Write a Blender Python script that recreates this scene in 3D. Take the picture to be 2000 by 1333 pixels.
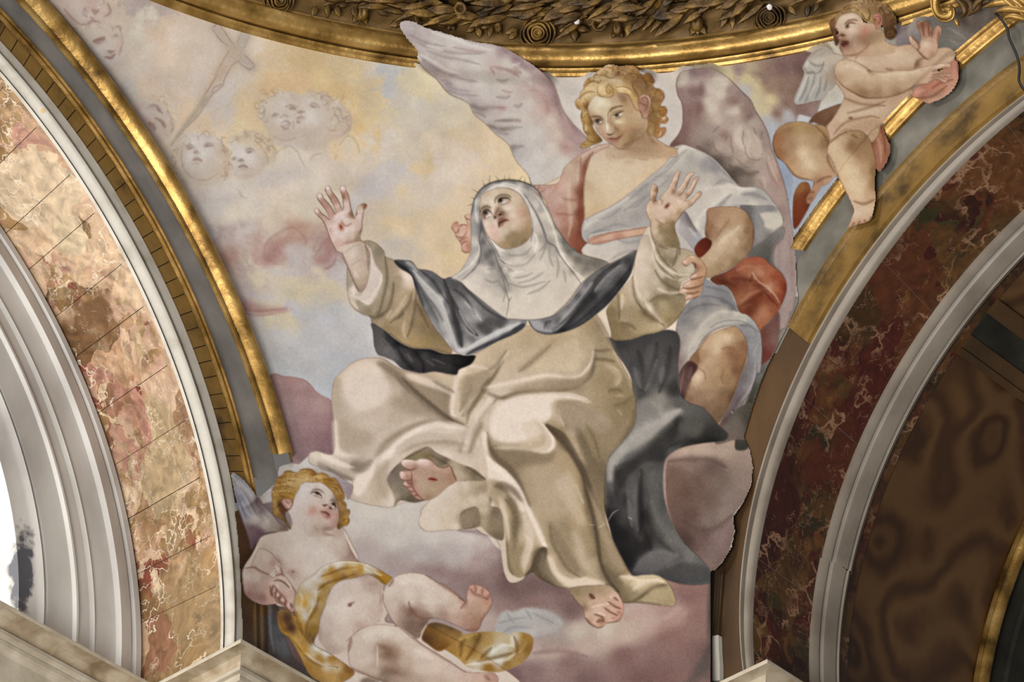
import bpy, bmesh, math, random
import numpy as np
from mathutils import Vector

for _o in list(bpy.data.objects): bpy.data.objects.remove(_o)
scene = bpy.context.scene
COL = scene.collection

# ------------------------------------------------------------------ camera
FPX = 8000.0; PITCH = math.radians(37.3); CAMZ = 1.6
cam = bpy.data.cameras.new('camera'); cam.sensor_width = 36.0; cam.lens = FPX / 2000 * 36
cam.clip_end = 200
camo = bpy.data.objects.new('camera', cam); COL.objects.link(camo)
camo.location = (0, 0, CAMZ); camo.rotation_euler = (math.pi / 2 + PITCH, 0, 0)
scene.camera = camo
# ------------------------------------------------------------------ light: daylight of the church, plus an added front fill
scene.view_settings.view_transform = 'Standard'; scene.view_settings.look = 'None'
scene.view_settings.gamma = 1; scene.view_settings.use_curve_mapping = False
scene.view_settings.exposure = -0.08
world = bpy.data.worlds.new('church_air'); scene.world = world; world.use_nodes = True
_b = world.node_tree.nodes['Background']; _b.inputs[0].default_value = (1.0, .95, .89, 1); _b.inputs[1].default_value = .16
def area(name, loc, target, size, power, col=(1, 1, 1)):
    l = bpy.data.lights.new(name, 'AREA'); l.shape = 'DISK'; l.size = size; l.energy = power; l.color = col
    o = bpy.data.objects.new(name, l); COL.objects.link(o); o.location = loc
    o.rotation_euler = (Vector(target) - Vector(loc)).to_track_quat('-Z', 'Y').to_euler(); return o
area('front_fill_light', (-4.5, 4.5, 3.8), (0, 20, 17), 7, 3900, (1, .985, .955))  # added fill low in front, standing in for light off the floor
area('nave_window_light', (-12, 8, 15.5), (-1, 20, 17), 4, 1350, (1, .98, .94))
area('dome_window_light', (-1.5, 12, 31), (0, 18, 17), 4, 1000, (1, .98, .94))
# ------------------------------------------------------------------ geometry of the crossing (metres)
CAM = np.array([0, 0, CAMZ]); Fv = np.array([0, math.cos(PITCH), math.sin(PITCH)])
Rv = np.array([1., 0, 0]); Uv = np.array([0, -math.sin(PITCH), math.cos(PITCH)])
def rays(x, y):
    x = np.asarray(x, float); y = np.asarray(y, float)
    return Fv + ((x - 1000) / FPX)[..., None] * Rv + ((666.5 - y) / FPX)[..., None] * Uv
def proj(p):
    d = np.atleast_2d(p) - CAM; z = d @ Fv; return np.c_[1000 + FPX * (d @ Rv) / z, 666.5 - FPX * (d @ Uv) / z]
H = 15.2
PL = np.array([-1.62785693, 20.82281442, H]); PR = np.array([1.53043558, 21.05068433, H])   # springing points of the two arches
_a = math.radians(47.6); U = np.array([math.cos(_a), math.sin(_a), 0]); V = np.array([-math.sin(_a), math.cos(_a), 0])
SC = np.array([.32979, 15.28033, 15.96567]); SR = 6.05614                                    # sphere of the pendentive
ZR = 19.3; RR = math.sqrt(SR ** 2 - (ZR - SC[2]) ** 2)                                       # ring of the dome
CL = dict(A=(-3.7036, -.1557, 4.3951), B=(-3.4966, -.0373, 3.9591), C=(-3.5293, .0272, 3.7051), E=(-3.5314, -.0062, 3.5127), F=(-3.7316, -.1838, 3.5656))
CR = dict(A=(2.9797, .0752, 3.9534), B=(2.9767, .1899, 3.6817), C=(2.7961, .3778, 3.1686), E=(2.8149, .2676, 2.9802), F=(2.9655, .1281, 3.0586))
def apt(side, c, th, n=0., d=0.):
    """point on an arch circle c=(x,z,r) at angle th; n = proud of the arch face, d = depth into the arch"""
    th = np.asarray(th, float)
    if side == 'L':
        x = c[0] + c[2] * np.cos(th); z = c[1] + c[2] * np.sin(th)
        return PL + x[..., None] * U + z[..., None] * np.array([0, 0, 1.]) - n * V + d * V
    x = c[0] - c[2] * np.cos(th); z = c[1] + c[2] * np.sin(th)
    return PR - x[..., None] * V + z[..., None] * np.array([0, 0, 1.]) - n * U + d * U
def mix(a, b, t): return tuple(a[i] * (1 - t) + b[i] * t for i in range(3))
def theta_at(side, c, py, px=None, n=0., d=0.):
    th = np.radians(np.linspace(-25, 120, 1500)); q = proj(apt(side, c, th, n, d))
    e = np.abs(q[:, 1] - py) if py is not None else np.abs(q[:, 0] - px)
    return th[e.argmin()]

# ------------------------------------------------------------------ materials
def mat(name):
    m = bpy.data.materials.new(name); m.use_nodes = True; nt = m.node_tree
    return m, nt, nt.nodes['Principled BSDF']
def N(nt, t, **kw):
    n = nt.nodes.new(t)
    for k, v in kw.items():
        if k.startswith('i_'): n.inputs[k[2:].replace('_', ' ')].default_value = v
        else: setattr(n, k, v)
    return n
def lin(h):
    c = [int(h[i:i + 2], 16) / 255 for i in (0, 2, 4)]
    return tuple(x / 12.92 if x <= .04045 else ((x + .055) / 1.055) ** 2.4 for x in c) + (1,)
def ramp(nt, stops, interp='LINEAR'):
    r = nt.nodes.new('ShaderNodeValToRGB'); r.color_ramp.interpolation = interp
    el = r.color_ramp.elements
    while len(el) < len(stops): el.new(.5)
    for e, (p, c) in zip(el, stops): e.position = p; e.color = lin(c) if isinstance(c, str) else c
    return r
def coords(nt, scale=(1, 1, 1), warp=0., wscale=3.):
    tc = nt.nodes.new('ShaderNodeTexCoord'); mp = N(nt, 'ShaderNodeMapping'); mp.inputs['Scale'].default_value = scale
    nt.links.new(tc.outputs['Object'], mp.inputs[0]); out = mp.outputs[0]
    if warp:
        no = N(nt, 'ShaderNodeTexNoise', i_Scale=wscale, i_Detail=4.0); nt.links.new(tc.outputs['Object'], no.inputs['Vector'])
        va = N(nt, 'ShaderNodeVectorMath', operation='MULTIPLY_ADD'); va.inputs[1].default_value = (warp,) * 3
        nt.links.new(no.outputs['Color'], va.inputs[0]); nt.links.new(out, va.inputs[2]); out = va.outputs[0]
    return out
def simple(name, stops, scale=6., detail=6., rough=.6, metal=0., bump=.0, stretch=(1, 1, 1), spec=.5, bscale=40., warp=0.):
    m, nt, b = mat(name); v = coords(nt, stretch, warp)
    no = N(nt, 'ShaderNodeTexNoise', i_Scale=scale, i_Detail=detail); nt.links.new(v, no.inputs['Vector'])
    r = ramp(nt, stops); nt.links.new(no.outputs['Fac'], r.inputs[0]); nt.links.new(r.outputs[0], b.inputs['Base Color'])
    b.inputs['Roughness'].default_value = rough; b.inputs['Metallic'].default_value = metal; b.inputs['Specular IOR Level'].default_value = spec
    if bump:
        n2 = N(nt, 'ShaderNodeTexNoise', i_Scale=bscale, i_Detail=4.0); nt.links.new(v, n2.inputs['Vector'])
        bp = N(nt, 'ShaderNodeBump', i_Strength=bump, i_Distance=.02); nt.links.new(n2.outputs['Fac'], bp.inputs['Height']); nt.links.new(bp.outputs[0], b.inputs['Normal'])
    return m
GOLD = simple('gilding', [(.3, '553c19'), (.45, '8f6d34'), (.6, 'b38e50'), (.75, 'c6a568')], 5, 8, .4, .62, .25, spec=.45, bscale=18)
GOLDB = simple('gilded_flat', [(.3, '43300f'), (.45, '7a5c28'), (.6, '8a6a32'), (.75, '7a581f')], 4, 8, .55, .2, .2)
GOLDD = simple('shaded_gilded_carving', [(.3, '2a1d0a'), (.5, '5c421a'), (.7, '8a6a30')], 9, 6, .5, .4, .3, bscale=30)  # dark gilding, deepened in colour for the shadows of the carving
GOLDF = simple('gilded_fascia', [(.3, '5f4826'), (.5, '84663c'), (.7, '987848')], 3.5, 8, .55, .25, .15)
GREY = simple('grey_painted_stone', [(.3, '6f6b68'), (.5, '817d79'), (.7, '918d88')], 3, 9, .7, 0, .08, (1, 1, 1), .3)
GREYR = simple('grey_plaster', [(.3, '5c5850'), (.5, '6e6a61'), (.72, '837e74')], 4, 9, .8, 0, .1, (1, 1, 1), .2)
WHITE = simple('white_marble', [(.3, 'a09b96'), (.5, 'b9b4ae'), (.7, 'c6c2bc')], 2.2, 9, .45, 0, .04, (1, 1, .5), .4)
def stained():
    m = simple('stained_marble', [(.3, 'a09b96'), (.5, 'b9b4ae'), (.7, 'c6c2bc')], 2.2, 9, .45, 0, .04, (1, 1, .5), .4); nt = m.node_tree; b = nt.nodes['Principled BSDF']
    src = b.inputs['Base Color'].links[0].from_socket; tc = nt.nodes.new('ShaderNodeTexCoord'); mp = N(nt, 'ShaderNodeMapping'); mp.name = 'stain_place'
    nt.links.new(tc.outputs['Object'], mp.inputs[0]); no = N(nt, 'ShaderNodeTexNoise', i_Scale=14., i_Detail=5.0); nt.links.new(tc.outputs['Object'], no.inputs['Vector'])
    ln = N(nt, 'ShaderNodeVectorMath', operation='LENGTH'); nt.links.new(mp.outputs[0], ln.inputs[0])
    ad = N(nt, 'ShaderNodeMath', operation='MULTIPLY_ADD'); nt.links.new(no.outputs['Fac'], ad.inputs[0]); ad.inputs[1].default_value = 1.3; nt.links.new(ln.outputs['Value'], ad.inputs[2])
    r = ramp(nt, [(1.28 / 2, (1, 1, 1, 1)), (1.62 / 2, (0, 0, 0, 1))]); hf = N(nt, 'ShaderNodeMath', operation='MULTIPLY'); hf.inputs[1].default_value = .5; nt.links.new(ad.outputs[0], hf.inputs[0]); nt.links.new(hf.outputs[0], r.inputs[0])
    mx = N(nt, 'ShaderNodeMix', data_type='RGBA'); nt.links.new(r.outputs[0], mx.inputs[0]); nt.links.new(src, mx.inputs[6]); mx.inputs[7].default_value = lin('4a4a50'); nt.links.new(mx.outputs[2], b.inputs['Base Color'])
    return m
WHITES = stained()
STUCCO = simple('worn_white_stucco', [(.3, 'a39a8a'), (.48, 'bdb6aa'), (.70, 'c6c0b5'), (.73, 'c9ab70')], 5, 7, .6, 0, .1)
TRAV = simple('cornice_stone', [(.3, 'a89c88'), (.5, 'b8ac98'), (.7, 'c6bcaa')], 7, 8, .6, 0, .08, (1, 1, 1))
BEIGE = simple('shaded_beige_stone', [(.3, '766b5f'), (.5, '897e71'), (.7, '958a7c')], 3, 8, .5, 0, .05)  # white stone of the right arch, its shade put into the tone
TRAVS = simple('veined_shaded_stone', [(.3, '7d6a50'), (.45, '9c8a70'), (.6, 'b3a48c'), (.75, 'c0b39c')], 6, 9, .55, 0, .1, warp=.2)  # brown-veined, stained cove with its shade added to the tone
BROWN = simple('brown_paint_and_shaded_gilding', [(.3, '33220f'), (.5, '463017'), (.7, '543a1d')], 3, 8, .55, 0, .06, (1, 1, .4))
BLACKM = simple('black_cable', [(.3, '0c0c0c'), (.7, '1a1a1a')], 9, 2, .6)
JOINT_SHADE = simple('dark_recess', [(.3, '1f160c'), (.7, '33240f')], 9, 2, .8)  # dark joints and fillet; also shade painted into the garland core
def breccia(name, pal, vein, veinw, big=2.6, rough=.28, vs=1.6, mixlo=.44):
    m, nt, b = mat(name); v = coords(nt, (1, 1, .62), .55, 2.2)
    vo = N(nt, 'ShaderNodeTexVoronoi', i_Scale=big); nt.links.new(v, vo.inputs['Vector'])
    sp = nt.nodes.new('ShaderNodeSeparateColor'); nt.links.new(vo.outputs['Color'], sp.inputs[0])
    r1 = ramp(nt, pal); nt.links.new(sp.outputs[0], r1.inputs[0])
    v2 = coords(nt, (1, 1, .6), .9, 4.)
    vb = N(nt, 'ShaderNodeTexVoronoi', i_Scale=big * 3.2); nt.links.new(v2, vb.inputs['Vector'])
    s2 = nt.nodes.new('ShaderNodeSeparateColor'); nt.links.new(vb.outputs['Color'], s2.inputs[0])
    r2 = ramp(nt, pal); nt.links.new(s2.outputs[1], r2.inputs[0])
    nm = N(nt, 'ShaderNodeTexNoise', i_Scale=2.1, i_Detail=3.0); nt.links.new(v, nm.inputs['Vector'])
    rm = ramp(nt, [(mixlo, (0, 0, 0, 1)), (mixlo + .12, (1, 1, 1, 1))]); nt.links.new(nm.outputs['Fac'], rm.inputs[0])
    mx = N(nt, 'ShaderNodeMix', data_type='RGBA'); nt.links.new(rm.outputs[0], mx.inputs[0]); nt.links.new(r1.outputs[0], mx.inputs[6]); nt.links.new(r2.outputs[0], mx.inputs[7])
    # cloudy tone inside the clasts
    nc = N(nt, 'ShaderNodeTexNoise', i_Scale=14., i_Detail=8.0); nt.links.new(v, nc.inputs['Vector'])
    rc = ramp(nt, [(.3, (.6, .6, .6, 1)), (.7, (1.25, 1.25, 1.25, 1))]); nt.links.new(nc.outputs['Fac'], rc.inputs[0])
    ml = N(nt, 'ShaderNodeMix', data_type='RGBA', blend_type='MULTIPLY'); ml.inputs[0].default_value = 1; nt.links.new(mx.outputs[2], ml.inputs[6]); nt.links.new(rc.outputs[0], ml.inputs[7])
    # veins: cell borders broken by noise
    v3 = coords(nt, (1, 1, .55), .7, 5.)
    ve = N(nt, 'ShaderNodeTexVoronoi', feature='DISTANCE_TO_EDGE', i_Scale=big * vs); nt.links.new(v3, ve.inputs['Vector'])
    rv = ramp(nt, [(0., (1, 1, 1, 1)), (veinw, (0, 0, 0, 1))]); nt.links.new(ve.outputs['Distance'], rv.inputs[0])
    nk = N(nt, 'ShaderNodeTexNoise', i_Scale=3.3, i_Detail=2.0); nt.links.new(v, nk.inputs['Vector'])
    rk = ramp(nt, [(.46, (0, 0, 0, 1)), (.6, (1, 1, 1, 1))]); nt.links.new(nk.outputs['Fac'], rk.inputs[0])
    mm = N(nt, 'ShaderNodeMath', operation='MULTIPLY'); nt.links.new(rv.outputs[0], mm.inputs[0]); nt.links.new(rk.outputs[0], mm.inputs[1])
    mv = N(nt, 'ShaderNodeMix', data_type='RGBA'); nt.links.new(mm.outputs[0], mv.inputs[0]); nt.links.new(ml.outputs[2], mv.inputs[6]); mv.inputs[7].default_value = lin(vein)
    # fine bright flecks
    v5 = coords(nt, (1, 1, .4), .5, 7.)
    vf = N(nt, 'ShaderNodeTexVoronoi', feature='DISTANCE_TO_EDGE', i_Scale=big * 5.); nt.links.new(v5, vf.inputs['Vector'])
    rf = ramp(nt, [(0., (.7, .7, .7, 1)), (veinw * .9, (0, 0, 0, 1))]); nt.links.new(vf.outputs['Distance'], rf.inputs[0])
    ng = N(nt, 'ShaderNodeTexNoise', i_Scale=5., i_Detail=3.0); nt.links.new(v2, ng.inputs['Vector'])
    rg = ramp(nt, [(.52, (0, 0, 0, 1)), (.62, (1, 1, 1, 1))]); nt.links.new(ng.outputs['Fac'], rg.inputs[0])
    mg = N(nt, 'ShaderNodeMath', operation='MULTIPLY'); nt.links.new(rf.outputs[0], mg.inputs[0]); nt.links.new(rg.outputs[0], mg.inputs[1])
    mf = N(nt, 'ShaderNodeMix', data_type='RGBA'); nt.links.new(mg.outputs[0], mf.inputs[0]); nt.links.new(mv.outputs[2], mf.inputs[6]); mf.inputs[7].default_value = lin(vein)
    nt.links.new(mf.outputs[2], b.inputs['Base Color']); b.inputs['Roughness'].default_value = rough
    return m
BREC_L = breccia('lit_rosy_breccia', [(0., '6d4f34'), (.14, '96764e'), (.28, 'b08c6e'), (.4, 'c9b092'), (.5, 'b3927a'), (.6, 'a06f60'), (.7, 'c6b294'), (.8, '866a44'), (.92, '7a3a2e'), (1., '94805c')], 'ddceb8', .03, 2.4, mixlo=.5)  # rosy stone, paler with the light on this soffit in its palette
BREC_R = breccia('shaded_red_breccia', [(0., '1f0d08'), (.14, '40160f'), (.28, '511d12'), (.4, '5c3d1c'), (.52, '422a12'), (.64, '332914'), (.76, '66431f'), (.88, '4a160f'), (1., '332f16')], '9c765a', .045, 2.0, .35, vs=1.0, mixlo=.48)  # dark red stone, palette darkened further for the unlit soffit
def alabaster():
    m, nt, b = mat('brown_alabaster'); v = coords(nt, (1, 1, .8), .35, 1.6)
    vo = N(nt, 'ShaderNodeTexVoronoi', i_Scale=1.9); vo.feature = 'SMOOTH_F1'; nt.links.new(v, vo.inputs['Vector'])
    no = N(nt, 'ShaderNodeTexNoise', i_Scale=5., i_Detail=6.0); nt.links.new(v, no.inputs['Vector'])
    ad = N(nt, 'ShaderNodeMath', operation='MULTIPLY_ADD'); nt.links.new(vo.outputs['Distance'], ad.inputs[0]); ad.inputs[1].default_value = 12.; nt.links.new(no.outputs['Fac'], ad.inputs[2])
    sn = N(nt, 'ShaderNodeMath', operation='SINE'); m2 = N(nt, 'ShaderNodeMath', operation='MULTIPLY'); nt.links.new(ad.outputs[0], m2.inputs[0]); m2.inputs[1].default_value = 2.6; nt.links.new(m2.outputs[0], sn.inputs[0])
    r1 = ramp(nt, [(.0, '3f2612'), (.5, '503419'), (1., '5f4224')]); ma = N(nt, 'ShaderNodeMapRange'); ma.inputs[1].default_value = -1; nt.links.new(sn.outputs[0], ma.inputs[0]); nt.links.new(ma.outputs[0], r1.inputs[0])
    rd = ramp(nt, [(.08, (.5, .44, .42, 1)), (.5, (1, 1, 1, 1))]); nt.links.new(vo.outputs['Distance'], rd.inputs[0])
    ml = N(nt, 'ShaderNodeMix', data_type='RGBA', blend_type='MULTIPLY'); ml.inputs[0].default_value = 1; nt.links.new(r1.outputs[0], ml.inputs[6]); nt.links.new(rd.outputs[0], ml.inputs[7])
    nt.links.new(ml.outputs[2], b.inputs['Base Color']); b.inputs['Roughness'].default_value = .4; return m
ALAB = alabaster()
def emis(name, col, s):
    m, nt, b = mat(name); b.inputs['Base Color'].default_value = (0, 0, 0, 1); b.inputs['Emission Color'].default_value = col; b.inputs['Emission Strength'].default_value = s; return m
# ------------------------------------------------------------------ mesh helpers
def tag(o, label=None, cat=None, group=None, kind=None):
    if label: o['label'] = label
    if cat: o['category'] = cat
    if group: o['group'] = group
    if kind: o['kind'] = kind
    return o
def mesh(name, vs, fs, m, parent=None, smooth=True):
    me = bpy.data.meshes.new(name); me.from_pydata([tuple(v) for v in vs], [], [tuple(f) for f in fs]); me.validate()
    if m: me.materials.append(m)
    if smooth: me.polygons.foreach_set('use_smooth', [True] * len(me.polygons))
    o = bpy.data.objects.new(name, me); COL.objects.link(o)
    if parent: o.parent = parent
    return o
def empty(name, loc=(0, 0, 0)):
    o = bpy.data.objects.new(name, None); COL.objects.link(o); o.location = loc; o.empty_display_size = .2; return o
def gridfaces(n, m, off=0):
    return [(off + i * m + j, off + i * m + j + 1, off + (i + 1) * m + j + 1, off + (i + 1) * m + j) for i in range(n - 1) for j in range(m - 1)]
def crease(o, ang=35):
    me = o.data
    if hasattr(me, 'set_sharp_from_angle'): me.set_sharp_from_angle(angle=math.radians(ang))
    return o
def sweep(name, side, rings, th, m, parent=None, flip=False):
    """rings: (circle, n, d) from the outside in, swept over the angles th"""
    P = np.stack([apt(side, c, th, n, d) for (c, n, d) in rings], 1)          # th x ring
    vs = P.reshape(-1, 3); k = len(rings); fs = gridfaces(len(th), k)
    if flip: fs = [f[::-1] for f in fs]
    return crease(mesh(name, vs, fs, m, parent))
def roundprof(a, b, n0, h, k=9):
    """half-round bead between two circles"""
    out = []
    for i in range(k):
        t = i / (k - 1); out.append((mix(a, b, t), n0 + h * math.sin(math.pi * t) ** .8, 0.))
    return out
R2 = math.radians
# ------------------------------------------------------------------ left arch
def struct(o, label, cat): return tag(o, label, cat, None, 'structure')
thA_end = theta_at('L', CL['A'], 902); thC_end = theta_at('L', CL['C'], 985)
thL = np.linspace(thA_end, R2(118), 150)
A_, B_, C_, E_, F_ = (CL[k] for k in 'ABCEF')
g = mix(A_, B_, .12); h_ = mix(A_, B_, .2); i_ = mix(A_, B_, .82); j_ = mix(A_, B_, .9)
rings = [(mix(A_, B_, -.03), -.03, 0), (A_, .012, 0), (g, .03, 0), (h_, .008, 0)] + roundprof(h_, i_, .01, .075, 11) + [(j_, .028, 0), (mix(A_, B_, .97), .022, 0), (B_, -.01, 0)]
struct(sweep('trim_1', 'L', rings, thL, GOLD), 'gilded rounded moulding curving between the fresco and the grey band of the left arch', 'moulding')
thG = np.linspace(theta_at('L', B_, 960), R2(118), 140)
struct(sweep('trim_2', 'L', [(mix(A_, B_, .95), 0, 0), (mix(B_, C_, .5), 0, 0), (mix(C_, B_, .02), 0, 0)], thG, GREY), 'flat grey-blue stone band of the left arch between two gilded mouldings', 'moulding')
thB = np.linspace(thC_end, R2(118), 140)
rr = [(mix(C_, E_, -.06), -.01, 0), (mix(C_, E_, -.02), .02, 0)] + [(mix(C_, E_, t), n, 0) for t, n in ((.02, .034), (.06, .034), (.08, .014), (.13, .014), (.15, .026), (.2, .026), (.22, .004))]
struct(sweep('trim_3', 'L', rr, thB, GOLD), 'thin stepped gilded fillets beside the ochre band of the left arch', 'moulding')
# ochre gilded band in pieces with dark joints
tg = empty('trim_4', tuple(apt('L', E_, np.array(R2(30))))); struct(tg, 'flat ochre gilded band of short pieces with dark joints, left arch', 'moulding')
def child(o, p): o.parent = p; o.matrix_parent_inverse = p.matrix_basis.inverted(); return o
edges = []
t = thC_end; rnd = random.Random(3)
while t < R2(116): edges.append(t); t += R2(1.75) * (1 + .25 * (rnd.random() - .5))
for k in range(len(edges) - 1):
    w = R2(.05); tt = np.linspace(edges[k] + w, edges[k + 1] - w, 4); n = .004 + .003 * rnd.random()
    child(sweep('gilded_piece', 'L', [(mix(C_, E_, .22), n - .02, 0), (mix(C_, E_, .23), n, 0), (mix(C_, E_, .98), n, 0), (mix(C_, E_, .99), n - .02, 0)], tt, GOLDB), tg)
child(sweep('joint_backing', 'L', [(mix(C_, E_, .2), -.004, 0), (E_, -.004, 0)], np.linspace(thC_end, R2(118), 120), JOINT_SHADE), tg)
# white stone edge roll
thW = np.linspace(R2(-4), R2(118), 170)
rr = [(mix(E_, F_, -.03), -.02, 0), (E_, .02, 0), (mix(E_, F_, .34), .02, 0), (mix(E_, F_, .36), -.05, 0), (mix(E_, F_, .46), -.05, 0), (mix(E_, F_, .48), .004, 0)] + [(mix(E_, F_, .48 + .4 * q / 8), .004 + .045 * math.sin(math.pi * q / 8), 0) for q in range(1, 9)] + [(mix(E_, F_, .9), -.06, 0), (mix(E_, F_, .96), -.06, 0), (F_, .004, 0), (F_, .0, .02)]
struct(sweep('trim_5', 'L', rr, thW, STUCCO), 'worn white stone roll edging the rosy marble soffit of the left arch', 'moulding')
# soffit slabs of rosy breccia
DL = .75
GL = (-3.54, -.10, 3.40)
wl = empty('wall_left', tuple(apt('L', F_, np.array(R2(20)), 0, .3))); struct(wl, 'soffit of the left arch faced with polished rosy breccia slabs', 'arch soffit')
ths = [R2(-6)] + sorted(theta_at('L', F_, y) for y in (1140, 1040, 926, 815, 706, 592, 508, 409, 333, 240, 160)) + [R2(x) for x in (72, 80, 90, 102, 118)]
ths = sorted(ths)
for k in range(len(ths) - 1):
    a0, a1 = ths[k] + R2(.035), ths[k + 1] - R2(.035); tt = np.linspace(a0, a1, 14); e = .003 * rnd.random()
    rg = [(F_, -.02, 0), (tuple(mix(F_, GL, .0)), -.02 - .0, .0)]
    L = []
    for q in range(9):
        s = q / 8; c = mix(F_, GL, s); L.append(((c[0], c[1], c[2] + e), 0, .012 + s * (DL - .012)))
    L = [((L[0][0][0], L[0][0][1], L[0][0][2] + .02), 0, L[0][2])] + L
    o = sweep('marble_slab', 'L', L, tt, BREC_L); child(o, wl)
child(sweep('joint_mortar', 'L', [((F_[0], F_[1], F_[2] + .012), 0, .0), ((GL[0], GL[1], GL[2] + .012), 0, DL)], np.linspace(R2(-6), R2(118), 90), JOINT_SHADE), wl)
# inner white archivolt, stepped profile
def rad_at(px, py, d):
    r = rays(px, py); n = V; t = ((PL + d * V - CAM) @ n) / (r @ n); P = CAM + r * t; return math.hypot((P - PL) @ U - GL[0], P[2] - H - GL[1])
prof = []
for px, n in ((275, .0), (268, .035), (258, .035), (254, .012), (250, .03), (228, .045), (224, .01), (214, .0), (184, -.005), (181, .02), (175, .0), (150, .0), (147, .03), (143, .03), (140, .005), (92, .0), (87, -.03), (80, .02), (74, .0), (68, -.01), (34, -.01), (33, -.30)):
    prof.append(((GL[0], GL[1], rad_at(px, 1235, DL)), n, DL))
prof = [((GL[0], GL[1], GL[2] + .03), 0, DL)] + prof
struct(sweep('trim_6', 'L', prof, np.linspace(R2(-10), R2(118), 150), WHITES), 'grey-white marble archivolt with many stepped mouldings inside the left arch', 'archivolt')
rin = prof[-1][0][2]
_r = rays(44, 1120); _t = ((PL + DL * V - CAM) @ V) / (_r @ V); _p = CAM + _r * _t        # smoke stain beside the window
_mp = WHITES.node_tree.nodes['stain_place']; _mp.inputs['Scale'].default_value = (9., 9., 2.6); _mp.inputs['Location'].default_value = (-_p[0] * 9., -_p[1] * 9., -_p[2] * 2.6)
# bright window behind the archivolt
tw = np.linspace(R2(-25), R2(118), 60)
vs = list(apt('L', (GL[0], GL[1], rin + .05), tw, 0, DL + .22)); c0 = PL + GL[0] * U + np.array([0, 0, GL[1]]) + (DL + .22) * V
vs.append(c0); fs = [(k, k + 1, len(vs) - 1) for k in range(len(tw) - 1)]
wn = mesh('window_1', vs, fs, emis('daylight_glass', (1, .98, .93, 1), 3.0)); struct(wn, 'overexposed daylight window beyond the left arch', 'window')
# ------------------------------------------------------------------ right arch
A2, B2, C2, E2, F2 = (CR[k] for k in 'ABCEF')
t_end = theta_at('R', mix(A2, B2, .5), None, 1551)
thr = np.linspace(t_end, R2(112), 120)
g = mix(A2, B2, .12); h_ = mix(A2, B2, .22); i_ = mix(A2, B2, .8); j_ = mix(A2, B2, .9)
rings = [(mix(A2, B2, -.04), -.03, 0), (A2, .01, 0), (g, .03, 0), (h_, .008, 0)] + roundprof(h_, i_, .01, .042, 11) + [(j_, .026, 0), (mix(A2, B2, .97), .02, 0), (B2, -.01, 0)]
struct(sweep('trim_7', 'R', rings, thr, GOLD, flip=True), 'gilded rounded moulding slanting behind the small putto at the upper right', 'moulding')
thq = np.linspace(theta_at('R', C2, 690), R2(112), 120)
struct(sweep('trim_8', 'R', [(mix(A2, B2, .9), -.002, 0), (mix(B2, C2, .5), -.002, 0), (mix(C2, B2, .0), -.002, 0)], thq, GREYR, flip=True), 'rough grey plaster band of the right arch under the gilded moulding', 'moulding')
tsp = theta_at('R', C2, 640)
rr = [(mix(C2, E2, -.04), -.01, 0), (mix(C2, E2, .0), .02, 0), (mix(C2, E2, .1), .028, 0), (mix(C2, E2, .14), .006, 0), (mix(C2, E2, .16), .002, 0), (mix(C2, E2, .74), .002, 0), (mix(C2, E2, .76), .012, 0), (mix(C2, E2, .86), .012, 0), (mix(C2, E2, .88), -.01, 0), (mix(C2, E2, 1.02), -.01, 0)]
struct(sweep('trim_9', 'R', rr, np.linspace(tsp, R2(112), 110), GOLDB, flip=True), 'flat ochre gilded band along the upper right arch', 'moulding')
rr2 = [(mix(C2, E2, -.5), -.012, 0), (mix(C2, E2, .0), -.004, 0), (mix(C2, E2, .74), -.004, 0), (mix(C2, E2, .76), .006, 0), (mix(C2, E2, 1.02), .006, 0)]
struct(sweep('trim_10', 'R', rr2, np.linspace(R2(-12), tsp, 60), BROWN, flip=True), 'plain dark brown painted band of the lower right arch beside the clouds', 'moulding')
rr = [(mix(E2, F2, -.1), -.02, 0), (E2, .01, 0), (mix(E2, F2, .12), .022, 0), (mix(E2, F2, .24), .022, 0), (mix(E2, F2, .28), -.05, 0), (mix(E2, F2, .42), -.05, 0), (mix(E2, F2, .44), .006, 0), (mix(E2, F2, .56), .02, 0), (mix(E2, F2, .72), .03, 0), (mix(E2, F2, .9), .02, 0), (F2, 0, 0), (F2, 0, .03)]
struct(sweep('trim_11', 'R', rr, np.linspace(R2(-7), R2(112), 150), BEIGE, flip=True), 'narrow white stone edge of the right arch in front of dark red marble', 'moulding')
DR = .6
GR = (2.8607, .1344, 2.9645)
wr = empty('wall_right', tuple(apt('R', F2, np.array(R2(20)), 0, .3))); struct(wr, 'soffit of the right arch faced with dark red breccia, darkened further for its shade', 'arch soffit')
tj = [R2(x) for x in (-10, 12, 33, 52, 74, 95, 112)]
for k in range(len(tj) - 1):
    L = []
    for q in range(8):
        s = q / 7; c = mix(F2, GR, s); L.append(((c[0], c[1], c[2] + .002 * rnd.random()), 0, .012 + s * (DR - .012)))
    L = [((L[0][0][0], L[0][0][1], L[0][0][2] + .02), 0, L[0][2])] + L
    child(sweep('marble_slab', 'R', L, np.linspace(tj[k] + R2(.01), tj[k + 1] - R2(.01), 26), BREC_R, flip=True), wr)
# white rib across the soffit: raised band with mouldings, in two lengths (a crack between them)
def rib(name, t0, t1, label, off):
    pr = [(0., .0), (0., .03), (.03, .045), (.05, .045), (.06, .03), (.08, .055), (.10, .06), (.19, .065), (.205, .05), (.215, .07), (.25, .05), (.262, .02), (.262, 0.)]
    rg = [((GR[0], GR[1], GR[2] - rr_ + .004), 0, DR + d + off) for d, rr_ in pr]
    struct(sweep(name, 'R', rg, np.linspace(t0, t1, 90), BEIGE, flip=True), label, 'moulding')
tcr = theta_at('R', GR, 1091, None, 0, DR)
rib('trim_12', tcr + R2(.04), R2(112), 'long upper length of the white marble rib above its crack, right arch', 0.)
rib('trim_13', R2(-12), tcr - R2(.04), 'short lower length of the white marble rib below its crack, right arch', -.012)
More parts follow.
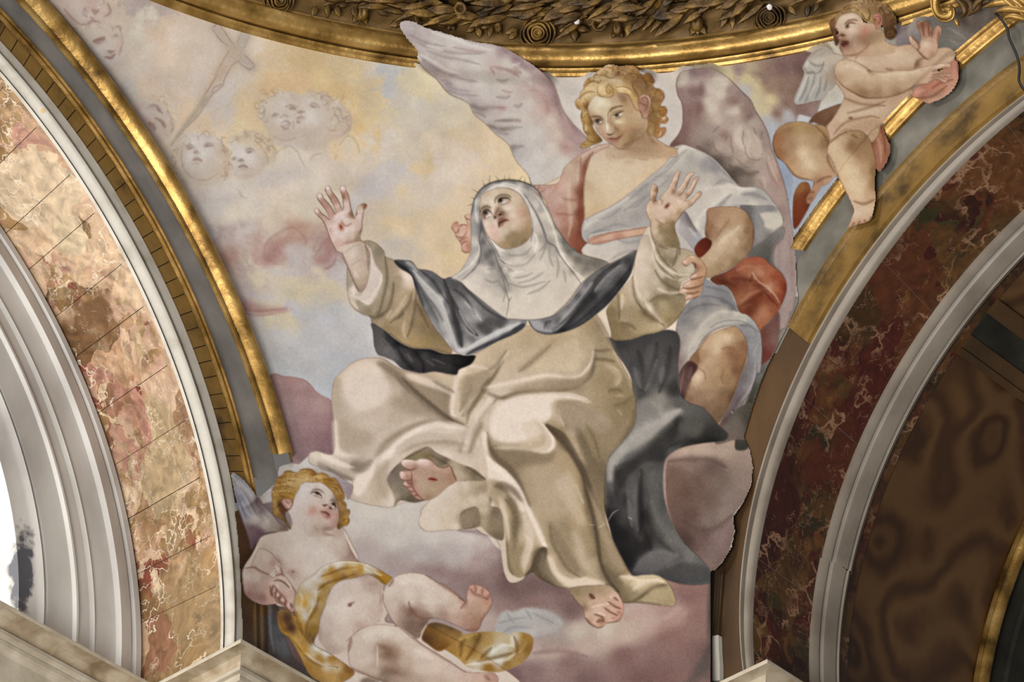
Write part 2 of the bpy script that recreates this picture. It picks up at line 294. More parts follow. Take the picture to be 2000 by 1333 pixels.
# thin marble strip and brown alabaster barrel beyond the rib
wb = sweep('wall_back', 'R', [((GR[0], GR[1], GR[2] - .002), 0, DR + .2), ((GR[0], GR[1], GR[2] - .002), 0, DR + .36), ((GR[0], GR[1], GR[2] + .0), 0, DR + .37)], np.linspace(R2(-14), R2(112), 80), BREC_R, flip=True)
struct(wb, 'narrow dark marble strip beside the white rib in the right arch', 'wall')
D2 = 1.64
wv = sweep('ceiling', 'R', [((GR[0], GR[1], GR[2] + .01), 0, DR + .36), ((GR[0], GR[1], GR[2] + .01), 0, DR + .9), ((GR[0], GR[1], GR[2] + .01), 0, DR + 1.5), ((GR[0], GR[1], GR[2] + .01), 0, DR + D2)], np.linspace(R2(-14), R2(112), 80), ALAB, flip=True)
struct(wv, 'brown swirling alabaster barrel vault inside the right arch', 'vault')
# ------------------------------------------------------------------ pier cornices
def cornice(name, path, label, m, top):
    """path: plan points, solid on the right-hand side of the run"""
    pr = [(-.3, 0.), (.155, 0.), (.16, -.012), (.16, -.032), (.12, -.034), (.085, -.045), (.06, -.07), (.05, -.1), (.05, -.125), (.085, -.127), (.088, -.155), (.06, -.157), (.055, -.18), (.066, -.182), (.066, -.21), (.035, -.212), (.02, -.24), (.02, -.75), (-.3, -.75)]
    P = [np.array(p[:2]) for p in path]; vs = []
    for k, p in enumerate(P):
        def nrm(a, b): d = (b - a) / np.linalg.norm(b - a); return np.array([-d[1], d[0]])
        n1 = nrm(P[k - 1], p) if k else None; n2 = nrm(p, P[k + 1]) if k < len(P) - 1 else None
        if n1 is None: m_ = n2
        elif n2 is None: m_ = n1
        else: m_ = (n1 + n2) / (1 + n1 @ n2)
        for o, z in pr: vs.append((p[0] + m_[0] * o, p[1] + m_[1] * o, top + z))
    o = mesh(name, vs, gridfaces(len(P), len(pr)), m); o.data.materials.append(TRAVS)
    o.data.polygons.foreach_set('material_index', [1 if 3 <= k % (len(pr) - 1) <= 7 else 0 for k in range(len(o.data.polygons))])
    return struct(crease(o, 20), label, 'cornice')
def side_top(P0, px):
    o = P0 - .16 * U - .16 * V; d = rays(*px); hd = math.hypot(*(o[:2] - CAM[:2])); return CAM[2] + hd * d[2] / math.hypot(d[0], d[1])
PLc = PL - .13 * U - .13 * V
tl = side_top(PLc, (475, 1247)); tr = side_top(PR, (1490, 1287))
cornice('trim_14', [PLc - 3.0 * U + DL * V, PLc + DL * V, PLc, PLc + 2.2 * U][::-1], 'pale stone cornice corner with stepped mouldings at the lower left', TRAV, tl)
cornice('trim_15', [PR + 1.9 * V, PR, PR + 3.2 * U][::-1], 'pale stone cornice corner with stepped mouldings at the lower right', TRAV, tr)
# ------------------------------------------------------------------ dome ring: gilded cornice
def ringpt(i, h, a): return np.stack([SC[0] + (RR - i) * np.sin(a), SC[1] + (RR - i) * np.cos(a), np.full_like(a, ZR + h)], -1)
def ringsweep(name, pr, m, parent=None, a0=-75, a1=75, n=180):
    a = np.radians(np.linspace(a0, a1, n)); P = np.stack([ringpt(i, h, a) for i, h in pr], 1); k = len(pr)
    return crease(mesh(name, P.reshape(-1, 3), [f[::-1] for f in gridfaces(n, k)], m, parent))
pr = [(-.06, -.02), (.0, -.02), (.012, -.005), (.03, .0), (.04, .012), (.036, .02)]
struct(ringsweep('trim_16', pr, GOLD), 'thin gilded fillet along the lower edge of the dome ring', 'moulding')
pr = [(.02, .02)] + [(.075 - .06 * math.cos(q), .085 - .072 * math.sin(q)) for q in np.linspace(.1, math.pi + .9, 14)] + [(.06, .17)]
struct(ringsweep('trim_17', pr, GOLD), 'broad gilded half-round moulding of the dome ring above the fresco', 'moulding')
pr = [(.05, .165), (.085, .18), (.085, .19), (.05, .20), (.04, .22)]
struct(ringsweep('trim_18', pr, GOLDB), 'narrow dark gilded step above the half-round of the dome ring', 'moulding')
pr = [(.04, .21), (.035, .3), (.035, .42), (.06, .46), (.12, .60), (.2, .72), (.35, .85), (.5, 1.0)]
struct(ringsweep('trim_28', pr, GOLDF), 'tarnished gilded frieze of the dome ring behind the carved garland', 'frieze')
# ------------------------------------------------------------------ fresco pigment engine
# colours of the painted plaster are computed once on a fine sheet and stored on the
# vertices of the pendentive surface (a colour attribute); no image is involved
CW, CH = 2000, 1333
CAN = np.zeros((CH, CW, 3), np.float32)
IDM = np.full((CH, CW), -1, np.int16)
IDS = []
_T = [0., 0., 1.]
_M = [None, (0, 0, CW, CH)]
_rs = np.random.RandomState(7)

def Z(x0=0., y0=0., s=1.): _T[:] = [x0, y0, s]
def _pts(t):
    a = np.array([[float(q) for q in p.split(',')] for p in t.split()], np.float64)
    a[:, 0] = _T[0] + a[:, 0] * _T[2]; a[:, 1] = _T[1] + a[:, 1] * _T[2]
    return a
def hexc(h):
    h = h.strip('#'); return np.array([int(h[i:i + 2], 16) for i in (0, 2, 4)], np.float32) / 255.
def spline(p, closed, step=2.0):
    n = len(p)
    if n < 3 and not closed:
        q = []
        for i in range(n - 1):
            k = max(2, int(np.hypot(*(p[i + 1] - p[i])) / step))
            q.append(p[i] + (p[i + 1] - p[i]) * np.linspace(0, 1, k, endpoint=False)[:, None])
        q.append(p[-1:]); return np.vstack(q)
    out = []
    m = n if closed else n - 1
    for i in range(m):
        if closed: a, b, c, d = p[i - 1], p[i], p[(i + 1) % n], p[(i + 2) % n]
        else: a, b, c, d = p[max(i - 1, 0)], p[i], p[i + 1], p[min(i + 2, n - 1)]
        L = np.hypot(*(c - b))
        if L < 1e-6: continue
        k = max(2, int(L / step)); t = np.linspace(0, 1, k, endpoint=False)[:, None]
        t0 = (c - a) * .5; t1 = (d - b) * .5
        for tt in (t0, t1):
            l = np.hypot(*tt)
            if l > L: tt *= L / l
        h1 = 2 * t ** 3 - 3 * t ** 2 + 1; h2 = -2 * t ** 3 + 3 * t ** 2; h3 = t ** 3 - 2 * t ** 2 + t; h4 = t ** 3 - t ** 2
        out.append(h1 * b + h2 * c + h3 * t0 + h4 * t1)
    if not closed: out.append(p[-1:])
    return np.vstack(out)
def raster(poly, bb):
    x0, y0, x1, y1 = bb; w, h = x1 - x0, y1 - y0; SS = 3
    acc = np.zeros((h * SS, w + 2), np.float32)
    ys = (np.arange(h * SS) + .5) / SS + y0
    a = poly; b = np.roll(poly, -1, 0)
    xs = np.full((len(ys), 0), 0.)
    rows = [[] for _ in range(1)]
    dy = b[:, 1] - a[:, 1]
    R_, X_ = [], []
    for i in range(len(a)):
        if dy[i] == 0: continue
        lo, hi = (a[i, 1], b[i, 1]) if dy[i] > 0 else (b[i, 1], a[i, 1])
        r0 = max(0, int(np.ceil((lo - y0) * SS - .5))); r1 = min(h * SS, int(np.ceil((hi - y0) * SS - .5)))
        if r1 <= r0: continue
        r = np.arange(r0, r1)
        R_.append(r); X_.append(a[i, 0] + (ys[r] - a[i, 1]) / dy[i] * (b[i, 0] - a[i, 0]))
    if not R_: return np.zeros((h, w), np.float32)
    Rr = np.concatenate(R_); X = np.clip(np.concatenate(X_) - x0, 0, w)
    o = np.lexsort((X, Rr)); Rr = Rr[o]; X = X[o]
    cnt = np.bincount(Rr, minlength=h * SS); st = np.concatenate([[0], np.cumsum(cnt)[:-1]])
    par = (np.arange(len(Rr)) - st[Rr]) % 2
    sg = np.where(par == 0, 1., -1.)
    k = np.floor(X).astype(int); f = X - k
    np.add.at(acc, (Rr, k), sg * (1 - f)); np.add.at(acc, (Rr, k + 1), sg * f)
    m = np.cumsum(acc, 1)[:, :w]
    return np.clip(m.reshape(h, SS, w).mean(1), 0, 1)
def box1(a, r, ax):
    if r < 1: return a
    pad = [(0, 0)] * a.ndim; pad[ax] = (r + 1, r)
    c = np.cumsum(np.pad(a, pad, mode='edge'), axis=ax, dtype=np.float64)
    n = a.shape[ax]
    hi = np.take(c, np.arange(2 * r + 1, 2 * r + 1 + n), axis=ax); lo = np.take(c, np.arange(0, n), axis=ax)
    return ((hi - lo) / (2 * r + 1)).astype(np.float32)
def blur(a, s):
    if s < .3: return a
    if s < 1.6:
        r = 3; k = np.exp(-.5 * (np.arange(-r, r + 1) / s) ** 2); k /= k.sum()
        for ax in (0, 1):
            p = [(0, 0)] * a.ndim; p[ax] = (r, r); q = np.pad(a, p, mode='edge'); o = 0
            for i in range(2 * r + 1): o = o + k[i] * np.take(q, np.arange(i, i + a.shape[ax]), axis=ax)
            a = o
        return a.astype(np.float32)
    r = int(round(s))
    for _ in range(3):
        a = box1(a, r, 0); a = box1(a, r, 1)
    return a
def noise2(h, w, cell, seed=0):
    r = np.random.RandomState(seed); gh, gw = int(h / cell) + 3, int(w / cell) + 3
    g = r.rand(gh, gw).astype(np.float32)
    y = np.arange(h) / cell; x = np.arange(w) / cell
    yi = y.astype(int); xi = x.astype(int); fy = (y - yi)[:, None]; fx = (x - xi)[None]
    fy = fy * fy * (3 - 2 * fy); fx = fx * fx * (3 - 2 * fx)
    a = g[yi][:, xi]; b = g[yi][:, xi + 1]; c = g[yi + 1][:, xi]; d = g[yi + 1][:, xi + 1]
    return (a * (1 - fx) + b * fx) * (1 - fy) + (c * (1 - fx) + d * fx) * fy
def _bbox(p, pad):
    return (max(0, int(p[:, 0].min() - pad)), max(0, int(p[:, 1].min() - pad)),
            min(CW, int(p[:, 0].max() + pad) + 2), min(CH, int(p[:, 1].max() + pad) + 2))
def field(bb, smp, pw=1.6, sm=10.):
    x0, y0, x1, y1 = bb; st = 4
    X, Y = np.meshgrid(np.arange(x0, x1 + st, st), np.arange(y0, y1 + st, st))
    num = np.zeros(X.shape + (3,), np.float64); den = np.zeros(X.shape, np.float64)
    for (x, y, c) in smp:
        w = 1. / ((X - x) ** 2 + (Y - y) ** 2 + sm * sm) ** pw
        num += w[..., None] * c; den += w
    g = num / den[..., None]
    yy = np.arange(y1 - y0) / st; xx = np.arange(x1 - x0) / st
    yi = yy.astype(int); xi = xx.astype(int); fy = (yy - yi)[:, None, None]; fx = (xx - xi)[None, :, None]
    return ((g[yi][:, xi] * (1 - fx) + g[yi][:, xi + 1] * fx) * (1 - fy)
            + (g[yi + 1][:, xi] * (1 - fx) + g[yi + 1][:, xi + 1] * fx) * fy).astype(np.float32)
def _smp(t):
    o = []
    for p in t.split():
        q = p.split(','); o.append((_T[0] + float(q[0]) * _T[2], _T[1] + float(q[1]) * _T[2], hexc(q[2])))
    return o
def R(name, pts, col, feather=.7, op=1., pw=1.6, sm=10., sharp=False, keep=False, fade=None):
    """painted area: outline + colour samples; becomes the clip of the strokes that follow"""
    p = _pts(pts); q = p if sharp else spline(p, True)
    bb = _bbox(q, 3 * feather + 3)
    m = blur(raster(q, bb), feather)
    if fade: m = m * np.clip((np.arange(bb[1], bb[3]) - fade[0]) / (fade[1] - fade[0]), 0, 1).astype(np.float32)[:, None]
    c = hexc(col) if ',' not in col else field(bb, _smp(col), pw, sm)
    x0, y0, x1, y1 = bb; sl = CAN[y0:y1, x0:x1]
    a = (m * op)[..., None]; sl *= 1 - a; sl += a * c
    if name:
        if name not in IDS: IDS.append(name)
        IDM[y0:y1, x0:x1][m > .5] = IDS.index(name)
    if not keep: _M[0] = m; _M[1] = bb
def free(): _M[0] = None; _M[1] = (0, 0, CW, CH)
def _comp(bb, al, c):
    bx = _M[1]; x0, y0, x1, y1 = max(bb[0], bx[0]), max(bb[1], bx[1]), min(bb[2], bx[2]), min(bb[3], bx[3])
    if x1 <= x0 or y1 <= y0: return
    a = al[y0 - bb[1]:y1 - bb[1], x0 - bb[0]:x1 - bb[0]]
    if _M[0] is not None: a = a * _M[0][y0 - bx[1]:y1 - bx[1], x0 - bx[0]:x1 - bx[0]]
    a = a[..., None]; sl = CAN[y0:y1, x0:x1]; sl *= 1 - a; sl += a * c
def S(col, w, op, pts, side=0, tp=1):
    """brush stroke; side +1/-1: soft on one side (left/right of its run), crisp on the other"""
    c = hexc(col)
    for one in pts.split('|'):
        p = spline(_pts(one), False, 1.2); n = len(p); wt = max(w * _T[2] * 1.45, .8)
        t = np.linspace(0, 1, n)
        if tp == 1: ww = wt * (.3 + .7 * np.sin(np.pi * np.clip(t, 0, 1)) ** .7)
        elif tp == 2: ww = wt * (1.05 - .8 * t)
        else: ww = np.full(n, wt)
        ww = np.maximum(ww, .75)
        bb = _bbox(p, 2.2 * ww.max() + 2); x0, y0, x1, y1 = bb
        if x1 <= x0 or y1 <= y0: continue
        A = np.zeros((y1 - y0, x1 - x0), np.float32)
        tg = np.gradient(p, axis=0); tg /= np.maximum(np.hypot(tg[:, 0], tg[:, 1]), 1e-6)[:, None]
        ch = 40
        for i in range(0, n, ch):
            q = p[i:i + ch + 1]; qw = ww[i:i + ch + 1]; qt = tg[i:i + ch + 1]
            b = _bbox(q, 2.2 * qw.max() + 2)
            if b[2] <= b[0] or b[3] <= b[1]: continue
            X, Y = np.meshgrid(np.arange(b[0], b[2]) + .5, np.arange(b[1], b[3]) + .5)
            dx = X[..., None] - q[:, 0]; dy = Y[..., None] - q[:, 1]
            d2 = dx * dx + dy * dy; k = d2.argmin(-1)
            d = np.sqrt(np.take_along_axis(d2, k[..., None], -1)[..., 0]); wk = qw[k]
            if side:
                sx = np.take_along_axis(dx, k[..., None], -1)[..., 0]; sy = np.take_along_axis(dy, k[..., None], -1)[..., 0]
                cr = (qt[k, 0] * sy - qt[k, 1] * sx) * -side
                wk = np.where(cr > 0, wk, np.minimum(wk, .8))
            al = np.exp(-(d / wk) ** 2 * 1.2)
            sl = A[b[1] - y0:b[3] - y0, b[0] - x0:b[2] - x0]; np.maximum(sl, al, out=sl)
        _comp(bb, A * (op * .85), c)
def D(col, op, pts):
    """soft dabs: x,y,rx,ry,rotation"""
    c = hexc(col)
    for s in pts.split():
        v = [float(q) for q in s.split(',')]
        x, y = _T[0] + v[0] * _T[2], _T[1] + v[1] * _T[2]; rx = v[2] * _T[2]; ry = (v[3] if len(v) > 3 else v[2]) * _T[2]
        an = np.radians(v[4]) if len(v) > 4 else 0.
        r = max(rx, ry) * 2.1
        bb = (max(0, int(x - r)), max(0, int(y - r)), min(CW, int(x + r) + 2), min(CH, int(y + r) + 2))
        if bb[2] <= bb[0] or bb[3] <= bb[1]: continue
        X, Y = np.meshgrid(np.arange(bb[0], bb[2]) + .5 - x, np.arange(bb[1], bb[3]) + .5 - y)
        u = (X * np.cos(an) + Y * np.sin(an)) / rx; v_ = (-X * np.sin(an) + Y * np.cos(an)) / ry
        _comp(bb, (np.exp(-(u * u + v_ * v_)) * op).astype(np.float32), c)
def P(col, op, f, pts):
    """soft-edged patch of shade or light inside the current area"""
    p = spline(_pts(pts), True); f = f * _T[2]; bb = _bbox(p, 2.5 * f + 3)
    if bb[2] <= bb[0] or bb[3] <= bb[1]: return
    _comp(bb, blur(raster(p, bb), f) * op, hexc(col))

def curls(cx, cy, rx, ry, a0, a1, n, cols, r0, w, op, seed=1, band=.35):
    """many small hair curls on a ring (angles in degrees, clockwise from up)"""
    q = np.random.RandomState(seed)
    for i in range(n):
        a = math.radians(a0 + (a1 - a0) * (i + q.rand()) / n); k = 1 - band * q.rand(); x, y = cx + rx * k * math.sin(a), cy - ry * k * math.cos(a)
        r = r0 * (.6 + .7 * q.rand()); t0 = q.rand() * 6.28; sw = 2.2 + 2.2 * q.rand(); sg = 1 if q.rand() < .5 else -1
        pts = ' '.join('%.1f,%.1f' % (x + r * (1 - .12 * j) * math.cos(t0 + sg * sw * j / 5), y + r * (1 - .12 * j) * math.sin(t0 + sg * sw * j / 5)) for j in range(6))
        S(cols[q.randint(len(cols))], w, op * (.6 + .6 * q.rand()), pts)
# ------------------------------------------------------------------ sky, clouds, cherub heads
Z()
R('painted_sky', '40,-40 1980,-40 1980,700 1520,1400 440,1400 440,900', '''110,15,d4bdb0 200,60,d2bfb0 260,10,bba9a8 300,15,baaaa9 270,50,d6cdbf 330,60,d8c0ab
380,80,dac8ba 330,120,d9c4b2 410,130,d6c6ba 490,85,d9c9ba 560,105,dcc299 600,130,dcbc88 530,105,dcc4a4 700,120,d8c093 640,180,e1c28c 560,160,debb8c 740,170,dec190
720,240,e2bf86 700,290,e2c498 640,150,dfc08a 680,190,e2c088 380,150,d4c6c0 440,160,d0c6c4 430,200,d0c4be 500,225,dfc39b 470,240,e0c9a2 360,230,ddc2a4 300,170,d7c0ae
250,130,d0c2b8 260,180,c8c1be 300,230,d0bfb0 340,280,d2c0b0 560,350,d0c5be 640,330,d1c1b5 700,315,d6c7b9 750,280,d6cac0 760,340,c6bfc1 720,370,c1bcc2 600,400,d1c4b4
500,390,d0c7c0 430,395,cbc4c4 470,420,d3c9ba 560,430,d3c3b2 740,440,d3c0aa 785,420,d9c09a 760,490,c6bcb3 640,370,d3c2ae 590,360,d2c6bc
750,120,d3c9bf 762,140,b7bbc5 790,132,bcbec4 772,165,b0b7c5 778,188,b8bcc4 760,210,ddc496 750,170,dcc49a 812,150,d0c4a2 838,172,d3c49e 850,200,ccc1b0 800,205,c6c0ba 860,240,cec3ae
820,250,cabfb2 872,255,d7c09a 800,290,cfc1b0 880,300,ddc9b6 950,285,ddc5a4 980,330,e3caa6 830,340,d8bf97 880,350,d6c7ba 850,390,cdbeb0 870,440,d8be9a 890,500,dabf95
860,530,dac2a2 1000,340,e1c9a2 920,330,ddc9b9 800,360,cbbfb6 910,420,d8c0a0 1090,155,c9c0bc 1110,200,cac0ba 1300,160,c5bbb4 1310,250,c3b9b3 1250,130,c6bcb6
400,430,cac2c4 420,460,c4bec6 450,470,bca7a6 430,505,c2aeae 480,520,c0a8a6 480,470,c6bab8 540,480,bc9a96 520,510,bf9c94 580,465,c5a799 600,440,cfb299 655,485,b59590
600,505,bfb0b1 560,530,c1b5ba 500,545,d4c5ae 490,530,d5c8b3 560,560,d3c5aa 600,570,d4c5a6 640,545,d1c2a6 660,525,beb4bd 660,560,d0c2ae 470,560,c3b3b6 480,585,c0b0b8
555,585,cbc0ae 575,620,d1c2a6 540,635,d0c4ae 600,612,b7b9c5 650,622,b6bac7 680,595,cbbfac 700,625,bcbcc4 520,660,bfbdc3 600,680,b9bbc6 680,660,bbbbc4 560,720,b6bac4
660,700,b3b7c4 640,760,b1b6c3 540,690,bcbcc4 700,560,cabfb2
1540,170,cfc0a0 1560,260,b6b6be 1545,350,9fa5b8 1900,50,8d8580 1990,20,857d75''', feather=.3, pw=1.9, sm=14)
def _warp(x0, y0, x1, y1, amp):
    h, w = y1 - y0, x1 - x0
    dx = (noise2(h, w, 60, 1) - .5) * 2.2 + (noise2(h, w, 22, 2) - .5) * 1.4 + (noise2(h, w, 7, 3) - .5) * .7
    dy = (noise2(h, w, 60, 4) - .5) * 1.6 + (noise2(h, w, 22, 5) - .5) * .9 + (noise2(h, w, 7, 6) - .5) * .5
    X, Y = np.meshgrid(np.arange(w), np.arange(h))
    X = np.clip(X + dx * amp, 0, w - 1).astype(int); Y = np.clip(Y + dy * amp, 0, h - 1).astype(int)
    s = CAN[y0:y1, x0:x1][Y, X]; g = s.mean(2, keepdims=True)
    s = g + (s - g) * .86
    s *= (1 + (noise2(h, w, 90, 8) - .5) * .07 + (noise2(h, w, 30, 9) - .5) * .06)[..., None]
    CAN[y0:y1, x0:x1] = s * 1.015
_warp(60, 0, 1980, 960, 26)
# reddish cloud strokes left of the raised hand
Z(360, 380, .21)
D('a97e7c', 0.68, '860,520,90,120,20 780,600,60,60,0 1330,480,55,120,-15 1260,610,60,50,0 1330,600,60,80,30')
D('b58a80', 0.61, '1050,300,130,60,5 950,420,140,60,-25 1130,420,80,60,0 620,1060,130,40,5 760,1080,150,40,-4 430,560,110,90,0 400,620,80,60,20')
D('b08a8c', 0.61, '560,1060,60,60,0 600,1020,90,40,20 900,1085,90,25,-8')
D('c4bcc2', 0.68, '980,520,60,60,0 1040,600,60,60,0 860,720,120,40,10 1000,720,120,40,0 750,960,140,35,10')
S('a57b78', 12, .35, '740,600 770,450 880,360 1010,310 1120,400 1130,480|1200,600 1290,470 1350,400|1310,700 1390,640 1415,560 1370,450')
S('9f7474', 10, .4, '1320,700 1380,660 1412,580|520,1060 700,1090 960,1060|560,1110 700,1130 850,1110')
S('b48c86', 14, .3, '330,620 450,690 560,700|350,700 470,740 560,790|300,540 400,600 500,640')
S('d8cbb2', 26, .5, '590,720 640,790 760,830|1180,690 1260,720 1290,780')
S('d6c8b0', 14, .4, '520,510 530,600 590,680')
# purple cloud lower left
Z(460, 600, .24)
R('painted_sky', '270,600 275,560 330,542 380,562 460,570 560,592 620,640 660,690 720,730 775,760 800,860 810,1000 800,1200 640,1190 500,1300 420,1333 360,1000', '''320,580,a98b8c 450,600,a88688 420,700,a48487 560,700,a8888a
600,620,ae9294 700,800,ab8d8e 400,850,a58a8f 550,900,a38489 700,950,9d7c82 500,1000,9b7d83 600,1080,937379 720,1080,8b6b72 550,1180,957a80 760,1150,8f7178 460,1150,94787e 480,1280,a08489''', feather=.8, sm=6)
D('967378', .4, '500,700,120,40,15 600,680,60,60,40 560,890,40,30,0 720,1060,60,40,0 780,900,20,120,0')
S('8f6a70', 8, .45, '280,580 330,545 390,566 470,572 560,594 620,640 660,690 770,762 800,850')
# crucifix
Z(330, 0, .225)
free()
R('painted_crucifix', '370,250 420,200 520,330 600,430 640,270 710,290 640,470 750,570 700,610 600,550 520,640 430,840 250,1100 60,1260 -20,1300 240,960 400,700 440,560 540,440', 'ffffff', op=0); free()
S('b8a598', 46, 0.72, '420,230 500,340 600,470 720,590', tp=0)
S('c9b6a4', 22, 0.91, '410,220 520,360 600,480', tp=0)
S('9c8578', 5, 0.65, '375,250 440,340 520,410|440,215 520,330 590,430|650,470 745,570|600,540 700,605 745,575|380,240 430,205')
S('b7aa9c', 60, 0.72, '665,290 600,420 560,500', tp=0)
S('a5968a', 6, 0.52, '630,290 590,380|700,320 640,440|630,280 690,275 705,320')
S('c9b19c', 60, 0.65, '560,470 500,560 440,650', tp=0)
S('a88d7e', 6, 0.59, '530,440 460,550 400,660|620,530 560,560 520,620 500,667')
Z(330, 140, .225)
S('c9af98', 44, 0.65, '470,-20 430,60 370,130 300,260', tp=0)
S('a58a7c', 6, 0.65, '515,0 480,80 470,120 380,200 330,270|430,20 390,80 330,180 290,230|470,110 400,140 370,190')
S('b3a593', 30, 0.91, '320,240 240,350 160,450 90,540 20,640', tp=2)
S('998a7a', 6, 0.45, '340,270 240,400 160,480 60,600')
S('c7b9ac', 60, 0.45, '-40,640 -80,760', tp=0)
# cherub heads: four in the centre
CHER = {}
def cher(pts, col, lab='faint painted cherub head'):
    k = 'cherub%d' % len(CHER); CHER[k] = lab; R(k, pts, col, feather=1.6, sm=8)
cher('830,470 780,390 800,300 860,230 960,180 1060,175 1150,200 1230,170 1340,190 1440,240 1520,300 1590,400 1580,500 1520,570 1420,600 1380,660 1250,700 1100,660 960,650 880,590', '''830,380,cdbcaa 830,300,d0bfae 960,200,d2c2ac 1000,280,d3c6bc 980,420,d4c7bf 950,350,d0c2b8 1080,230,ccbcab
1260,190,cdbba6 1230,270,d5c8be 1230,400,d6cbc3 1300,350,d2c4b8 1400,300,cbb8a6 1440,430,cfbfae 1540,400,ccb7a2 1560,500,ceb79f 1450,560,d3b9a6 1200,560,cbbbad 1000,560,cabaad 880,520,cebaa6 1100,620,cdbfb2 1300,600,cdbdad 1380,640,d0bea8''')
S('b39f92', 9, 0.80, '1010,310 1060,295 1120,310|1045,325 1080,315 1110,335|895,400 920,370 960,375|980,390 1010,380 1035,395|1220,300 1260,275 1310,320|1225,300 1270,310|1110,360 1150,345 1185,355')
S('a38d82', 9, 0.72, '975,450 1010,430 1050,450 1040,475|975,470 1010,500 1045,490|1110,415 1140,395 1185,405|1110,430 1140,450|1050,320 1100,325|905,385 935,380|1235,305 1280,310|960,400 985,395|1125,360 1170,352')
D('b89b90', .4, '1015,470,30,25,0 1145,415,35,20,0')
S('b7a392', 8, 0.58, '780,400 850,440 860,400|800,300 830,380 790,420|1170,180 1240,165 1300,190 1360,180|1380,330 1480,330 1500,420 1480,500 1420,520|1440,240 1530,310 1590,420 1560,540|1540,420 1560,500 1500,560|1400,430 1440,380 1480,440 1440,480|880,590 920,640 955,650|850,240 920,200 1000,190|1080,420 1085,500|900,560 1000,600 1100,580|820,460 830,540 880,590')
D('c5a493', .3, '1450,570,50,25,-30')
cher('110,920 40,860 20,760 40,660 110,570 190,530 300,540 400,560 480,640 530,760 545,880 510,940 440,970 300,1000 180,980', '''60,700,d2bf ac'''.replace(' ac','ac')+''' 40,800,d3c0ab 150,640,d0bfb0 210,620,d6ccc8 350,620,d3c6be 300,700,d8cec8 200,750,d6ccc6 380,760,d3c6bb 250,860,d3c6ba 350,880,d0c1b3 470,700,cfbaa4 510,850,cfb8a2 460,900,d1bda9 200,940,cdbfb2 330,960,cdbdac''')
S('ab978b', 9, 0.80, '150,660 190,640 215,670|310,640 350,625 390,650|215,710 240,690 265,705|205,770 240,750 285,770 290,790|300,655 340,650|160,675 200,670')
S('94796e', 8, 0.65, '210,772 250,765 285,780|215,705 255,712|165,668 200,665|320,645 370,650')
D('b58f80', .35, '250,775,40,16,5')
S('b49d8c', 8, 0.58, '120,640 110,760 140,860 220,930 340,940 430,880|490,620 520,720 545,800 560,880 520,940|440,910 500,900 480,860|20,720 60,770 40,840|30,640 80,600 140,560|400,560 470,640 500,740|450,600 490,660|520,860 480,950')
cher('545,740 520,600 600,540 700,515 800,540 880,600 930,680 900,780 840,830 780,900 640,930 560,880', '''560,660,d6ccc2 620,700,d8d0cc 700,720,d8cec8 640,780,d6ccc6 760,780,d2c4b8 600,850,d2c5ba 740,860,cdbdae 700,600,d5c2a6 800,620,d4bea0 880,700,d2bb9f 620,570,d8c5a6 850,780,d0bda8 700,900,cdbdac''')
S('a8948a', 9, 0.80, '660,690 700,670 745,690|675,705 720,700|560,760 580,740|600,780 630,765 655,775|600,830 650,815 690,830|545,760 575,765')
S('94796e', 8, 0.58, '605,835 650,825 690,838|675,700 725,698|610,775 650,778|550,765 580,760')
S('b9a186', 8, 0.58, '540,620 640,560 740,560 830,620 880,720|620,540 740,520 830,560|830,560 900,640 930,700 900,780|560,880 620,940 700,920|760,620 830,680 860,780')
free()
HC = ['b59f8c', 'd9c8b2', 'a8917f', 'c9b39a', 'e0d3c2']
curls(960, 330, 200, 190, -110, 20, 26, HC, 34, 7, .5, 1); curls(1330, 380, 260, 230, -20, 140, 46, HC, 38, 7, .5, 2, .5)
curls(290, 760, 270, 250, -120, 130, 44, HC, 36, 7, .5, 3, .28); curls(720, 720, 200, 210, -60, 110, 34, HC, 34, 7, .5, 4, .3)
D('b3a093', .35, '190,660,45,22,0 350,640,50,24,0 250,715,40,20,0 240,800,50,14,0 930,385,40,20,0 1080,325,45,20,0 1270,300,45,22,0 1015,395,40,18,0 1150,360,40,16,0 700,690,50,22,0 570,760,30,18,0 630,785,40,16,0 650,850,50,14,0')
D('c9b6a8', .4, '250,900,120,40,0 380,820,60,90,0 700,900,110,40,0 800,800,50,80,0 1000,560,90,40,0 1250,540,120,60,0')
D('e0d6cf', .45, '300,720,50,50,0 190,720,30,40,0 640,710,40,40,0 730,780,50,40,0 1230,380,60,50,0 980,420,40,40,0 260,600,80,30,0')
D('d6cdc4', .6, '1050,700,80,60,0 980,760,60,60,0 1300,740,70,50,0 1560,650,90,70,40 500,1000,70,60,0 440,1060,60,60,0')
S('b6a795', 8, 0.51, '910,800 950,700 1040,650 1110,690 1150,770 1190,840|1220,790 1260,730 1340,710|1480,640 1560,560 1630,620 1660,720|1440,770 1460,720|120,930 160,1000|600,1020 640,1090 680,1100')
D('c2b9bd', .5, '980,900,180,60,0 860,960,120,60,0 500,1110,150,60,0')
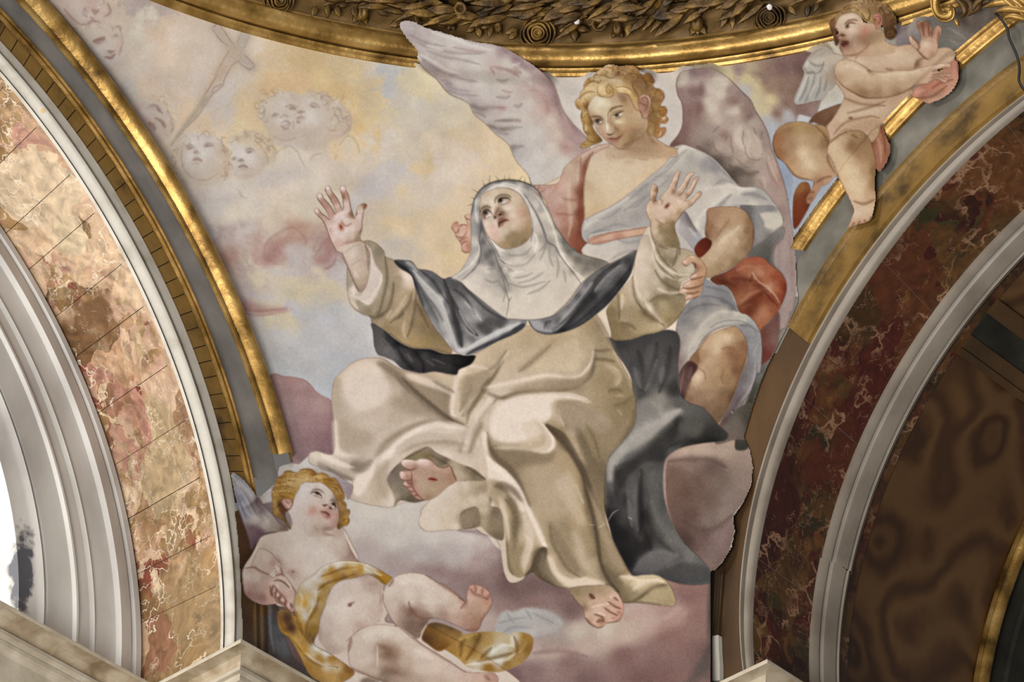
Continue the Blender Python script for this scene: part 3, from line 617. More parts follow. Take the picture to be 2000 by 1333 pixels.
# cherubs at the left edge
Z(0, 0, .3)
cher('340,-20 400,60 480,150 560,175 660,160 740,90 760,-20', '400,20,d2bcb0 500,60,d6c3b8 560,100,d5bfb4 650,60,d3bdb2 720,30,d3bfae 600,20,cfb4a8')
S('ab8a80', 8, 0.72, '560,50 545,90 570,110|600,60 620,90 640,70|480,160 560,165 600,140 660,150|700,20 720,80 680,110|590,110 620,140|420,60 470,120 520,160')
D('b78a80', .45, '565,80,15,25,0 620,70,20,15,0')
cher('480,230 540,180 700,150 790,190 800,290 780,370 720,420 640,400 560,300', '520,220,d0c0b0 620,230,d3c4b6 700,220,d2c2b4 720,300,d6c6bb 640,310,d4c6bb 780,300,d2b8a8 700,400,d0c3ba 770,220,cfbfae')
S('ab8f84', 8, 0.72, '600,270 640,280 690,255|740,240 770,225|700,330 725,345 750,330|680,370 720,380 755,350|610,265 690,240|790,200 800,280 775,370')
S('9c7268', 7, 0.72, '690,372 725,378 750,355|705,335 740,338|610,272 685,250')
D('d9d4d0', .7, '450,150,50,40,40 900,200,70,80,0 850,230,60,50,0')
D('c4c2c2', .5, '780,450,90,90,0 840,400,50,90,0 780,540,60,60,0')
cher('870,700 960,660 1040,680 1100,740 1130,850 1080,900 1020,940 960,900', '920,720,d6c2b8 980,700,d2c3ba 940,780,d6c0b6 1040,780,d0bfb2 1000,860,d5c0b8 1100,850,cdbcac 1040,900,d1beb0')
S('a5877c', 9, 0.72, '970,690 1020,690 1040,730|1010,770 1050,790 1080,830|970,800 1000,820 1010,850|1090,720 1130,800 1120,900|1020,700 1060,740|990,640 1080,680 1140,760')
D('b48477', .5, '985,815,16,30,-40 1065,815,12,25,-30')
free()
curls(720, 60, 110, 100, -90, 90, 14, HC, 22, 6, .5, 21, .4); curls(640, 230, 190, 70, -80, 60, 18, HC, 24, 6, .5, 22, .3); curls(1020, 760, 130, 130, -40, 120, 22, HC, 24, 6, .5, 23, .3)
D('b8a49a', .4, '650,280,40,18,0 750,240,30,14,0 720,350,30,14,0 1000,700,40,20,0 1000,830,24,24,0'); D('e0d6cf', .4, '690,310,30,24,0 640,330,30,24,0 560,90,40,30,0 940,740,40,30,0')
free()
# ------------------------------------------------------------------ ground clouds
Z(680, 960, .36)
R('painted_cloud', '-420,60 -60,60 0,40 300,60 700,190 860,330 1400,200 1700,-300 2000,-320 2180,-240 2195,-100 2160,30 2060,180 1980,430 1975,560 1970,900 1950,1100 -650,1100 -650,200', '''0,150,c9beb9 100,120,d2c6bf 300,150,cdc3bd 250,250,c4bbb8 450,240,cdc3be 650,250,ccbfba 750,280,bfafac 400,330,bdb3b4 550,360,b8a9ab 650,330,bcaeb0
100,330,b5a3a2 250,400,ab9695 400,430,a58c8c 700,380,a98d8d 780,330,ac9191 820,420,957776 600,480,957a7a 700,520,8c6d6b 500,420,9f8585 860,500,846764 900,560,876865 1000,520,7e615e
1000,600,926f6c 1150,580,8f6c69 1230,640,8a6966 850,620,987875 760,700,b59b94 1000,700,a9a1a2 900,740,a5a0a3 1100,720,a49b9b 1250,760,c3b1a4 1400,760,c6b2a4 1600,680,bb9f94 1780,650,ab857c
1850,560,8a625e 1900,700,8f6963 1750,800,8f6661 1500,760,bfa596 1300,830,b79f94 1100,870,a98f88 1000,870,b39a92 1200,930,8d6b69 1500,900,875f5c 1700,950,815a57 1900,900,7c5b57 1000,980,8d6c6b 1300,1020,7d5c5b
1600,1030,7c5855 900,1000,866463 -100,1040,6a4a45 0,1040,74504c 200,1040,6d5046 -550,300,7d6668 -500,450,6e565a -600,600,54402f''', feather=1.2, sm=10)
D('c9bcb8', .5, '120,200,130,60,20 600,250,120,35,5 450,230,120,40,0')
D('a79a9c', .5, '360,340,90,45,-15 480,370,80,50,0')
D('8f6d6c', .45, '720,470,140,40,-8 500,440,120,30,10 1050,610,140,35,5 1700,900,160,70,10 1300,950,160,50,5')
D('6f5250', .5, '900,540,110,60,20 860,440,40,90,10 1200,640,60,60,30 1100,520,100,40,20')
S('715452', 14, .5, '600,215 740,230 820,290 850,400 850,470')
S('c3a49a', 30, .45, '1050,900 1300,850 1500,800 1700,700 1800,640')
S('b48c82', 26, .4, '1600,780 1750,720 1830,660|1480,700 1620,650 1780,640')
S('8a6664', 12, .45, '1450,880 1600,860 1720,800 1840,740|1000,880 1150,870 1300,900')
S('5a4a48', 20, .6, '1960,850 1920,940 1860,1040', tp=0)
D('57504d', .6, '1930,960,40,70,20 1965,560,12,200,0 1960,700,12,120,0')
R('', '800,760 815,690 850,650 900,655 960,635 1040,640 1110,665 1170,720 1100,770 960,790 850,790', '850,700,aaa4a5 960,680,b0aaab 1080,700,a69e9f 900,760,a6a1a4 1050,760,b0a7a6', feather=2.5)
S('8a8488', 6, .5, '860,660 900,720|960,640 1000,700|820,720 880,700 960,690|1000,660 1060,690 1120,720|840,770 900,740 1000,745|1020,775 1060,765')
R('', '850,790 960,745 1040,750 1070,770 960,800', 'b5aba8', feather=3, op=.6)
# brown painted architecture at the lower left
R('painted_frame', '-680,200 -640,60 -600,-120 -560,-30 -560,100 -500,300 -560,480 -420,520 -300,900 -100,1040 -60,1100 -680,1100', '-600,100,5f4630 -560,250,573c28 -580,400,4f3524 -520,560,513a26 -560,700,4c3422 -470,650,5b4024 -430,700,4d4b4a -380,760,5b5a5c -360,850,66666a -420,900,524a48 -280,950,5a504d -200,1000,605450 -480,900,503a2a', feather=1.0, sm=6)
S('3a2a1c', 10, .7, '-490,590 -488,750 -480,880|-445,590 -440,900'); S('8a6a35', 7, .6, '-505,600 -500,880|-470,590 -465,900'); S('8d8d92', 10, .5, '-425,610 -420,760 -400,880', tp=2)
S('8a6030', 8, .5, '-580,-20 -545,80 -520,200')
# big knee-like cloud on the right
Z(1160, 640, .375)
R('painted_cloud', '380,700 420,640 520,600 640,595 720,585 790,610 830,700 825,800 790,900 730,980 735,1060 700,1180 640,1260 600,1280 500,1180 420,1040 380,900', '''460,650,ab8d7f 560,640,b39889 680,640,a68e80 780,680,9f877c 800,800,927b72 520,720,8d7067 620,740,776057 540,800,75584f 650,800,7a645b
480,860,6f4f45 600,900,745a51 720,880,86716a 500,980,684c45 600,1000,7d6861 690,980,8a756e 560,1080,6f5450 660,1080,876c69 640,1200,7d6561 480,1100,58403b 430,780,7b5c50 700,1140,846a66''', feather=1, sm=8)
D('b99d8d', .6, '480,650,60,18,-10 600,650,90,22,3'); D('6b5148', .5, '600,740,80,40,0 540,870,60,60,0 520,1060,60,30,20')
S('5f4640', 14, .5, '460,1010 560,1060 650,1040 720,980|390,700 470,690 600,690 690,730')
D('8b7168', .4, '760,720,40,90,0')
# ------------------------------------------------------------------ sky on the right
Z(1280, 120, .225)
R('painted_sky', '300,-60 1400,-60 1400,480 1240,480 1150,1400 900,1400 900,700 600,300', '''540,70,c9bda0 640,110,cbbd97 800,140,cdbe93 720,80,9a8380 900,200,cfc096 860,300,cdbd96 1000,330,cfbf93 950,430,cdbe96
780,260,b3b1b8 800,320,b9b3b3 1000,100,8c7069 1100,60,7e6260 1200,150,8e7268 1250,60,785c5b 950,150,957a6c 1000,230,9a7f6c 1100,230,8e7263 1200,250,8b7064 1150,350,93756a 1060,450,95766e 1250,420,8c6e6b
960,500,b3b0b6 1000,560,abaeb8 1150,470,b0aeb6 1020,640,a7aab6 1080,880,98a0b4 1120,1000,8f99b0 1170,1150,949cb0 1180,1280,9aa0b0 1000,700,a9acb6''', feather=1, sm=8)
D('8a6e66', .5, '1150,380,50,35,0 1060,455,35,25,0 1240,430,50,40,0 950,190,40,30,0 880,110,90,30,10')
S('a58d72', 12, .4, '840,130 920,200 1000,240 1080,330'); S('cbbd92', 16, .4, '700,130 830,190 900,260|820,380 960,400')
# cloudlets beside the small putto, blue-grey and rosy
Z(1400, 0, .3)
R('painted_sky', '1180,160 1260,110 1500,90 1900,60 1560,360 1200,340', '1200,200,8d7f82 1280,150,9b918c 1500,160,6f6b68 1450,300,77746f 1560,220,79756f 1700,130,716861 1620,150,75665f 1550,310,7b7772 1250,300,857a7d', feather=1)
S('a3a09a', 8, .5, '1260,250 1255,180 1290,130 1380,110'); S('948f88', 8, .4, '1500,180 1600,230|1520,260 1580,300|1540,200 1630,260')
D('6f5d56', .5, '680,740,60,30,0')
Z()
R('painted_shadow', '1532,585 1572,590 1562,640 1530,692 1482,800 1462,875 1436,875 1452,800 1490,700', '1550,600,8c7f79 1520,680,75706a 1480,770,57544d 1460,850,46423a', feather=1)
# ------------------------------------------------------------------ left wing
Z(760, 30, .21)
R('painted_angel_wing', '95,90 140,48 235,58 340,112 480,152 640,200 780,240 930,262 1080,300 1200,368 1330,450 1440,540 1530,650 1578,780 1620,890 1700,1000 1850,1160 1860,1290 1760,1400 1560,1520 1350,1600 1290,1480 1180,1350 1110,1200 1000,1110 900,1010 790,920 750,830 690,790 560,730 480,640 440,590 330,500 258,400 265,340 150,200', '''130,80,bfb2b0 200,100,bdb0ae 350,160,c3b7b3 180,200,b3a4a4 300,260,bdb0ad 450,220,ccc2bc 600,260,cfc6c0 800,290,c9bdb8 950,330,cbbfba
1050,340,b29d9b 700,380,cdc4bd 500,380,c2b6b1 350,370,c6bab5 330,440,ada09e 430,520,a99b99 500,560,b9a6a2 600,480,cac0b9 800,480,d0c8c0 650,600,c8beb8 540,660,b0a4a2 700,700,c4bab6 850,620,d0c7bf 900,740,c9bfba
1000,500,c9b5ad 1100,460,cdc2ba 1000,620,c9c0b4 1100,700,cdc2b8 1250,560,d3c9c1 1350,520,bca6a2 1200,400,ab9595 1350,480,a8908f 1450,600,b39b97 1520,700,ac918e 1550,800,a78b89 1350,680,c6b0aa 1250,720,c5b3ab
1400,760,c2a8a0 1450,860,c3a298 1380,880,c9b5ac 1300,820,cfc4ba 1100,800,c8beb8 800,840,b3a8a3 880,870,b9aca8 1000,880,c3b3ae 1100,950,cbc1ba 1250,980,d0c6bc 1000,1050,b9aeaa 1100,1060,bfb3ae 1200,1120,cac0ba 1350,1100,d0c8c2
1500,980,d0bfb2 1600,950,bfa29c 1640,1050,b89a94 1560,1100,cfbcae 1700,1120,b1938f 1780,1180,b3968f 1650,1220,c3a298 1500,1250,d0c4b8 1400,1300,d2cac4 1600,1380,d0c7bd 1200,1250,bdb5b2 1300,1450,cfc9c4''', feather=2.4, sm=6)
S('8f8082', 9, .55, '480,152 640,205 780,245 920,262 1080,302 1200,372 1330,452 1440,545|140,190 200,290 265,345|260,400 330,500 440,590|440,590 480,640 560,730 690,790')
S('8d7c7c', 13, .4, '250,250 400,310 600,350 850,360|300,400 400,470 520,540 640,560|200,180 350,260 520,290|350,330 520,390 700,420 850,460|520,640 620,690 760,710|540,700 680,740 820,750|480,600 600,650|700,600 820,620|560,560 700,600')
S('e0d9d2', 16, .6, '400,160 600,225 800,290 960,325|560,180 700,230|300,370 420,440 560,520 640,535|350,280 500,330|260,360 300,430', tp=1)
S('a08080', 12, .45, '600,300 750,330 900,350|960,480 1080,500 1180,560|1000,500 1150,520 1210,580|940,480 980,550|1050,700 1120,720 1150,710|1160,470 1200,520 1240,540')
S('8c7f7b', 14, .5, '750,830 830,860 960,860 1080,860|780,900 860,920 900,950|980,990 1080,975 1220,980|900,1020 1000,1050 1150,1050 1240,1040|1130,1220 1200,1225 1250,1215|1000,1090 1120,1110|1000,600 1060,615 1110,600|1000,760 1080,770 1130,750|1160,840 1210,850 1240,820')
D('85766f', .55, '790,850,40,25,20 860,880,60,22,5 1090,985,70,14,0 960,1040,50,25,25 1060,1065,60,18,0 1150,1250,30,40,20')
D('b08d86', .5, '1460,800,30,90,-25 1480,870,20,60,0 1350,700,60,30,20 1180,530,50,20,20 1060,870,50,30,0 1210,985,30,20,0 1650,1230,50,25,20')
D('93787a', .5, '1180,420,60,35,25 1260,480,60,30,30 1500,640,30,70,-30 1550,760,25,80,-10 1590,900,20,80,-20 1720,1050,20,90,-40 1100,340,80,25,20')
S('8b7070', 12, .5, '1440,540 1530,650 1577,780 1620,890 1700,1000 1840,1160')
S('dcd2c9', 18, .5, '1240,540 1280,560 1330,560|1290,620 1340,640|1150,470 1220,450')
S('c3bab5', 20, .5, '1380,1150 1330,1250 1290,1360|1450,1150 1420,1280|1560,1300 1480,1400 1400,1470', tp=1)
S('96908c', 14, .5, '1840,1290 1760,1400 1640,1490 1500,1560|1780,1330 1700,1420')
# ------------------------------------------------------------------ right wing
Z(1280, 120, .225)
R('painted_angel_wing', '130,745 200,640 235,560 240,460 230,360 195,290 183,190 210,110 270,75 350,60 450,55 520,70 640,150 760,270 830,340 870,430 940,540 990,660 1010,760 1060,880 1110,1030 1150,1200 1180,1400 1210,1600 1230,1850 1215,2050 1160,2280 1060,2330 1000,2200 1000,1400 700,1100 450,900 300,760', '''250,120,c9bdae 230,180,bfb0a2 230,260,9a807a 330,90,a08684 420,90,a98e8a 480,130,b49e95 520,160,c9bcac 600,200,cbbdad 560,280,ccbfaf 480,240,c9bbac 460,350,c9b7a8
380,180,b49f98 390,260,8e7370 330,280,947a75 300,420,957872 270,560,94786f 380,400,8f7169 360,520,a0857b 240,660,8b6f66 180,720,7d6259 420,600,a58f85 350,640,9b867c 500,420,cbb9aa 540,500,c6b3a5
600,400,b59f94 640,330,a38a80 700,350,9d8379 660,240,a58d83 740,280,96817c 700,420,c9b7a9 780,440,a58b7f 820,380,9a837a 820,470,8d776d 850,520,b0a095 640,520,b3a095 600,640,a58b80 500,600,a8968c 560,740,b39f92 640,780,ad9a8e
720,600,c3b2a2 740,700,cbb9a9 800,640,baa99c 850,720,bfab9b 880,800,c2ad9c 930,640,9f8b82 960,720,a18b80 780,820,b9a494 700,860,b09b8c 820,880,9d897b 900,880,b09c90 640,860,82736a 740,960,7a6e63
800,1020,86796d 560,860,6f5f56 680,980,5f5249 450,740,86756b 930,1000,b39e93 1000,900,b0958a 1060,1050,a88c82 960,1150,ab978d 1050,1200,aa9389 1120,1300,9d857d 1060,1400,a39089 1130,1600,a28d87 1100,1800,9b8680 1150,2000,9c8883 1080,2250,98847e''', feather=1.0, sm=6)
S('77605b', 7, .6, '640,150 760,270 830,340 872,430 940,540 990,660 1012,760 1062,880 1110,1030 1152,1200 1182,1400|183,190 195,290 232,360 242,460 236,560 200,640 135,745|185,230 185,170 215,105 280,70')
D('83645f', .5, '340,260,60,40,20 400,230,25,60,0 300,450,45,80,10 370,430,35,100,5 260,600,40,60,20')
D('8a6e65', .45, '680,340,60,35,-25 820,480,50,30,-40 600,640,40,25,0 790,420,50,40,20 640,250,30,40,0')
D('d0c2b2', .55, '600,200,60,40,40 560,280,60,60,0 500,400,50,60,0 660,440,60,30,0 250,130,30,50,20')
S('cdbcad', 16, .55, '740,560 720,640 740,720 780,780|800,600 820,680 800,780 830,850|860,640 900,700 920,790|700,620 700,700')
S('806c60', 7, .5, '780,740 790,800 830,850 890,860 930,840|700,840 760,900 820,930|500,680 520,760 590,830 650,850|660,640 660,720 680,800|770,730 760,680 770,600|930,600 920,680|850,570 880,640|640,640 600,700|560,560 500,620')
S('5e5048', 20, .5, '360,740 480,820 600,920 720,1050|640,900 760,1000|700,920 800,980 900,960')
S('c9b1a4', 10, .55, '980,820 1010,920 1060,1040|1020,860 1070,980|940,1000 960,1100')
S('8a7168', 8, .45, '960,860 1000,980 1060,1080|900,1020 930,1090|1050,900 1100,1050')
S('8c7a76', 12, .4, '1060,1500 1080,1700 1070,1900|1160,1500 1190,1800 1180,2000|1100,1900 1110,2100 1080,2250')
D('a5918c', .5, '1120,1700,30,200,5 1060,2000,30,120,0')
# ------------------------------------------------------------------ white drapery behind and below (angel's tunic)
Z(1040, 240, .27)
R('painted_angel', '300,460 330,300 400,240 560,170 640,190 1000,180 1040,170 1090,160 1180,190 1300,250 1400,350 1500,460 1640,470 1740,570 1800,660 1810,740 1720,830 1600,900 1520,960 1560,1100 1520,1400 1420,1450 1300,1300 1000,900 700,950 500,1000 400,940 340,700', 'b9b2ab', feather=.6)
# chest and neck
R('angel_chest', '480,160 600,190 720,150 760,60 860,60 900,120 1000,180 1060,200 960,300 800,430 600,590 390,700 360,620 370,480 390,330 420,230', '''460,220,d0b8a0 500,300,d6c0a6 430,400,d3bc9f 420,560,d0b795 460,640,cbb08c 560,500,d9c2a1 600,350,d9c3a6 680,270,d4bda2 760,250,d2b99c 680,400,dac4a5 760,400,d6be9e
850,320,d6bd9d 930,290,d8bf9e 950,220,c8aa8a 850,200,cdb194 900,150,c0a283 800,140,b5977a 760,180,c3a589 850,100,bb9d80 600,215,c6a98e 660,200,b89878 1010,190,b6977a 390,440,c2a384''', feather=.8)
D('b3906f', .5, '690,195,80,14,5 800,150,40,50,0 980,190,50,18,10 900,160,30,40,40'); D('c39c80', .45, '690,290,30,16,0 590,215,40,10,20'); D('e0cbb0', .5, '560,420,120,100,20 760,330,80,40,0 620,300,60,30,0')
S('a98768', 7, .5, '590,190 660,205 720,190 800,130|760,260 840,270|580,230 600,260|385,330 375,450 372,560 385,690'); D('b48a6c', .5, '376,625,12,18,0')
# orange-pink scarf
R('angel_scarf', '560,150 470,170 350,230 290,270 230,330 190,430 130,450 10,460 90,560 160,740 240,860 340,950 370,940 400,870 360,780 375,690 370,560 372,440 400,320 440,230 560,170', '''440,190,cf9f8a 350,240,d0a58d 320,290,c49a82 270,320,d2b196 300,400,cfa78c 240,400,d3a58f 180,450,d6a28e 240,520,d2a08b 120,500,d0a596 60,470,cf9f90 140,600,cb9c8d 200,650,c98f7c 160,720,cba092
250,700,c0836c 300,600,c59579 290,780,a9674f 360,500,97583f 390,330,b5745c 345,650,8f4d37 350,800,8c4934 330,880,99553f 240,820,b07a66 370,930,8e4b36''', feather=.8, sm=6)
S('8a4a35', 16, .6, '440,215 385,300 365,450 350,600 345,760'); S('dcb9a2', 14, .6, '560,158 450,190 350,245|270,400 265,560 280,700 265,820|340,300 330,420'); S('a5624c', 10, .5, '350,250 350,400 345,520|210,540 260,560 330,560|170,660 300,670|290,790 280,860 300,900')
S('c58975', 8, .5, '20,460 90,480 170,450|190,440 150,500 110,560|60,470 90,520')
D('9c4e38', .5, '340,600,18,80,0 350,700,20,60,0 300,840,40,60,0'); D('e0bfae', .4, '200,560,40,30,0 230,460,30,40,0')
# white tunic sash over the chest
R('angel_tunic', '1050,195 1090,160 1180,190 1290,245 1390,350 1460,420 1510,465 1640,470 1720,540 1750,600 1700,590 1600,600 1480,605 1380,640 1270,700 1250,780 1250,860 1200,820 1150,760 1030,740 850,760 650,770 420,810 400,870 360,830 360,750 400,690 560,610 700,520 850,410 940,330 980,270', '''1090,190,c4bdb5 1050,240,c6bfb6 980,330,c3bcb4 900,410,b9b2ac 1000,400,a8a29f 800,500,a5a09d 700,590,b9b2ac 600,650,aeaaa8 500,690,b3adaa 400,740,bdb6b2 380,800,aaa4a2 480,770,aba6a4 650,740,aca7a5
760,680,a29d9b 830,600,a59f9c 800,740,b0aaa8 1150,260,a9a5a2 1200,220,bdb6ae 1250,300,999599 1320,320,8f8b91 1180,350,b5afa8 1280,400,bdb6ae 1380,420,a8a3a0 1440,440,c3bab2 1500,490,c9c1b8 1400,500,cfc7bd
1250,480,c9c1b8 1300,560,ccc4ba 1200,560,c3bbb3 1150,650,c3bbb4 1190,750,cac2ba 1240,760,b3aca7 1550,520,aba7a6 1620,530,9f9c9c 1500,560,b5b0ac 1680,570,a9a5a3 1600,580,c0b9b1 1360,620,b9b1a9 1100,720,a59fa3''', feather=.7, sm=6)
S('8d898c', 10, .5, '960,330 1040,260 1130,190|980,420 900,480 780,560 660,640|640,620 560,680 500,700|1060,260 980,340 860,430 700,560|830,530 760,600 700,620|1270,250 1340,320 1400,380|440,800 600,740 700,750|1300,470 1380,420 1460,440', side=0)
S('d8d0c6', 12, .6, '1040,230 1100,180 1180,195|420,700 560,630 700,540|1250,480 1400,460 1500,480|1190,800 1200,700 1300,600 1400,520|1480,480 1620,485|380,770 410,730 480,700')
S('77737a', 12, .5, '1330,610 1280,690 1250,780|1440,520 1380,580 1320,640|1510,520 1600,520 1700,560|1380,330 1430,400 1510,460|400,850 430,810 560,780|1230,860 1190,800 1150,740')
S('7b5c4c', 8, .6, '1270,705 1380,640 1480,608 1600,604')
# pink sash and lower tunic
R('angel_tunic', '360,940 400,870 480,830 640,800 830,770 820,900 740,940 560,1010 520,1010', '420,900,c9c0b8 560,870,c4bcb5 700,860,b5aeab 560,940,c8bfb6 640,960,bdb5ae 780,850,a9a3a3 480,960,c3bab2', feather=.7)
S('8f8a8c', 10, .5, '620,850 700,870 790,850|560,1000 640,950 760,920|440,880 520,870')
R('angel_sash', '400,870 430,830 560,795 700,775 850,755 840,800 760,820 600,850 480,880', '440,850,c59c86 560,820,d0ab95 700,805,cfac94 800,785,cba688 620,840,b98b78', feather=.7)
S('a5705c', 7, .6, '405,868 470,830 600,790 840,758|430,876 600,850 760,820 840,800')
# dark lilac behind the wrist, right sleeve end
R('angel_tunic', '1030,720 1100,640 1180,760 1230,830 1210,920 1180,940 1100,840 1060,800', '1060,760,b4adad 1120,700,8c8286 1160,800,a5a0a6 1200,860,989aa6 1180,920,a0939b 1100,820,a9a0a3', feather=.7)
S('6f6266', 14, .6, '1110,640 1140,720 1190,790'); S('c6bfbc', 8, .6, '1070,700 1040,760|1130,760 1190,830')
R('angel_tunic', '1500,605 1620,600 1740,600 1800,660 1808,735 1760,800 1680,870 1600,940 1560,800 1560,700', '1560,640,6f6a6c 1640,630,8c8b90 1720,620,868589 1650,700,8e8b90 1720,690,c1b9ae 1760,740,bfb8ad 1780,690,b9b2a8 1640,800,8e8a8c 1600,860,857d7b 1700,830,817b79 1550,720,6b615d', feather=.7, sm=5)
R('', '1650,660 1720,650 1790,670 1806,735 1770,765 1690,760 1680,720', 'c4bdb1', feather=1.4, op=.9)
S('57504e', 14, .6, '1530,620 1560,700 1600,780|1620,905 1720,860 1800,770'); S('9a9aa2', 10, .5, '1600,640 1700,630 1770,650')
D('5c5550', .6, '1760,880,60,60,0 1650,930,60,30,0 1800,860,40,60,0 1740,960,40,60,0')
# upper arm, forearm
Z(1240, 420, .195)
R('painted_shadow', '1100,400 1300,260 1450,130 1500,130 1480,240 1400,330 1390,500 1480,600 1500,700 1300,500', '1200,330,6c655f 1350,250,706a66 1330,330,5f5852 1420,250,7b7572 1300,420,5d5650 1430,480,6a625c 1450,150,86807d', feather=2.5)
R('painted_shadow', '600,340 680,240 800,230 820,320 700,420 640,430', '650,380,7c3b28 720,300,6b3022 780,270,5c2a20', feather=1)
R('angel_arm', '740,-60 720,60 705,180 720,230 770,270 760,330 700,400 650,440 600,520 640,640 740,630 860,590 990,520 1090,450 1160,360 1195,240 1190,120 1150,20 1100,-40 1000,-80', '''800,20,a98465 760,120,98704f 740,200,8f6648 800,180,a58060 860,100,b89571 900,60,b3906c 950,100,b29069 1000,20,b79570 1060,60,b08c68 1050,130,c3a684
970,180,ceb492 900,250,d0b796 1000,260,c8ad8a 850,330,cbb190 950,350,bea07b 1080,250,aa8862 1130,150,8d6948 1160,260,8f6b4b 1050,370,a58561 920,450,b0906b 780,430,c4a886 720,480,bfa27f 760,560,ac8d68 850,540,a2825e 1000,470,93734f 690,600,a5835f 1120,340,8d6c4d 1150,60,8f6a4b''', feather=.8, sm=6)
S('7d5b3e', 16, .5, '1195,130 1195,240 1160,360 1090,450 990,520 860,590 740,632'); S('8d6a4a', 12, .5, '820,220 880,140 950,60|705,180 720,100 740,0'); S('d8c0a0', 16, .55, '840,300 900,240 1000,170 1050,110')
S('9c7854', 8, .5, '900,90 940,50 960,30|1090,160 1110,200 1090,260'); D('6b4630', .5, '1190,200,14,80,0 720,210,20,40,0')
# dark red cloth
R('angel_red_cloth', '760,640 900,580 1000,520 1100,440 1200,420 1290,435 1370,510 1450,570 1510,660 1520,760 1480,880 1430,980 1350,1070 1280,1140 1260,1200 1200,1080 1100,1010 1040,960 1010,860 960,760 900,710 820,700''', '''850,630,7a3f2a 950,600,94492e 1100,520,ad5d3c 1200,450,a9553a 1300,480,aa5638 1250,560,bb7552 1350,560,b5623f 1180,590,b0694a 1300,650,b2613f 1400,620,a24b2d 1480,720,8d3a22 1450,820,96442a 1420,740,b05e3c
1350,720,c08060 1250,680,8d4228 1100,680,8a4429 1000,680,7c3b25 1150,760,9b5334 1050,880,a66443 1100,820,a05b3a 1250,800,84391f 1350,830,8d3f24 1200,880,7f361e 1300,950,a9623f 1400,950,9c4f31 1250,1040,b06c4a 1150,950,7c3a24 1300,1080,a9603e 1040,940,8a4a30 880,680,69361f''', feather=.8, sm=5)
S('d09a7c', 10, .75, '1180,580 1230,660 1330,730 1400,800 1450,880'); S('c07a58', 16, .5, '1020,560 1120,520 1200,530|1070,880 1150,800 1250,760'); S('6b2a18', 18, .5, '960,640 1100,650 1230,670|1060,920 1160,860 1280,790|1180,700 1260,720 1340,780|1510,700 1510,800 1470,900')
S('5d2415', 10, .5, '830,650 950,690 1010,720|1180,600 1160,680|1280,760 1400,880 1440,920'); D('c27c5a', .5, '1300,990,60,50,30 1260,590,60,30,30')
R('painted_shadow', '1270,1150 1350,1070 1440,980 1450,1110 1440,1300 1380,1420 1260,1500 1250,1300', '1300,1200,6f4238 1380,1150,72504a 1350,1300,764a42 1400,1250,7a625c 1300,1400,6b3530 1280,1480,70453e', feather=1.4)
# tunic skirt over the thigh
R('angel_tunic', '690,650 750,660 800,700 920,720 970,790 1010,880 1050,980 1120,1000 1190,1060 1250,1160 1270,1250 1275,1400 1250,1600 1200,1500 1100,1250 1000,1120 800,1160 650,1310 560,1500 520,1800 430,1600 400,1400 420,1100 480,950 580,840 660,790''', '''720,700,8c8a90 850,760,807e85 760,800,898890 900,850,7a777e 650,850,8d8c90 560,950,827f83 700,900,7f7c82 980,950,6f6c74 820,960,9c9893 900,980,b5aea2 1000,1000,bdb5a8 800,1050,b3aca1 650,1050,9f9b97 560,1100,8e8a8a
500,1050,837f82 700,1130,bab2a7 580,1220,b5ada2 480,1200,979190 450,1300,8c7f80 520,1320,aba3a0 620,1260,bcb2a5 560,1400,b9b0a4 480,1420,9a8a88 430,1450,86706e 520,1500,a9a09c 470,1560,8d7875 1100,1050,b3aca4 1180,1110,9c9a9c 1100,1120,86848a 1180,1180,8e8c90 1230,1250,8a888f 1150,1250,7c7a80 1200,1330,8b8890 1230,1450,8d8a90''', feather=.8, sm=6)
S('65626a', 12, .5, '700,720 840,750 960,790|640,830 760,820 900,860 1000,920|850,860 950,900 1030,970|500,1000 600,930 720,900 850,910|1050,1110 1160,1120 1250,1180'); S('c9c1b3', 18, .6, '620,1180 720,1060 850,980 980,980 1100,1010|540,1360 600,1250 680,1150|800,1120 900,1080 1040,1060 1120,1070')
S('77747a', 8, .6, '760,1130 860,1080 960,1060 1080,1070 1180,1130 1220,1200 1240,1290'); S('5a4a44', 10, .6, '640,1320 720,1220 860,1140 1020,1115'); D('7f5f5e', .5, '440,1300,20,80,0 470,1480,30,60,10 420,1200,16,60,0')
Z(1280, 560, .24)
# knee and calf
R('angel_leg', '280,600 350,510 430,410 540,350 650,330 700,370 740,440 750,540 730,640 690,740 660,840 600,980 540,1080 480,1175 410,1130 360,1040 250,960 230,890 270,780 330,680 345,650''', '''420,480,c0a07c 500,400,c0a17b 580,420,cbae88 600,360,b3936d 680,400,a98763 720,480,8d6646 560,560,b38c66 620,530,9b6f4d 660,590,8e6342 500,520,cdb08b 440,600,c3a27c 480,680,b3936d 400,560,b08c68 330,590,8c6647
570,680,a58058 660,680,7f5a3c 600,760,97754f 520,780,a5855e 350,740,c5a685 330,790,b9987a 420,800,ad8d68 440,880,a08060 350,900,95755a 300,850,9e7b60 560,880,876848 480,960,8a6b4e 400,1000,7f624b 520,1020,785c42 460,1100,6f543c 280,920,86644e 620,900,6f5038 360,700,c0a080''', feather=.9, sm=6)
S('5f4029', 14, .6, '750,460 752,560 725,660 690,750 655,850 600,985 530,1090|290,760 250,860 232,930'); S('8a6345', 9, .6, '350,510 345,600 350,660 400,700 410,760|535,510 600,500 680,530|430,410 370,480 300,590'); D('d6bb97', .6, '500,450,50,60,20 580,410,60,30,0 350,740,30,50,20'); D('7d5238', .4, '620,560,60,40,0')
S('7a5a3e', 8, .4, '560,690 540,740 560,800')
R('painted_shadow', '270,610 340,640 340,680 300,740 250,840 230,940 195,930 185,800 200,700', '300,650,53352f 260,720,684a46 220,800,6a4f4a 250,680,5f4744 215,900,52383a', feather=1.2)
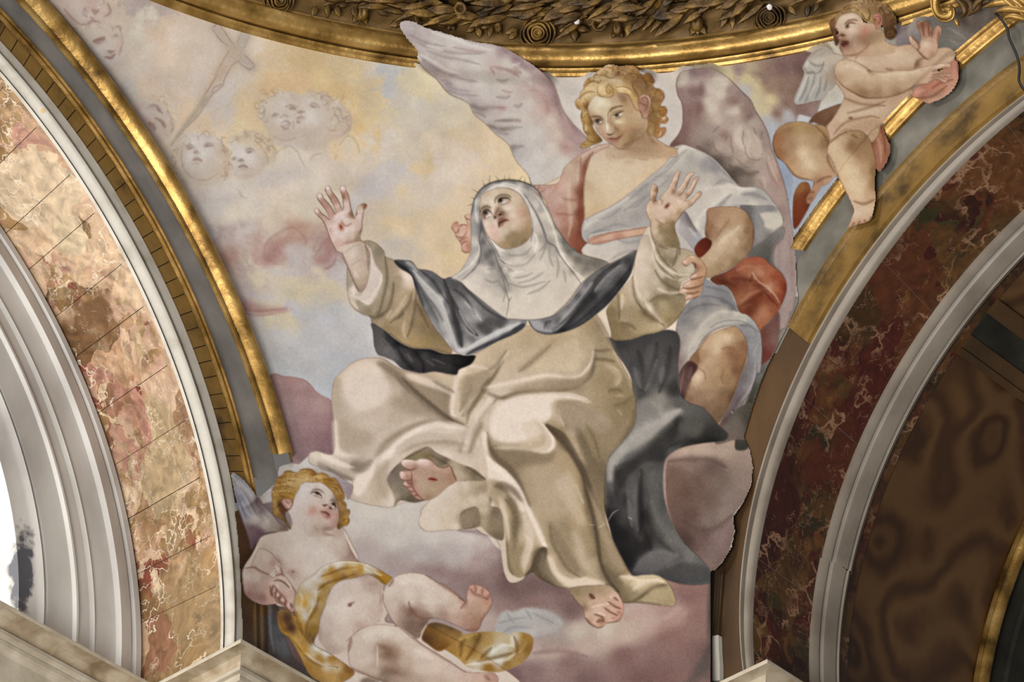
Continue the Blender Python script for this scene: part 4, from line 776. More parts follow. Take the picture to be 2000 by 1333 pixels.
S('8b6f6c', 7, .5, '240,680 215,780 205,880|300,650 270,760')
R('angel_tunic', '760,440 850,420 855,560 830,700 800,820 740,920 700,1010 650,1100 560,1200 500,1190 540,1090 600,985 660,850 700,720 750,600''', '790,480,8a878c 820,600,8c8a93 770,640,746c70 790,740,82808a 730,740,6d6263 720,860,6e6468 760,840,86828a 650,920,66565a 680,980,776a6e 620,1050,6b5752 560,1120,60463f 700,1060,7f7474 600,1180,6b514c 540,1180,8a736c', feather=.9)
S('b0abb0', 7, .5, '700,940 760,850 800,760 815,620|830,480 800,560'); S('533f3e', 10, .5, '690,900 640,1000 560,1110'); S('d0c8c6', 4, .7, '600,1115 650,1105|620,1020 640,1040|690,1090 715,1070|640,1080 660,1110')
R('painted_shadow', '830,720 880,700 950,640 1000,520 1010,420 1060,330 1110,200 1140,240 1000,470 900,680 820,860 740,1130 700,1140 740,1000 780,860''', '860,720,6a6a66 930,640,6f6e69 800,850,4c4b44 770,960,413e36 730,1090,3d382f 980,520,75706a 1060,380,8a7f78', feather=.9)
Z()
R('painted_shadow', '1396,846 1420,826 1440,800 1474,790 1462,856 1432,860 1400,868', '1410,850,6f6058 1440,830,6a5f58 1460,820,4a453d', feather=1.4)
# ------------------------------------------------------------------ angel's head
Z(1120, 120, .135)
R('angel_neck', '560,1180 900,1000 1060,900 1110,1050 1200,1160 1300,1230 1480,1260 1480,1400 500,1400', '700,1300,c3a587 900,1250,b59576 1050,1150,a98868 1100,1000,b0906f 1000,1250,b19171 1200,1250,b59575 1350,1300,c4a383 600,1300,cbb195 900,1150,a27f60', feather=1, fade=(318, 296))
D('94714f', .45, '960,1080,70,50,0 1150,1150,40,80,-40 760,1270,150,25,0')
R('angel_hair', '205,670 130,705 60,680 28,610 40,560 90,520 100,460 155,390 150,340 200,260 290,210 360,130 430,80 500,45 580,40 640,60 720,70 800,50 880,60 940,110 960,170 1010,200 1060,170 1120,190 1150,240 1180,300 1150,340 1180,390 1250,400 1310,460 1320,530 1280,600 1260,650 1330,660 1360,730 1340,790 1375,840 1340,900 1270,900 1250,960 1330,960 1340,1020 1290,1090 1210,1115 1160,1080 1080,1060 1000,900 300,900 420,1150 380,1180 210,1240 120,1260 110,1200 190,1150 200,1080 150,1000 140,920 110,820 130,720''', '''80,600,c9a874 60,650,b38c55 130,560,d0b384 200,480,d6bc90 250,360,d8c096 300,280,dac49a 220,300,c4a061 400,200,cfb080 480,120,d3b68a 560,120,c9a878 500,60,cdb28a 620,80,a07a58 700,110,a5805c 800,90,a98256 880,120,b08555 640,170,8d684c
560,250,dcc79f 660,290,dac49a 700,250,c4a06c 780,250,b28a58 400,400,dcc597 470,420,d9bf8e 520,400,b8945f 570,440,c7a470 480,490,caa871 680,400,dcc292 800,450,d3b27a 860,540,c6a068 880,640,c3a077 920,680,bd9770 900,300,95704a 980,340,93704c 1040,400,8f6c47 940,440,a07c50
1080,220,a97c4a 1130,260,9d7040 1100,330,8e6a44 1180,460,a37d50 1220,440,a77f50 1280,500,b48a66 1150,550,8d6840 1240,600,987349 1180,640,a5834f 1300,720,a9773f 1200,740,8f6f45 1150,820,94744a 1200,880,9a6f45 1330,860,b07c4c 1220,1020,a87848 1120,1000,aa9060 1310,1000,b87f58 1250,1090,b98a60
140,780,c7a76c 160,860,b8935a 180,960,c3a268 230,1000,a98451 250,900,8c683f 300,1040,94703f 240,1120,b8955c 320,1150,a07a48 160,1200,b89863 370,1150,7d5a35 200,660,8f6038''', feather=1.0, sm=5)
S('8a6233', 10, .6, '150,400 200,330 300,290 360,330|90,540 160,470 250,440 320,450|60,640 110,690 190,660 230,620|200,560 210,640 270,620 250,580|350,380 360,470 440,520 540,520 590,450 560,380 510,330|510,330 480,400 500,460 560,450 560,410|520,440 550,420|620,380 740,370 840,420 900,520|600,400 680,470 780,480 830,560 830,640|300,210 420,200 520,240 600,230 620,150|450,110 520,90 580,120 560,180|640,80 660,140 640,200|760,60 800,120 880,150|800,180 900,190 1010,210|830,230 960,240 1040,300|880,330 960,380 1010,450|860,300 860,380 900,440|1060,180 1120,230 1110,290 1040,300|1150,340 1190,420 1180,520|1200,400 1260,470 1240,560 1170,600|1270,450 1310,520 1270,580|1260,660 1250,740 1300,790 1350,750|1150,700 1160,780 1220,830|1100,780 1120,860 1200,900|1260,660 1320,670|1180,1080 1180,1000 1240,950|1200,1110 1270,1080 1290,980|1120,930 1080,1000 1110,1060|130,720 120,800 160,870|170,880 150,950 180,1030 250,1060|240,880 270,960 300,1050|200,1080 210,1140 300,1170 390,1150|130,1200 200,1220|190,740 250,860 300,960')
S('e6d3aa', 9, .6, '180,420 260,330 330,310|120,600 160,520 240,480|380,400 430,350 520,290|420,460 480,470|540,290 640,280 720,310|640,390 760,400 830,460|500,70 560,70|330,270 420,250 500,260|180,920 200,1000|60,580 90,560|160,980 190,1010')
S('6f4a28', 12, .5, '200,680 240,780 270,880 330,990 420,1130|850,340 900,440 940,520 940,640|1140,640 1160,720 1100,800|380,1100 420,1150|1000,220 1060,330 1060,420|640,100 650,180')
D('d9c6ae', .8, '1310,830,45,22,-30'); D('d5c3b0', .7, '1265,1045,14,45,25'); S('b97c50', 9, .7, '1350,800 1375,850 1330,900 1270,890|1330,970 1330,1040 1270,1095 1190,1110')
HA = ['8a6233', 'd9bd86', 'b08a50', 'e3cd9c', '7a5528']
curls(600, 330, 470, 270, -100, 60, 60, HA, 46, 8, .5, 5, .5); curls(1180, 640, 190, 460, -40, 170, 60, ['7a5528', 'b98a58', '94693a', 'c9a06c'], 42, 8, .5, 6, .6); curls(200, 850, 110, 380, 180, 360, 30, HA, 38, 8, .45, 7, .6)
# face
R('angel_face', '210,680 260,560 330,490 380,510 450,520 560,520 620,460 720,470 800,500 850,600 900,700 960,720 1000,820 1070,830 1080,950 1000,1080 900,1150 800,1240 680,1270 590,1220 480,1150 400,1070 330,980 290,880 240,800''', '''300,560,d9c8ac 400,600,ddcdb0 500,640,dccbad 350,700,dccbac 470,760,d8c4a3 620,560,bfa382 700,560,ab8a67 760,620,b8966f 640,640,d0b893 820,700,bf9e76 860,800,c2a47e 560,700,bb9c77 500,820,d6c2a2 280,800,b39572
320,900,cdb597 400,860,a08468 640,860,d3bb98 720,880,cfb48d 800,900,bf9d75 700,960,c6a47c 640,980,a98460 560,900,a5845f 490,950,dccab0 520,1020,d8c4aa 590,1000,b8946f 420,1000,cba98c 470,1080,c09a7f 380,980,b3917a
800,1000,b08a64 900,950,b39370 900,850,c0a07a 980,800,c3a68a 760,1080,b08d68 720,1130,bf9d77 650,1220,c0a07c 780,1200,9c7a58 850,1120,95734f 580,1190,b4927a 700,1050,a9835f 960,1000,a58461 560,1130,b08870 1040,900,b79675''', feather=1.0, sm=6)
D('8e6c4e', .45, '700,510,70,30,20 740,560,60,60,0 880,1020,60,60,0 800,1190,80,25,-30 640,1000,30,40,0 540,820,18,80,10'); D('c78e72', .35, '800,980,60,40,0 440,1050,40,40,0'); D('ece0c6', .5, '400,600,70,60,0 500,960,16,60,5 650,880,60,25,0')
S('6b4d36', 13, .75, '520,740 560,690 640,660 720,650|250,810 320,800 390,810 430,850'); S('846246', 10, .6, '560,770 600,740 680,715 730,700|290,860 340,835 400,850'); S('4a3424', 9, .85, '575,790 620,765 690,735 735,720|305,875 340,850 390,850 420,880'); S('80604a', 8, .6, '600,830 660,825 720,780|340,915 400,915 430,890')
D('e2d8cc', .85, '690,775,24,16,-25 400,880,20,15,10 590,800,8,8,0'); D('2e2a2c', .9, '632,785,26,22,0 350,872,24,24,0'); D('8a8a90', .6, '625,775,7,6,0 345,862,7,6,0'); D('4f4740', .5, '350,870,34,30,0')
S('7d5a40', 9, .6, '510,740 500,820 500,900|480,1050 520,1065 580,1050 610,1010|600,940 620,990'); S('553522', 9, .7, '490,1050 530,1068 570,1050'); S('efe4cf', 9, .6, '490,800 485,900 500,1000')
R('', '490,1125 560,1110 620,1115 670,1080 720,1055 690,1110 650,1160 600,1175 540,1150', '560,1125,94604a 640,1110,9a6650 620,1155,bb8872 560,1150,b5806a', feather=1.5, op=.85); S('5a3526', 8, .8, '490,1125 560,1120 620,1120 680,1085 720,1052'); S('9a7050', 10, .5, '600,1190 660,1180 700,1150|690,1040 720,1060')
S('7a5638', 14, .6, '330,990 420,1100 520,1180 600,1240 690,1270 790,1245 880,1150'); D('d9bfa0', .4, '660,1210,40,22,0')
R('angel_ear', '960,520 1000,485 1070,490 1120,540 1130,620 1110,720 1080,790 1050,830 1010,820 1000,760 960,700 950,600''', '980,520,c69a80 1060,510,cfa88e 1110,600,c49a80 1090,720,bf937a 1020,800,cda288 980,700,d0aa92 1020,560,8d5f48 1040,640,8a5a44 1030,700,7f4f3c 980,620,c49678', feather=1)
S('7c4f3a', 9, .7, '970,600 1010,530 1060,530 1080,600 1060,680 1030,720|960,600 1000,620 1050,640|1130,560 1125,680 1090,780'); S('e0bfa6', 7, .6, '975,520 1040,495 1100,540 1118,620')
# ------------------------------------------------------------------ saint: dark cloak falling behind
Z(1160, 640, .375)
R('saint_cloak', '60,60 120,60 420,20 440,200 445,330 490,390 570,420 640,500 700,560 680,590 560,605 450,630 380,680 360,760 365,880 400,1000 470,1120 560,1210 605,1270 610,1330 470,1340 300,1290 200,1290 60,1000 40,700 200,300''', '''140,100,43403f 200,180,4c4949 260,100,474444 320,160,545153 400,100,4a4646 240,260,565355 300,250,4b4849 360,250,5a5759 420,320,3f3b3a 250,340,4f4c4c 280,390,77726b 340,380,8a847a
420,440,8c857a 440,410,5f5b55 380,470,a09a90 300,500,9b958f 220,560,948e8a 140,630,a29d98 90,690,8d8a87 90,800,6d6a6b 180,670,6b6765 260,620,726d6a 340,540,726d66 440,480,4c4944 520,520,57544e 420,560,45423f 480,580,4f4c49 600,570,35312d
200,720,494546 320,660,4a4746 280,760,55514f 160,800,4a464a 210,860,5c575a 280,860,4b4a4a 330,820,57554f 130,900,403c3f 200,960,5a5658 260,980,2f2c2e 320,960,4d4c4a 360,1000,605d58 100,980,343133 150,1080,2b2829 230,1100,4a4648 280,1100,312d30 340,1080,55534f 400,1100,6a665e
180,1180,2c292a 250,1190,454146 300,1200,5d5a5c 400,1190,645f5d 330,1260,504d50 440,1230,4b494c 500,1190,706c64 560,1220,625f5f 520,1290,4c4c50 430,1310,47474b 580,1300,55565a''', feather=1, sm=4)
S('2c2929', 14, .5, '230,120 260,240 250,330|330,80 310,200 270,300|400,100 380,240 340,340|250,740 240,900 245,1050|160,860 180,1000 230,1150|110,720 110,800 120,880|280,1000 330,1100 420,1180|380,640 420,560 430,500|560,600 480,590 400,620')
S('7b7678', 12, .5, '210,210 230,280 250,320|330,170 300,250 270,330|360,200 350,290|300,900 340,1010 420,1110 520,1190|240,760 220,900 230,1060|180,900 200,1040|210,1270 260,1200 340,1170 440,1190|380,1250 460,1220 560,1230')
S('b3ada3', 16, .55, '120,640 200,570 300,500 400,450 450,430|70,720 90,670 150,610|300,390 340,420 340,460'); S('3a3634', 16, .5, '120,730 200,690 300,610 400,500 450,450|65,760 70,860 100,920|140,740 110,800'); S('24211f', 18, .5, '60,930 110,1050 180,1250|250,980 270,1080 300,1160|450,640 520,600 640,590')
P('a8a299', .75, 7, '60,740 80,680 150,600 250,530 350,470 440,425 465,440 380,505 280,592 170,662 112,722 100,800 68,800')
P('343130', .75, 9, '120,745 200,695 300,615 400,515 452,462 440,520 385,620 362,700 280,700 200,760 135,860 112,800')
P('8a847b', .6, 8, '230,400 300,368 370,368 345,420 352,470 280,492 230,470')
P('252223', .7, 7, '238,740 256,900 252,1060 236,1100 228,900')
P('625e5d', .65, 9, '285,760 352,760 345,900 385,1040 485,1150 560,1210 420,1130 330,1020 292,900')
P('5a5658', .6, 8, '175,780 215,780 222,900 228,1060 200,1000 178,900')
P('6a6668', .65, 7, '205,1275 255,1205 340,1168 445,1185 380,1238 300,1290')
P('232021', .7, 10, '70,960 150,1050 240,1105 300,1150 232,1200 190,1265 110,1090')
P('4a4749', .6, 8, '380,1255 470,1222 580,1240 600,1320 470,1330 350,1300')
P('57545a', .5, 8, '130,130 170,120 200,260 220,330 180,300|'.replace('|', ''))
P('5f5c60', .5, 8, '280,100 320,100 290,240 250,330 260,240')
S('b9b0aa', 3, .6, '75,1010 100,970 130,950|180,990 200,1000')
# ------------------------------------------------------------------ habit: whole robe, then its folds
Z(620, 660, .255)
R('painted_saint', '130,330 180,270 260,200 340,165 420,155 500,160 580,210 660,250 800,275 900,255 1050,290 1190,200 1220,120 1500,30 1600,-60 2000,-200 2200,0 2250,400 2200,800 2150,1100 2250,1500 2300,1800 2250,1960 1960,1940 1800,1870 1700,1800 1620,1760 1580,1850 1480,1880 1430,1800 1380,1560 1260,1500 1180,1450 880,1445 840,1400 790,1330 860,1240 760,1250 640,1270 560,1300 420,1285 260,1240 235,1190 270,1100 160,1080 20,1000 -60,960 -60,890 0,870 120,890 130,700 110,480''', '''220,300,cdc0ac 160,340,bfb29c 350,210,cdbfaa 450,240,c6b8a2 300,400,d0c4b1 450,400,cdc1ae 600,420,c6b9a4 300,550,cbbfac 150,560,b9ab96 200,650,bfb29e 250,750,bdb09c 400,650,c9bca8 350,780,b9ac98 160,800,cfc4b2 200,880,d0c5b3
500,550,c4b7a2 620,500,b0a289 750,480,a39477 650,580,c0b29b 850,540,907f66 560,250,a5967c 700,400,8f8069 800,480,837461 950,580,7a6b57 1000,600,85765f 700,290,b6a68b 800,330,b3a388 900,400,9d8c70 950,300,c6b697 1000,350,cbbb9d 1000,440,9b8a6e 980,520,8d7c62
900,620,ccc0ad 1050,660,cabda9 1000,720,c6b9a4 800,640,cbbeab 700,700,c8bca8 560,800,c9bdaa 700,780,c3b6a2 900,800,cbbfac 1050,780,c4b7a2 500,880,cdc2b0 620,880,cbbfab 800,860,cbbfab 400,950,cdc2b0 350,1080,cfc4b2 430,1100,c6b9a1 460,1180,c3b598 330,1180,cfc5b4 550,1230,d0c6b5 280,1210,bdb2a0
1000,880,d0c5b3 1150,950,cabeaa 1230,1010,c2b49d 1100,760,c9bda9 1150,720,b8aa93 1180,850,bbae97 1230,780,d0c4b1 1260,900,cfc3af 1300,950,d0c4b0 1340,1060,d0c4b0
0,920,cfc6b6 100,940,c3b8a6 200,1000,b3a894 40,990,aba08e 300,1000,a89c89 340,960,9d917e 120,1050,b6ab9b 280,950,c3b8a6''', feather=1, sm=13)
P('9a8a6e', .75, 14, '480,180 600,220 700,290 820,350 1010,440 1025,610 900,560 700,400 560,270')
P('6f604a', .7, 9, '600,270 700,370 800,450 940,560 1040,620 980,620 840,530 700,410 620,330')
P('a3957a', .6, 20, '580,480 720,440 860,540 1000,640 800,600 640,560')
P('ab9d85', .7, 26, '180,600 260,690 430,740 400,810 300,850 190,880 165,760')
P('d8cdb9', .6, 12, '120,640 150,640 170,840 240,900 180,920 125,880')
P('b5a78e', .7, 12, '130,330 175,320 165,560 130,590 112,480')
P('c9baa0', .7, 10, '700,280 900,330 1050,400 1040,430 900,380 780,350')
P('85765f', .55, 10, '880,330 1010,400 1040,420 1030,480 940,420')
P('a89a82', .65, 12, '430,900 520,770 700,680 880,630 1000,680 1160,695 1150,720 980,715 820,700 640,770 500,880')
P('b3a58e', .5, 10, '640,880 760,830 900,800 1100,830 1200,930 1080,880 900,840 760,860')
P('dbd1be', .6, 9, '480,870 620,760 800,690 1000,710 1140,715 1000,740 820,730 640,800')
P('8d806c', .65, 12, '280,940 360,960 420,930 380,1010 330,1030 250,1000')
P('968a76', .7, 9, '10,960 100,1000 200,1040 270,1080 200,1080 90,1040 10,1000')
P('d8cfbf', .6, 9, '-40,900 80,910 200,970 260,1010 150,990 20,940')
P('b8aa90', .5, 14, '400,1040 460,1060 520,1180 460,1260 420,1200')
# thigh, waist, skirt on the right half
Z(860, 680, .24)
R('painted_saint', '120,200 180,140 250,100 300,40 400,-60 620,-160 900,-200 1080,-300 1240,-300 1390,-60 1440,60 1500,180 1560,300 1590,430 1580,620 1470,780 1370,900 1340,1100 1340,1300 1300,1420 700,1420 560,1380 430,1250 400,1150 350,800 230,660 90,560''', '''220,220,cabb9d 300,180,c3b291 200,300,b7a685 180,420,bfae8f 130,400,d0c4ad 120,540,c6b9a1 250,380,b5a485 330,300,b0a080 400,160,b0a07e 350,120,c9b897 480,60,b9a887 560,0,c0ae8b 480,180,c9b999 600,150,c6b594 700,60,bfae8a 650,250,c9baa0
800,120,cbbb9a 900,60,bba985 950,130,cdbfa2 1080,160,cec0a4 1150,60,c9b997 1200,0,b5a480 1100,-100,baa884 900,-100,b3a17c 1000,-200,a8956f 700,-60,b3a27c 1200,-200,a08e68 1300,-200,8b7b5a 1330,-60,9b8b68 1330,60,9c8c68 1240,160,a3926d
1120,230,c9ba9b 900,230,cdbfa3 800,260,c3b597 600,320,cabca3 450,350,cec2ad 900,290,a9987a 1050,270,a39172 1150,260,958460 700,330,b5a588 550,400,c3b59c 1000,330,93825f 1100,320,8d7c59
1350,160,a29168 1430,200,a08f66 1300,250,97855f 1400,330,8e7d57 1500,350,97865e 1550,500,86754f 1450,460,8a7953 1300,380,a18f69 1200,400,b3a27f 1050,380,c6b896 900,400,cdc0a6 700,420,cfc3ae 500,500,cdc1ab 400,600,ccc0a9 600,560,d0c5b1 750,560,cfc3ae
900,520,cbbda0 1000,480,b09e7a 1100,500,a5936e 1200,500,a4926c 1300,560,a08e68 1450,600,91805a 1350,700,8d7c58 1500,700,7d6d4b 1200,640,95845f 1100,600,a5936d 1000,620,c3b394 900,620,b8a784 860,640,8d7b58 950,700,82714f 1050,700,a49270 1100,780,88785a
1200,760,83735a 1280,860,75674c 1200,900,6f6148 1300,960,6c5f44 1150,820,99886a 1000,780,6d5f45 1080,880,a28f6c 1150,960,6b5d45 1250,1050,6f6146 1300,1150,6d6044 1200,1120,77684f 1300,1300,75664a
800,660,cfc2a9 650,680,cdc0a6 500,720,c9bb9f 800,740,cabb9c 900,760,c3b28f 860,820,c9b996 700,800,c6b796 500,800,b3a283 420,760,a08f70 450,860,7d6c50 600,880,8f7e5e 750,880,a6946f 900,880,ae9b73 1000,920,b09b6f 550,960,86745a 700,980,a3906d 850,1000,af9c76 1000,1050,b59d6c
700,1100,9c8a69 850,1150,ad9a75 1000,1200,ad9868 1080,1100,ae9768 1120,1250,a18c5e 650,1050,87765a 380,750,c4b59a 340,700,cabda5 380,900,cabda4 420,1000,cfc2a9 480,1080,cbbda2 560,1080,c4b597 600,1200,c9bb9f 680,1320,bfae90 450,1130,8f7e5c 500,1200,8d7c5a 560,1180,a69673 520,1280,b0a07c 600,1300,94835f
1000,1330,b09c72 850,1330,b5a27c 1150,1330,a08c62 760,1330,a3916c''', feather=4, sm=13)
P('b09f7e', .7, 10, '190,240 260,220 420,180 340,330 240,420 170,500 160,380')
P('7c6c4c', .6, 8, '520,60 420,220 330,330 240,520 210,640 260,500 360,360 450,230')
P('9b8965', .8, 9, '500,405 640,345 800,330 1000,290 1130,245 1245,60 1250,130 1200,260 1020,340 800,360 560,402')
P('c9b996', .6, 14, '740,180 900,40 1040,-60 1120,-60 1130,150 1000,220 840,200')
P('a3926e', .55, 14, '620,180 760,60 900,-60 1000,-120 860,40 700,180')
P('94835d', .75, 20, '960,470 1100,500 1250,560 1400,640 1570,560 1480,780 1370,900 1345,1300 1250,1180 1130,950 1010,800 870,650 900,620 1000,640 1010,560')
P('a8966f', .6, 18, '1000,450 1200,480 1400,600 1300,640 1100,560')
P('6c5d42', .65, 16, '1090,630 1180,760 1250,900 1330,960 1335,1250 1240,1100 1170,900')
P('74654a', .7, 9, '860,630 960,700 1060,820 1160,960 1280,1250 1230,1230 1130,1010 1020,840 900,700')
P('a89670', .9, 12, '430,830 600,835 800,855 920,830 990,840 1080,930 1180,1150 1250,1400 760,1400 640,1100 480,930')
P('7d6c4c', .75, 26, '400,800 470,850 620,880 760,900 700,960 600,1000 500,920 430,860')
P('b8a273', .5, 24, '960,900 1040,950 1120,1150 1160,1330 1060,1330 1000,1100')
P('ded3bf', .7, 22, '480,500 700,430 880,440 900,540 820,600 830,700 700,760 480,760 420,650')
P('d6c9af', .6, 10, '780,600 850,640 930,760 900,830 800,845 700,830 840,800 870,740')
P('8e7d58', .6, 12, '1380,120 1500,200 1580,420 1580,600 1500,640 1530,420 1470,260')
P('83724d', .55, 9, '1360,350 1440,330 1500,350 1440,370|'.replace('|',''))
P('86754f', .5, 14, '1420,460 1580,400 1580,480 1500,500')
S('6e5e42', 16, .55, '860,630 940,720 1020,800 1100,890 1170,980 1250,1180|385,690 400,800 460,900 560,990 640,1100 720,1280|440,1130 540,1180 640,1250'); S('6b5d46', 12, .5, '1120,640 1180,780 1230,880|1180,600 1260,760 1300,900|960,520 1020,620 1100,780|1140,960 1200,1120 1290,1300')
S('dbd0bb', 14, .6, '350,800 370,700 360,690|860,650 920,740 920,800 870,850 760,840|440,820 600,820 780,845|120,220 100,400 90,520 130,560|180,150 260,150 380,170|350,420 260,560 190,720 170,850|360,330 500,300 700,260 860,225 1000,235|390,1000 400,1080')
S('8a7a5c', 14, .55, '380,330 330,400 240,520 220,620|520,100 430,220 340,320|470,410 370,510 290,620 240,720|500,410 620,370 800,360 1000,345 1120,320 1200,250|1240,100 1240,200 1160,290|250,660 180,620 100,560|400,180 470,130 540,20|640,200 740,120 900,-20|260,300 200,440 160,520|300,420 240,480 180,560')
S('d8cdb6', 10, .6, '430,480 560,400 720,372 900,366 1080,380 1200,420|1140,230 1230,120 1250,20|330,340 200,540|560,30 480,140 400,250|960,500 980,560 1010,640')
S('6f5f3f', 12, .5, '1370,350 1440,340 1480,360|1420,470 1500,450 1570,400|1260,20 1300,25 1380,10|1250,90 1340,95 1420,110'); S('b8a67c', 10, .5, '1400,150 1460,200 1470,260 1430,310|1420,390 1500,390|1440,500 1480,550')
S('8d7d5c', 14, .45, '960,440 1100,470 1250,540|1100,490 1220,560 1330,640|1000,420 1150,440')
S('5d5038', 18, .5, '1580,500 1560,640 1460,790 1370,900|1340,960 1335,1100 1340,1320')
# hem and lower skirt
Z(880, 900, .255)
R('painted_saint', '260,-20 420,-200 960,-200 1180,0 1170,200 1180,400 1240,600 1320,760 1390,880 1480,880 1580,880 1660,930 1710,1020 1720,1110 1620,1110 1420,1090 1320,1090 1290,1020 1210,960 1060,960 930,985 800,960 680,900 620,850 570,890 520,900 450,850 430,700 420,560 400,420 340,300 290,230 260,100''', '''300,80,cfc1a6 330,180,c0b08f 360,200,93825f 420,160,c9ba9d 480,230,cdbfa4 450,280,8f7f5d 400,300,b8a784 430,400,ab9a76 500,320,96855f 500,480,907f5b 470,600,a99873 500,700,a3926d 550,600,b7a783 580,400,c3b495 620,520,cabca0 600,600,c9bb9f
680,620,c6b799 720,660,b7a785 560,750,a5946f 520,840,9c8b66 590,780,ad9c79 620,720,8f7f5f 690,700,77694e 680,800,857558 720,860,7f7055 640,840,8c7c5e 780,740,bba985 800,850,b9a884 860,930,bcac8a 1000,930,b7a783 780,900,8f7f60 740,900,776852
500,60,8a7959 600,0,a08e6a 700,100,b29f79 600,180,95835f 650,280,a08e69 750,250,b3a07a 850,200,b8a47c 900,100,b59e6e 950,200,b0996a 800,380,b5a27c 900,350,b3a076 1000,320,a9925f 980,440,b09c6f 1080,380,86754f 1040,260,83734f
760,480,a89673 850,560,aa9874 950,560,b29f79 1050,500,a28e64 760,600,a8966f 850,680,a5946f 950,700,ae9c78 1060,650,a3916a 860,780,a3926e 960,820,ae9d7a 1080,800,b2a17d 1100,880,b0a07e 1000,880,9c8b68 1140,700,83724f 1200,680,8b7a58 1240,760,8a7957
1180,840,75664a 1220,900,7d6d50 1300,870,97865f 1130,560,8a7a56 1180,600,8f7f5c 1120,240,6e6147 1100,100,6b5e45 1170,380,82734f 1060,0,6d5f45 1150,20,726549
1350,900,b5a479 1420,930,b9a87f 1500,900,b3a278 1600,950,a99a70 1550,960,bdad85 1480,1000,a3946d 1400,1010,978764 1320,1010,83744f 1340,1060,7a6b4a 1500,1060,ac9c74 1600,1050,b0a077 1680,1040,a49469 1620,1100,9a8a62''', feather=1, sm=11, fade=(880, 975))
P('87765a', .7, 14, '340,180 420,170 520,220 540,300 490,290 430,240 350,220')
P('7d6d4d', .65, 12, '430,280 500,300 520,460 500,640 470,560 480,420')
P('d0c2a4', .7, 10, '290,-20 420,60 520,200 600,380 700,580 740,680 690,650 600,480 540,300 440,140 320,80')
P('9a8963', .6, 16, '430,500 500,640 560,640 600,760 540,890 470,860 440,700')
P('75674a', .75, 8, '625,840 640,740 690,680 735,690 740,800 800,920 860,965 760,940 680,895')
P('998862', .6, 20, '760,480 860,560 930,700 1010,860 900,820 800,700')
P('b9a883', .55, 16, '760,720 800,720 880,860 1060,890 1180,940 940,960 840,930 770,840')
P('77684a', .7, 12, '990,0 1050,220 1110,420 1140,620 1170,780 1240,900 1180,860 1120,700 1060,480 1000,240')
P('8a7955', .6, 14, '1060,100 1170,200 1180,420 1240,620 1380,880 1260,880 1180,640 1100,360')
P('6d5f44', .6, 10, '1150,780 1230,850 1330,900 1290,1010 1220,930')
P('bfae84', .7, 12, '1300,900 1480,890 1640,930 1560,950 1460,1010 1380,960')
P('86764f', .6, 9, '1400,1080 1500,1020 1640,950 1680,970 1540,1000 1460,1060')
S('6a5b40', 14, .55, '640,830 640,760 670,690 730,680|760,500 780,620 830,720 900,830 1000,900|1000,60 1040,250 1100,420 1130,600 1150,760 1210,900 1290,1010|420,300 470,360 500,450 490,600|360,190 440,240 500,270|1060,160 1120,300 1200,500 1300,720 1360,850|1640,950 1560,970 1480,1030 1400,1080|430,620 440,780 480,880')
S('d3c6aa', 14, .55, '300,-20 320,60 400,60 500,180 560,260 620,400 690,540 740,670|560,560 620,640 600,740 560,860|750,740 790,850 900,920 1050,900|870,960 1000,955 1180,950|880,60 960,200 1020,330|1300,890 1420,890 1560,890 1650,950|1380,960 1440,920|380,330 430,450 450,600')
S('5d4f38', 10, .6, '570,895 620,850 690,905 800,962 930,985|1320,1090 1420,1090 1620,1112|1190,950 1270,990 1310,1060'); D('8f7f5d', .5, '930,620,40,120,-20 880,520,50,80,-30 800,620,30,80,-25')
S('e0d6c8', 3, .7, '1070,495 1110,490 1100,455|1130,520 1200,480|1120,130 1150,128')
# ------------------------------------------------------------------ habit: the great folds
Z(860, 680, .24)
R('', '-960,300 -860,120 -560,80 -300,200 0,230 120,200 250,100 400,-60 620,-160 900,-200 1080,-300 1240,-300 1390,-60 1440,60 1500,180 1560,300 1590,430 1580,620 1470,780 1370,900 1340,1100 1340,1333 1420,1600 1560,1860 1820,1900 1920,2120 1500,2080 1370,1990 1060,1990 760,1890 640,1890 560,1880 480,1700 380,1400 300,1250 -600,1250 -960,900', 'ffffff', op=0.)
P('6f6048', .75, 7, '330,335 500,400 640,367 800,357 1000,343 1110,318 1205,250 1245,120 1262,0 1270,90 1235,230 1150,305 1010,352 800,368 640,380 500,425')
P('a08f74', .6, 12, '560,345 700,300 860,262 1000,262 1120,255 1190,210 1180,270 1080,318 960,338 760,350 620,365')
P('dccfb8', .75, 7, '330,325 500,292 650,257 850,216 1000,226 1130,220 1195,160 1240,60 1252,-20 1240,90 1205,185 1135,242 1000,248 850,240 650,280 500,312')
P('e0d6c6', .75, 10, '430,520 500,450 600,405 800,374 1000,378 1150,405 1230,450 1120,430 960,420 900,470 900,560 840,610 760,580 660,640 700,740 560,770 440,740 400,640')
P('a3937a', .7, 14, '945,465 1100,440 1300,520 1400,640 1300,700 1200,640 1100,720 1020,650 985,560')
P('c9baa0', .6, 10, '760,600 850,640 920,740 922,800 880,848 800,850 860,790 850,720')
P('e0d5c2', .6, 4, '790,585 850,630 925,735 928,810 880,856 800,856 870,835 908,790 900,735 840,650')
P('5f513c', .8, 6, '858,622 930,648 1015,700 1085,800 1155,930 1205,1050 1260,1200 1300,1330 1220,1180 1130,1000 1050,860 980,770 900,690')
P('c0ae8e', .6, 12, '1020,660 1080,690 1160,860 1200,960 1150,920 1080,800')
P('8a795e', .75, 14, '420,800 520,835 700,830 800,862 890,862 940,840 900,930 760,960 620,940 500,930')
P('6e5f48', .7, 10, '392,720 420,800 480,880 580,960 660,1080 740,1290 700,1290 610,1110 520,1000 440,910 400,820')
P('b5a488', .6, 30, '700,980 850,960 1000,980 1090,1100 1150,1330 800,1330 700,1130')
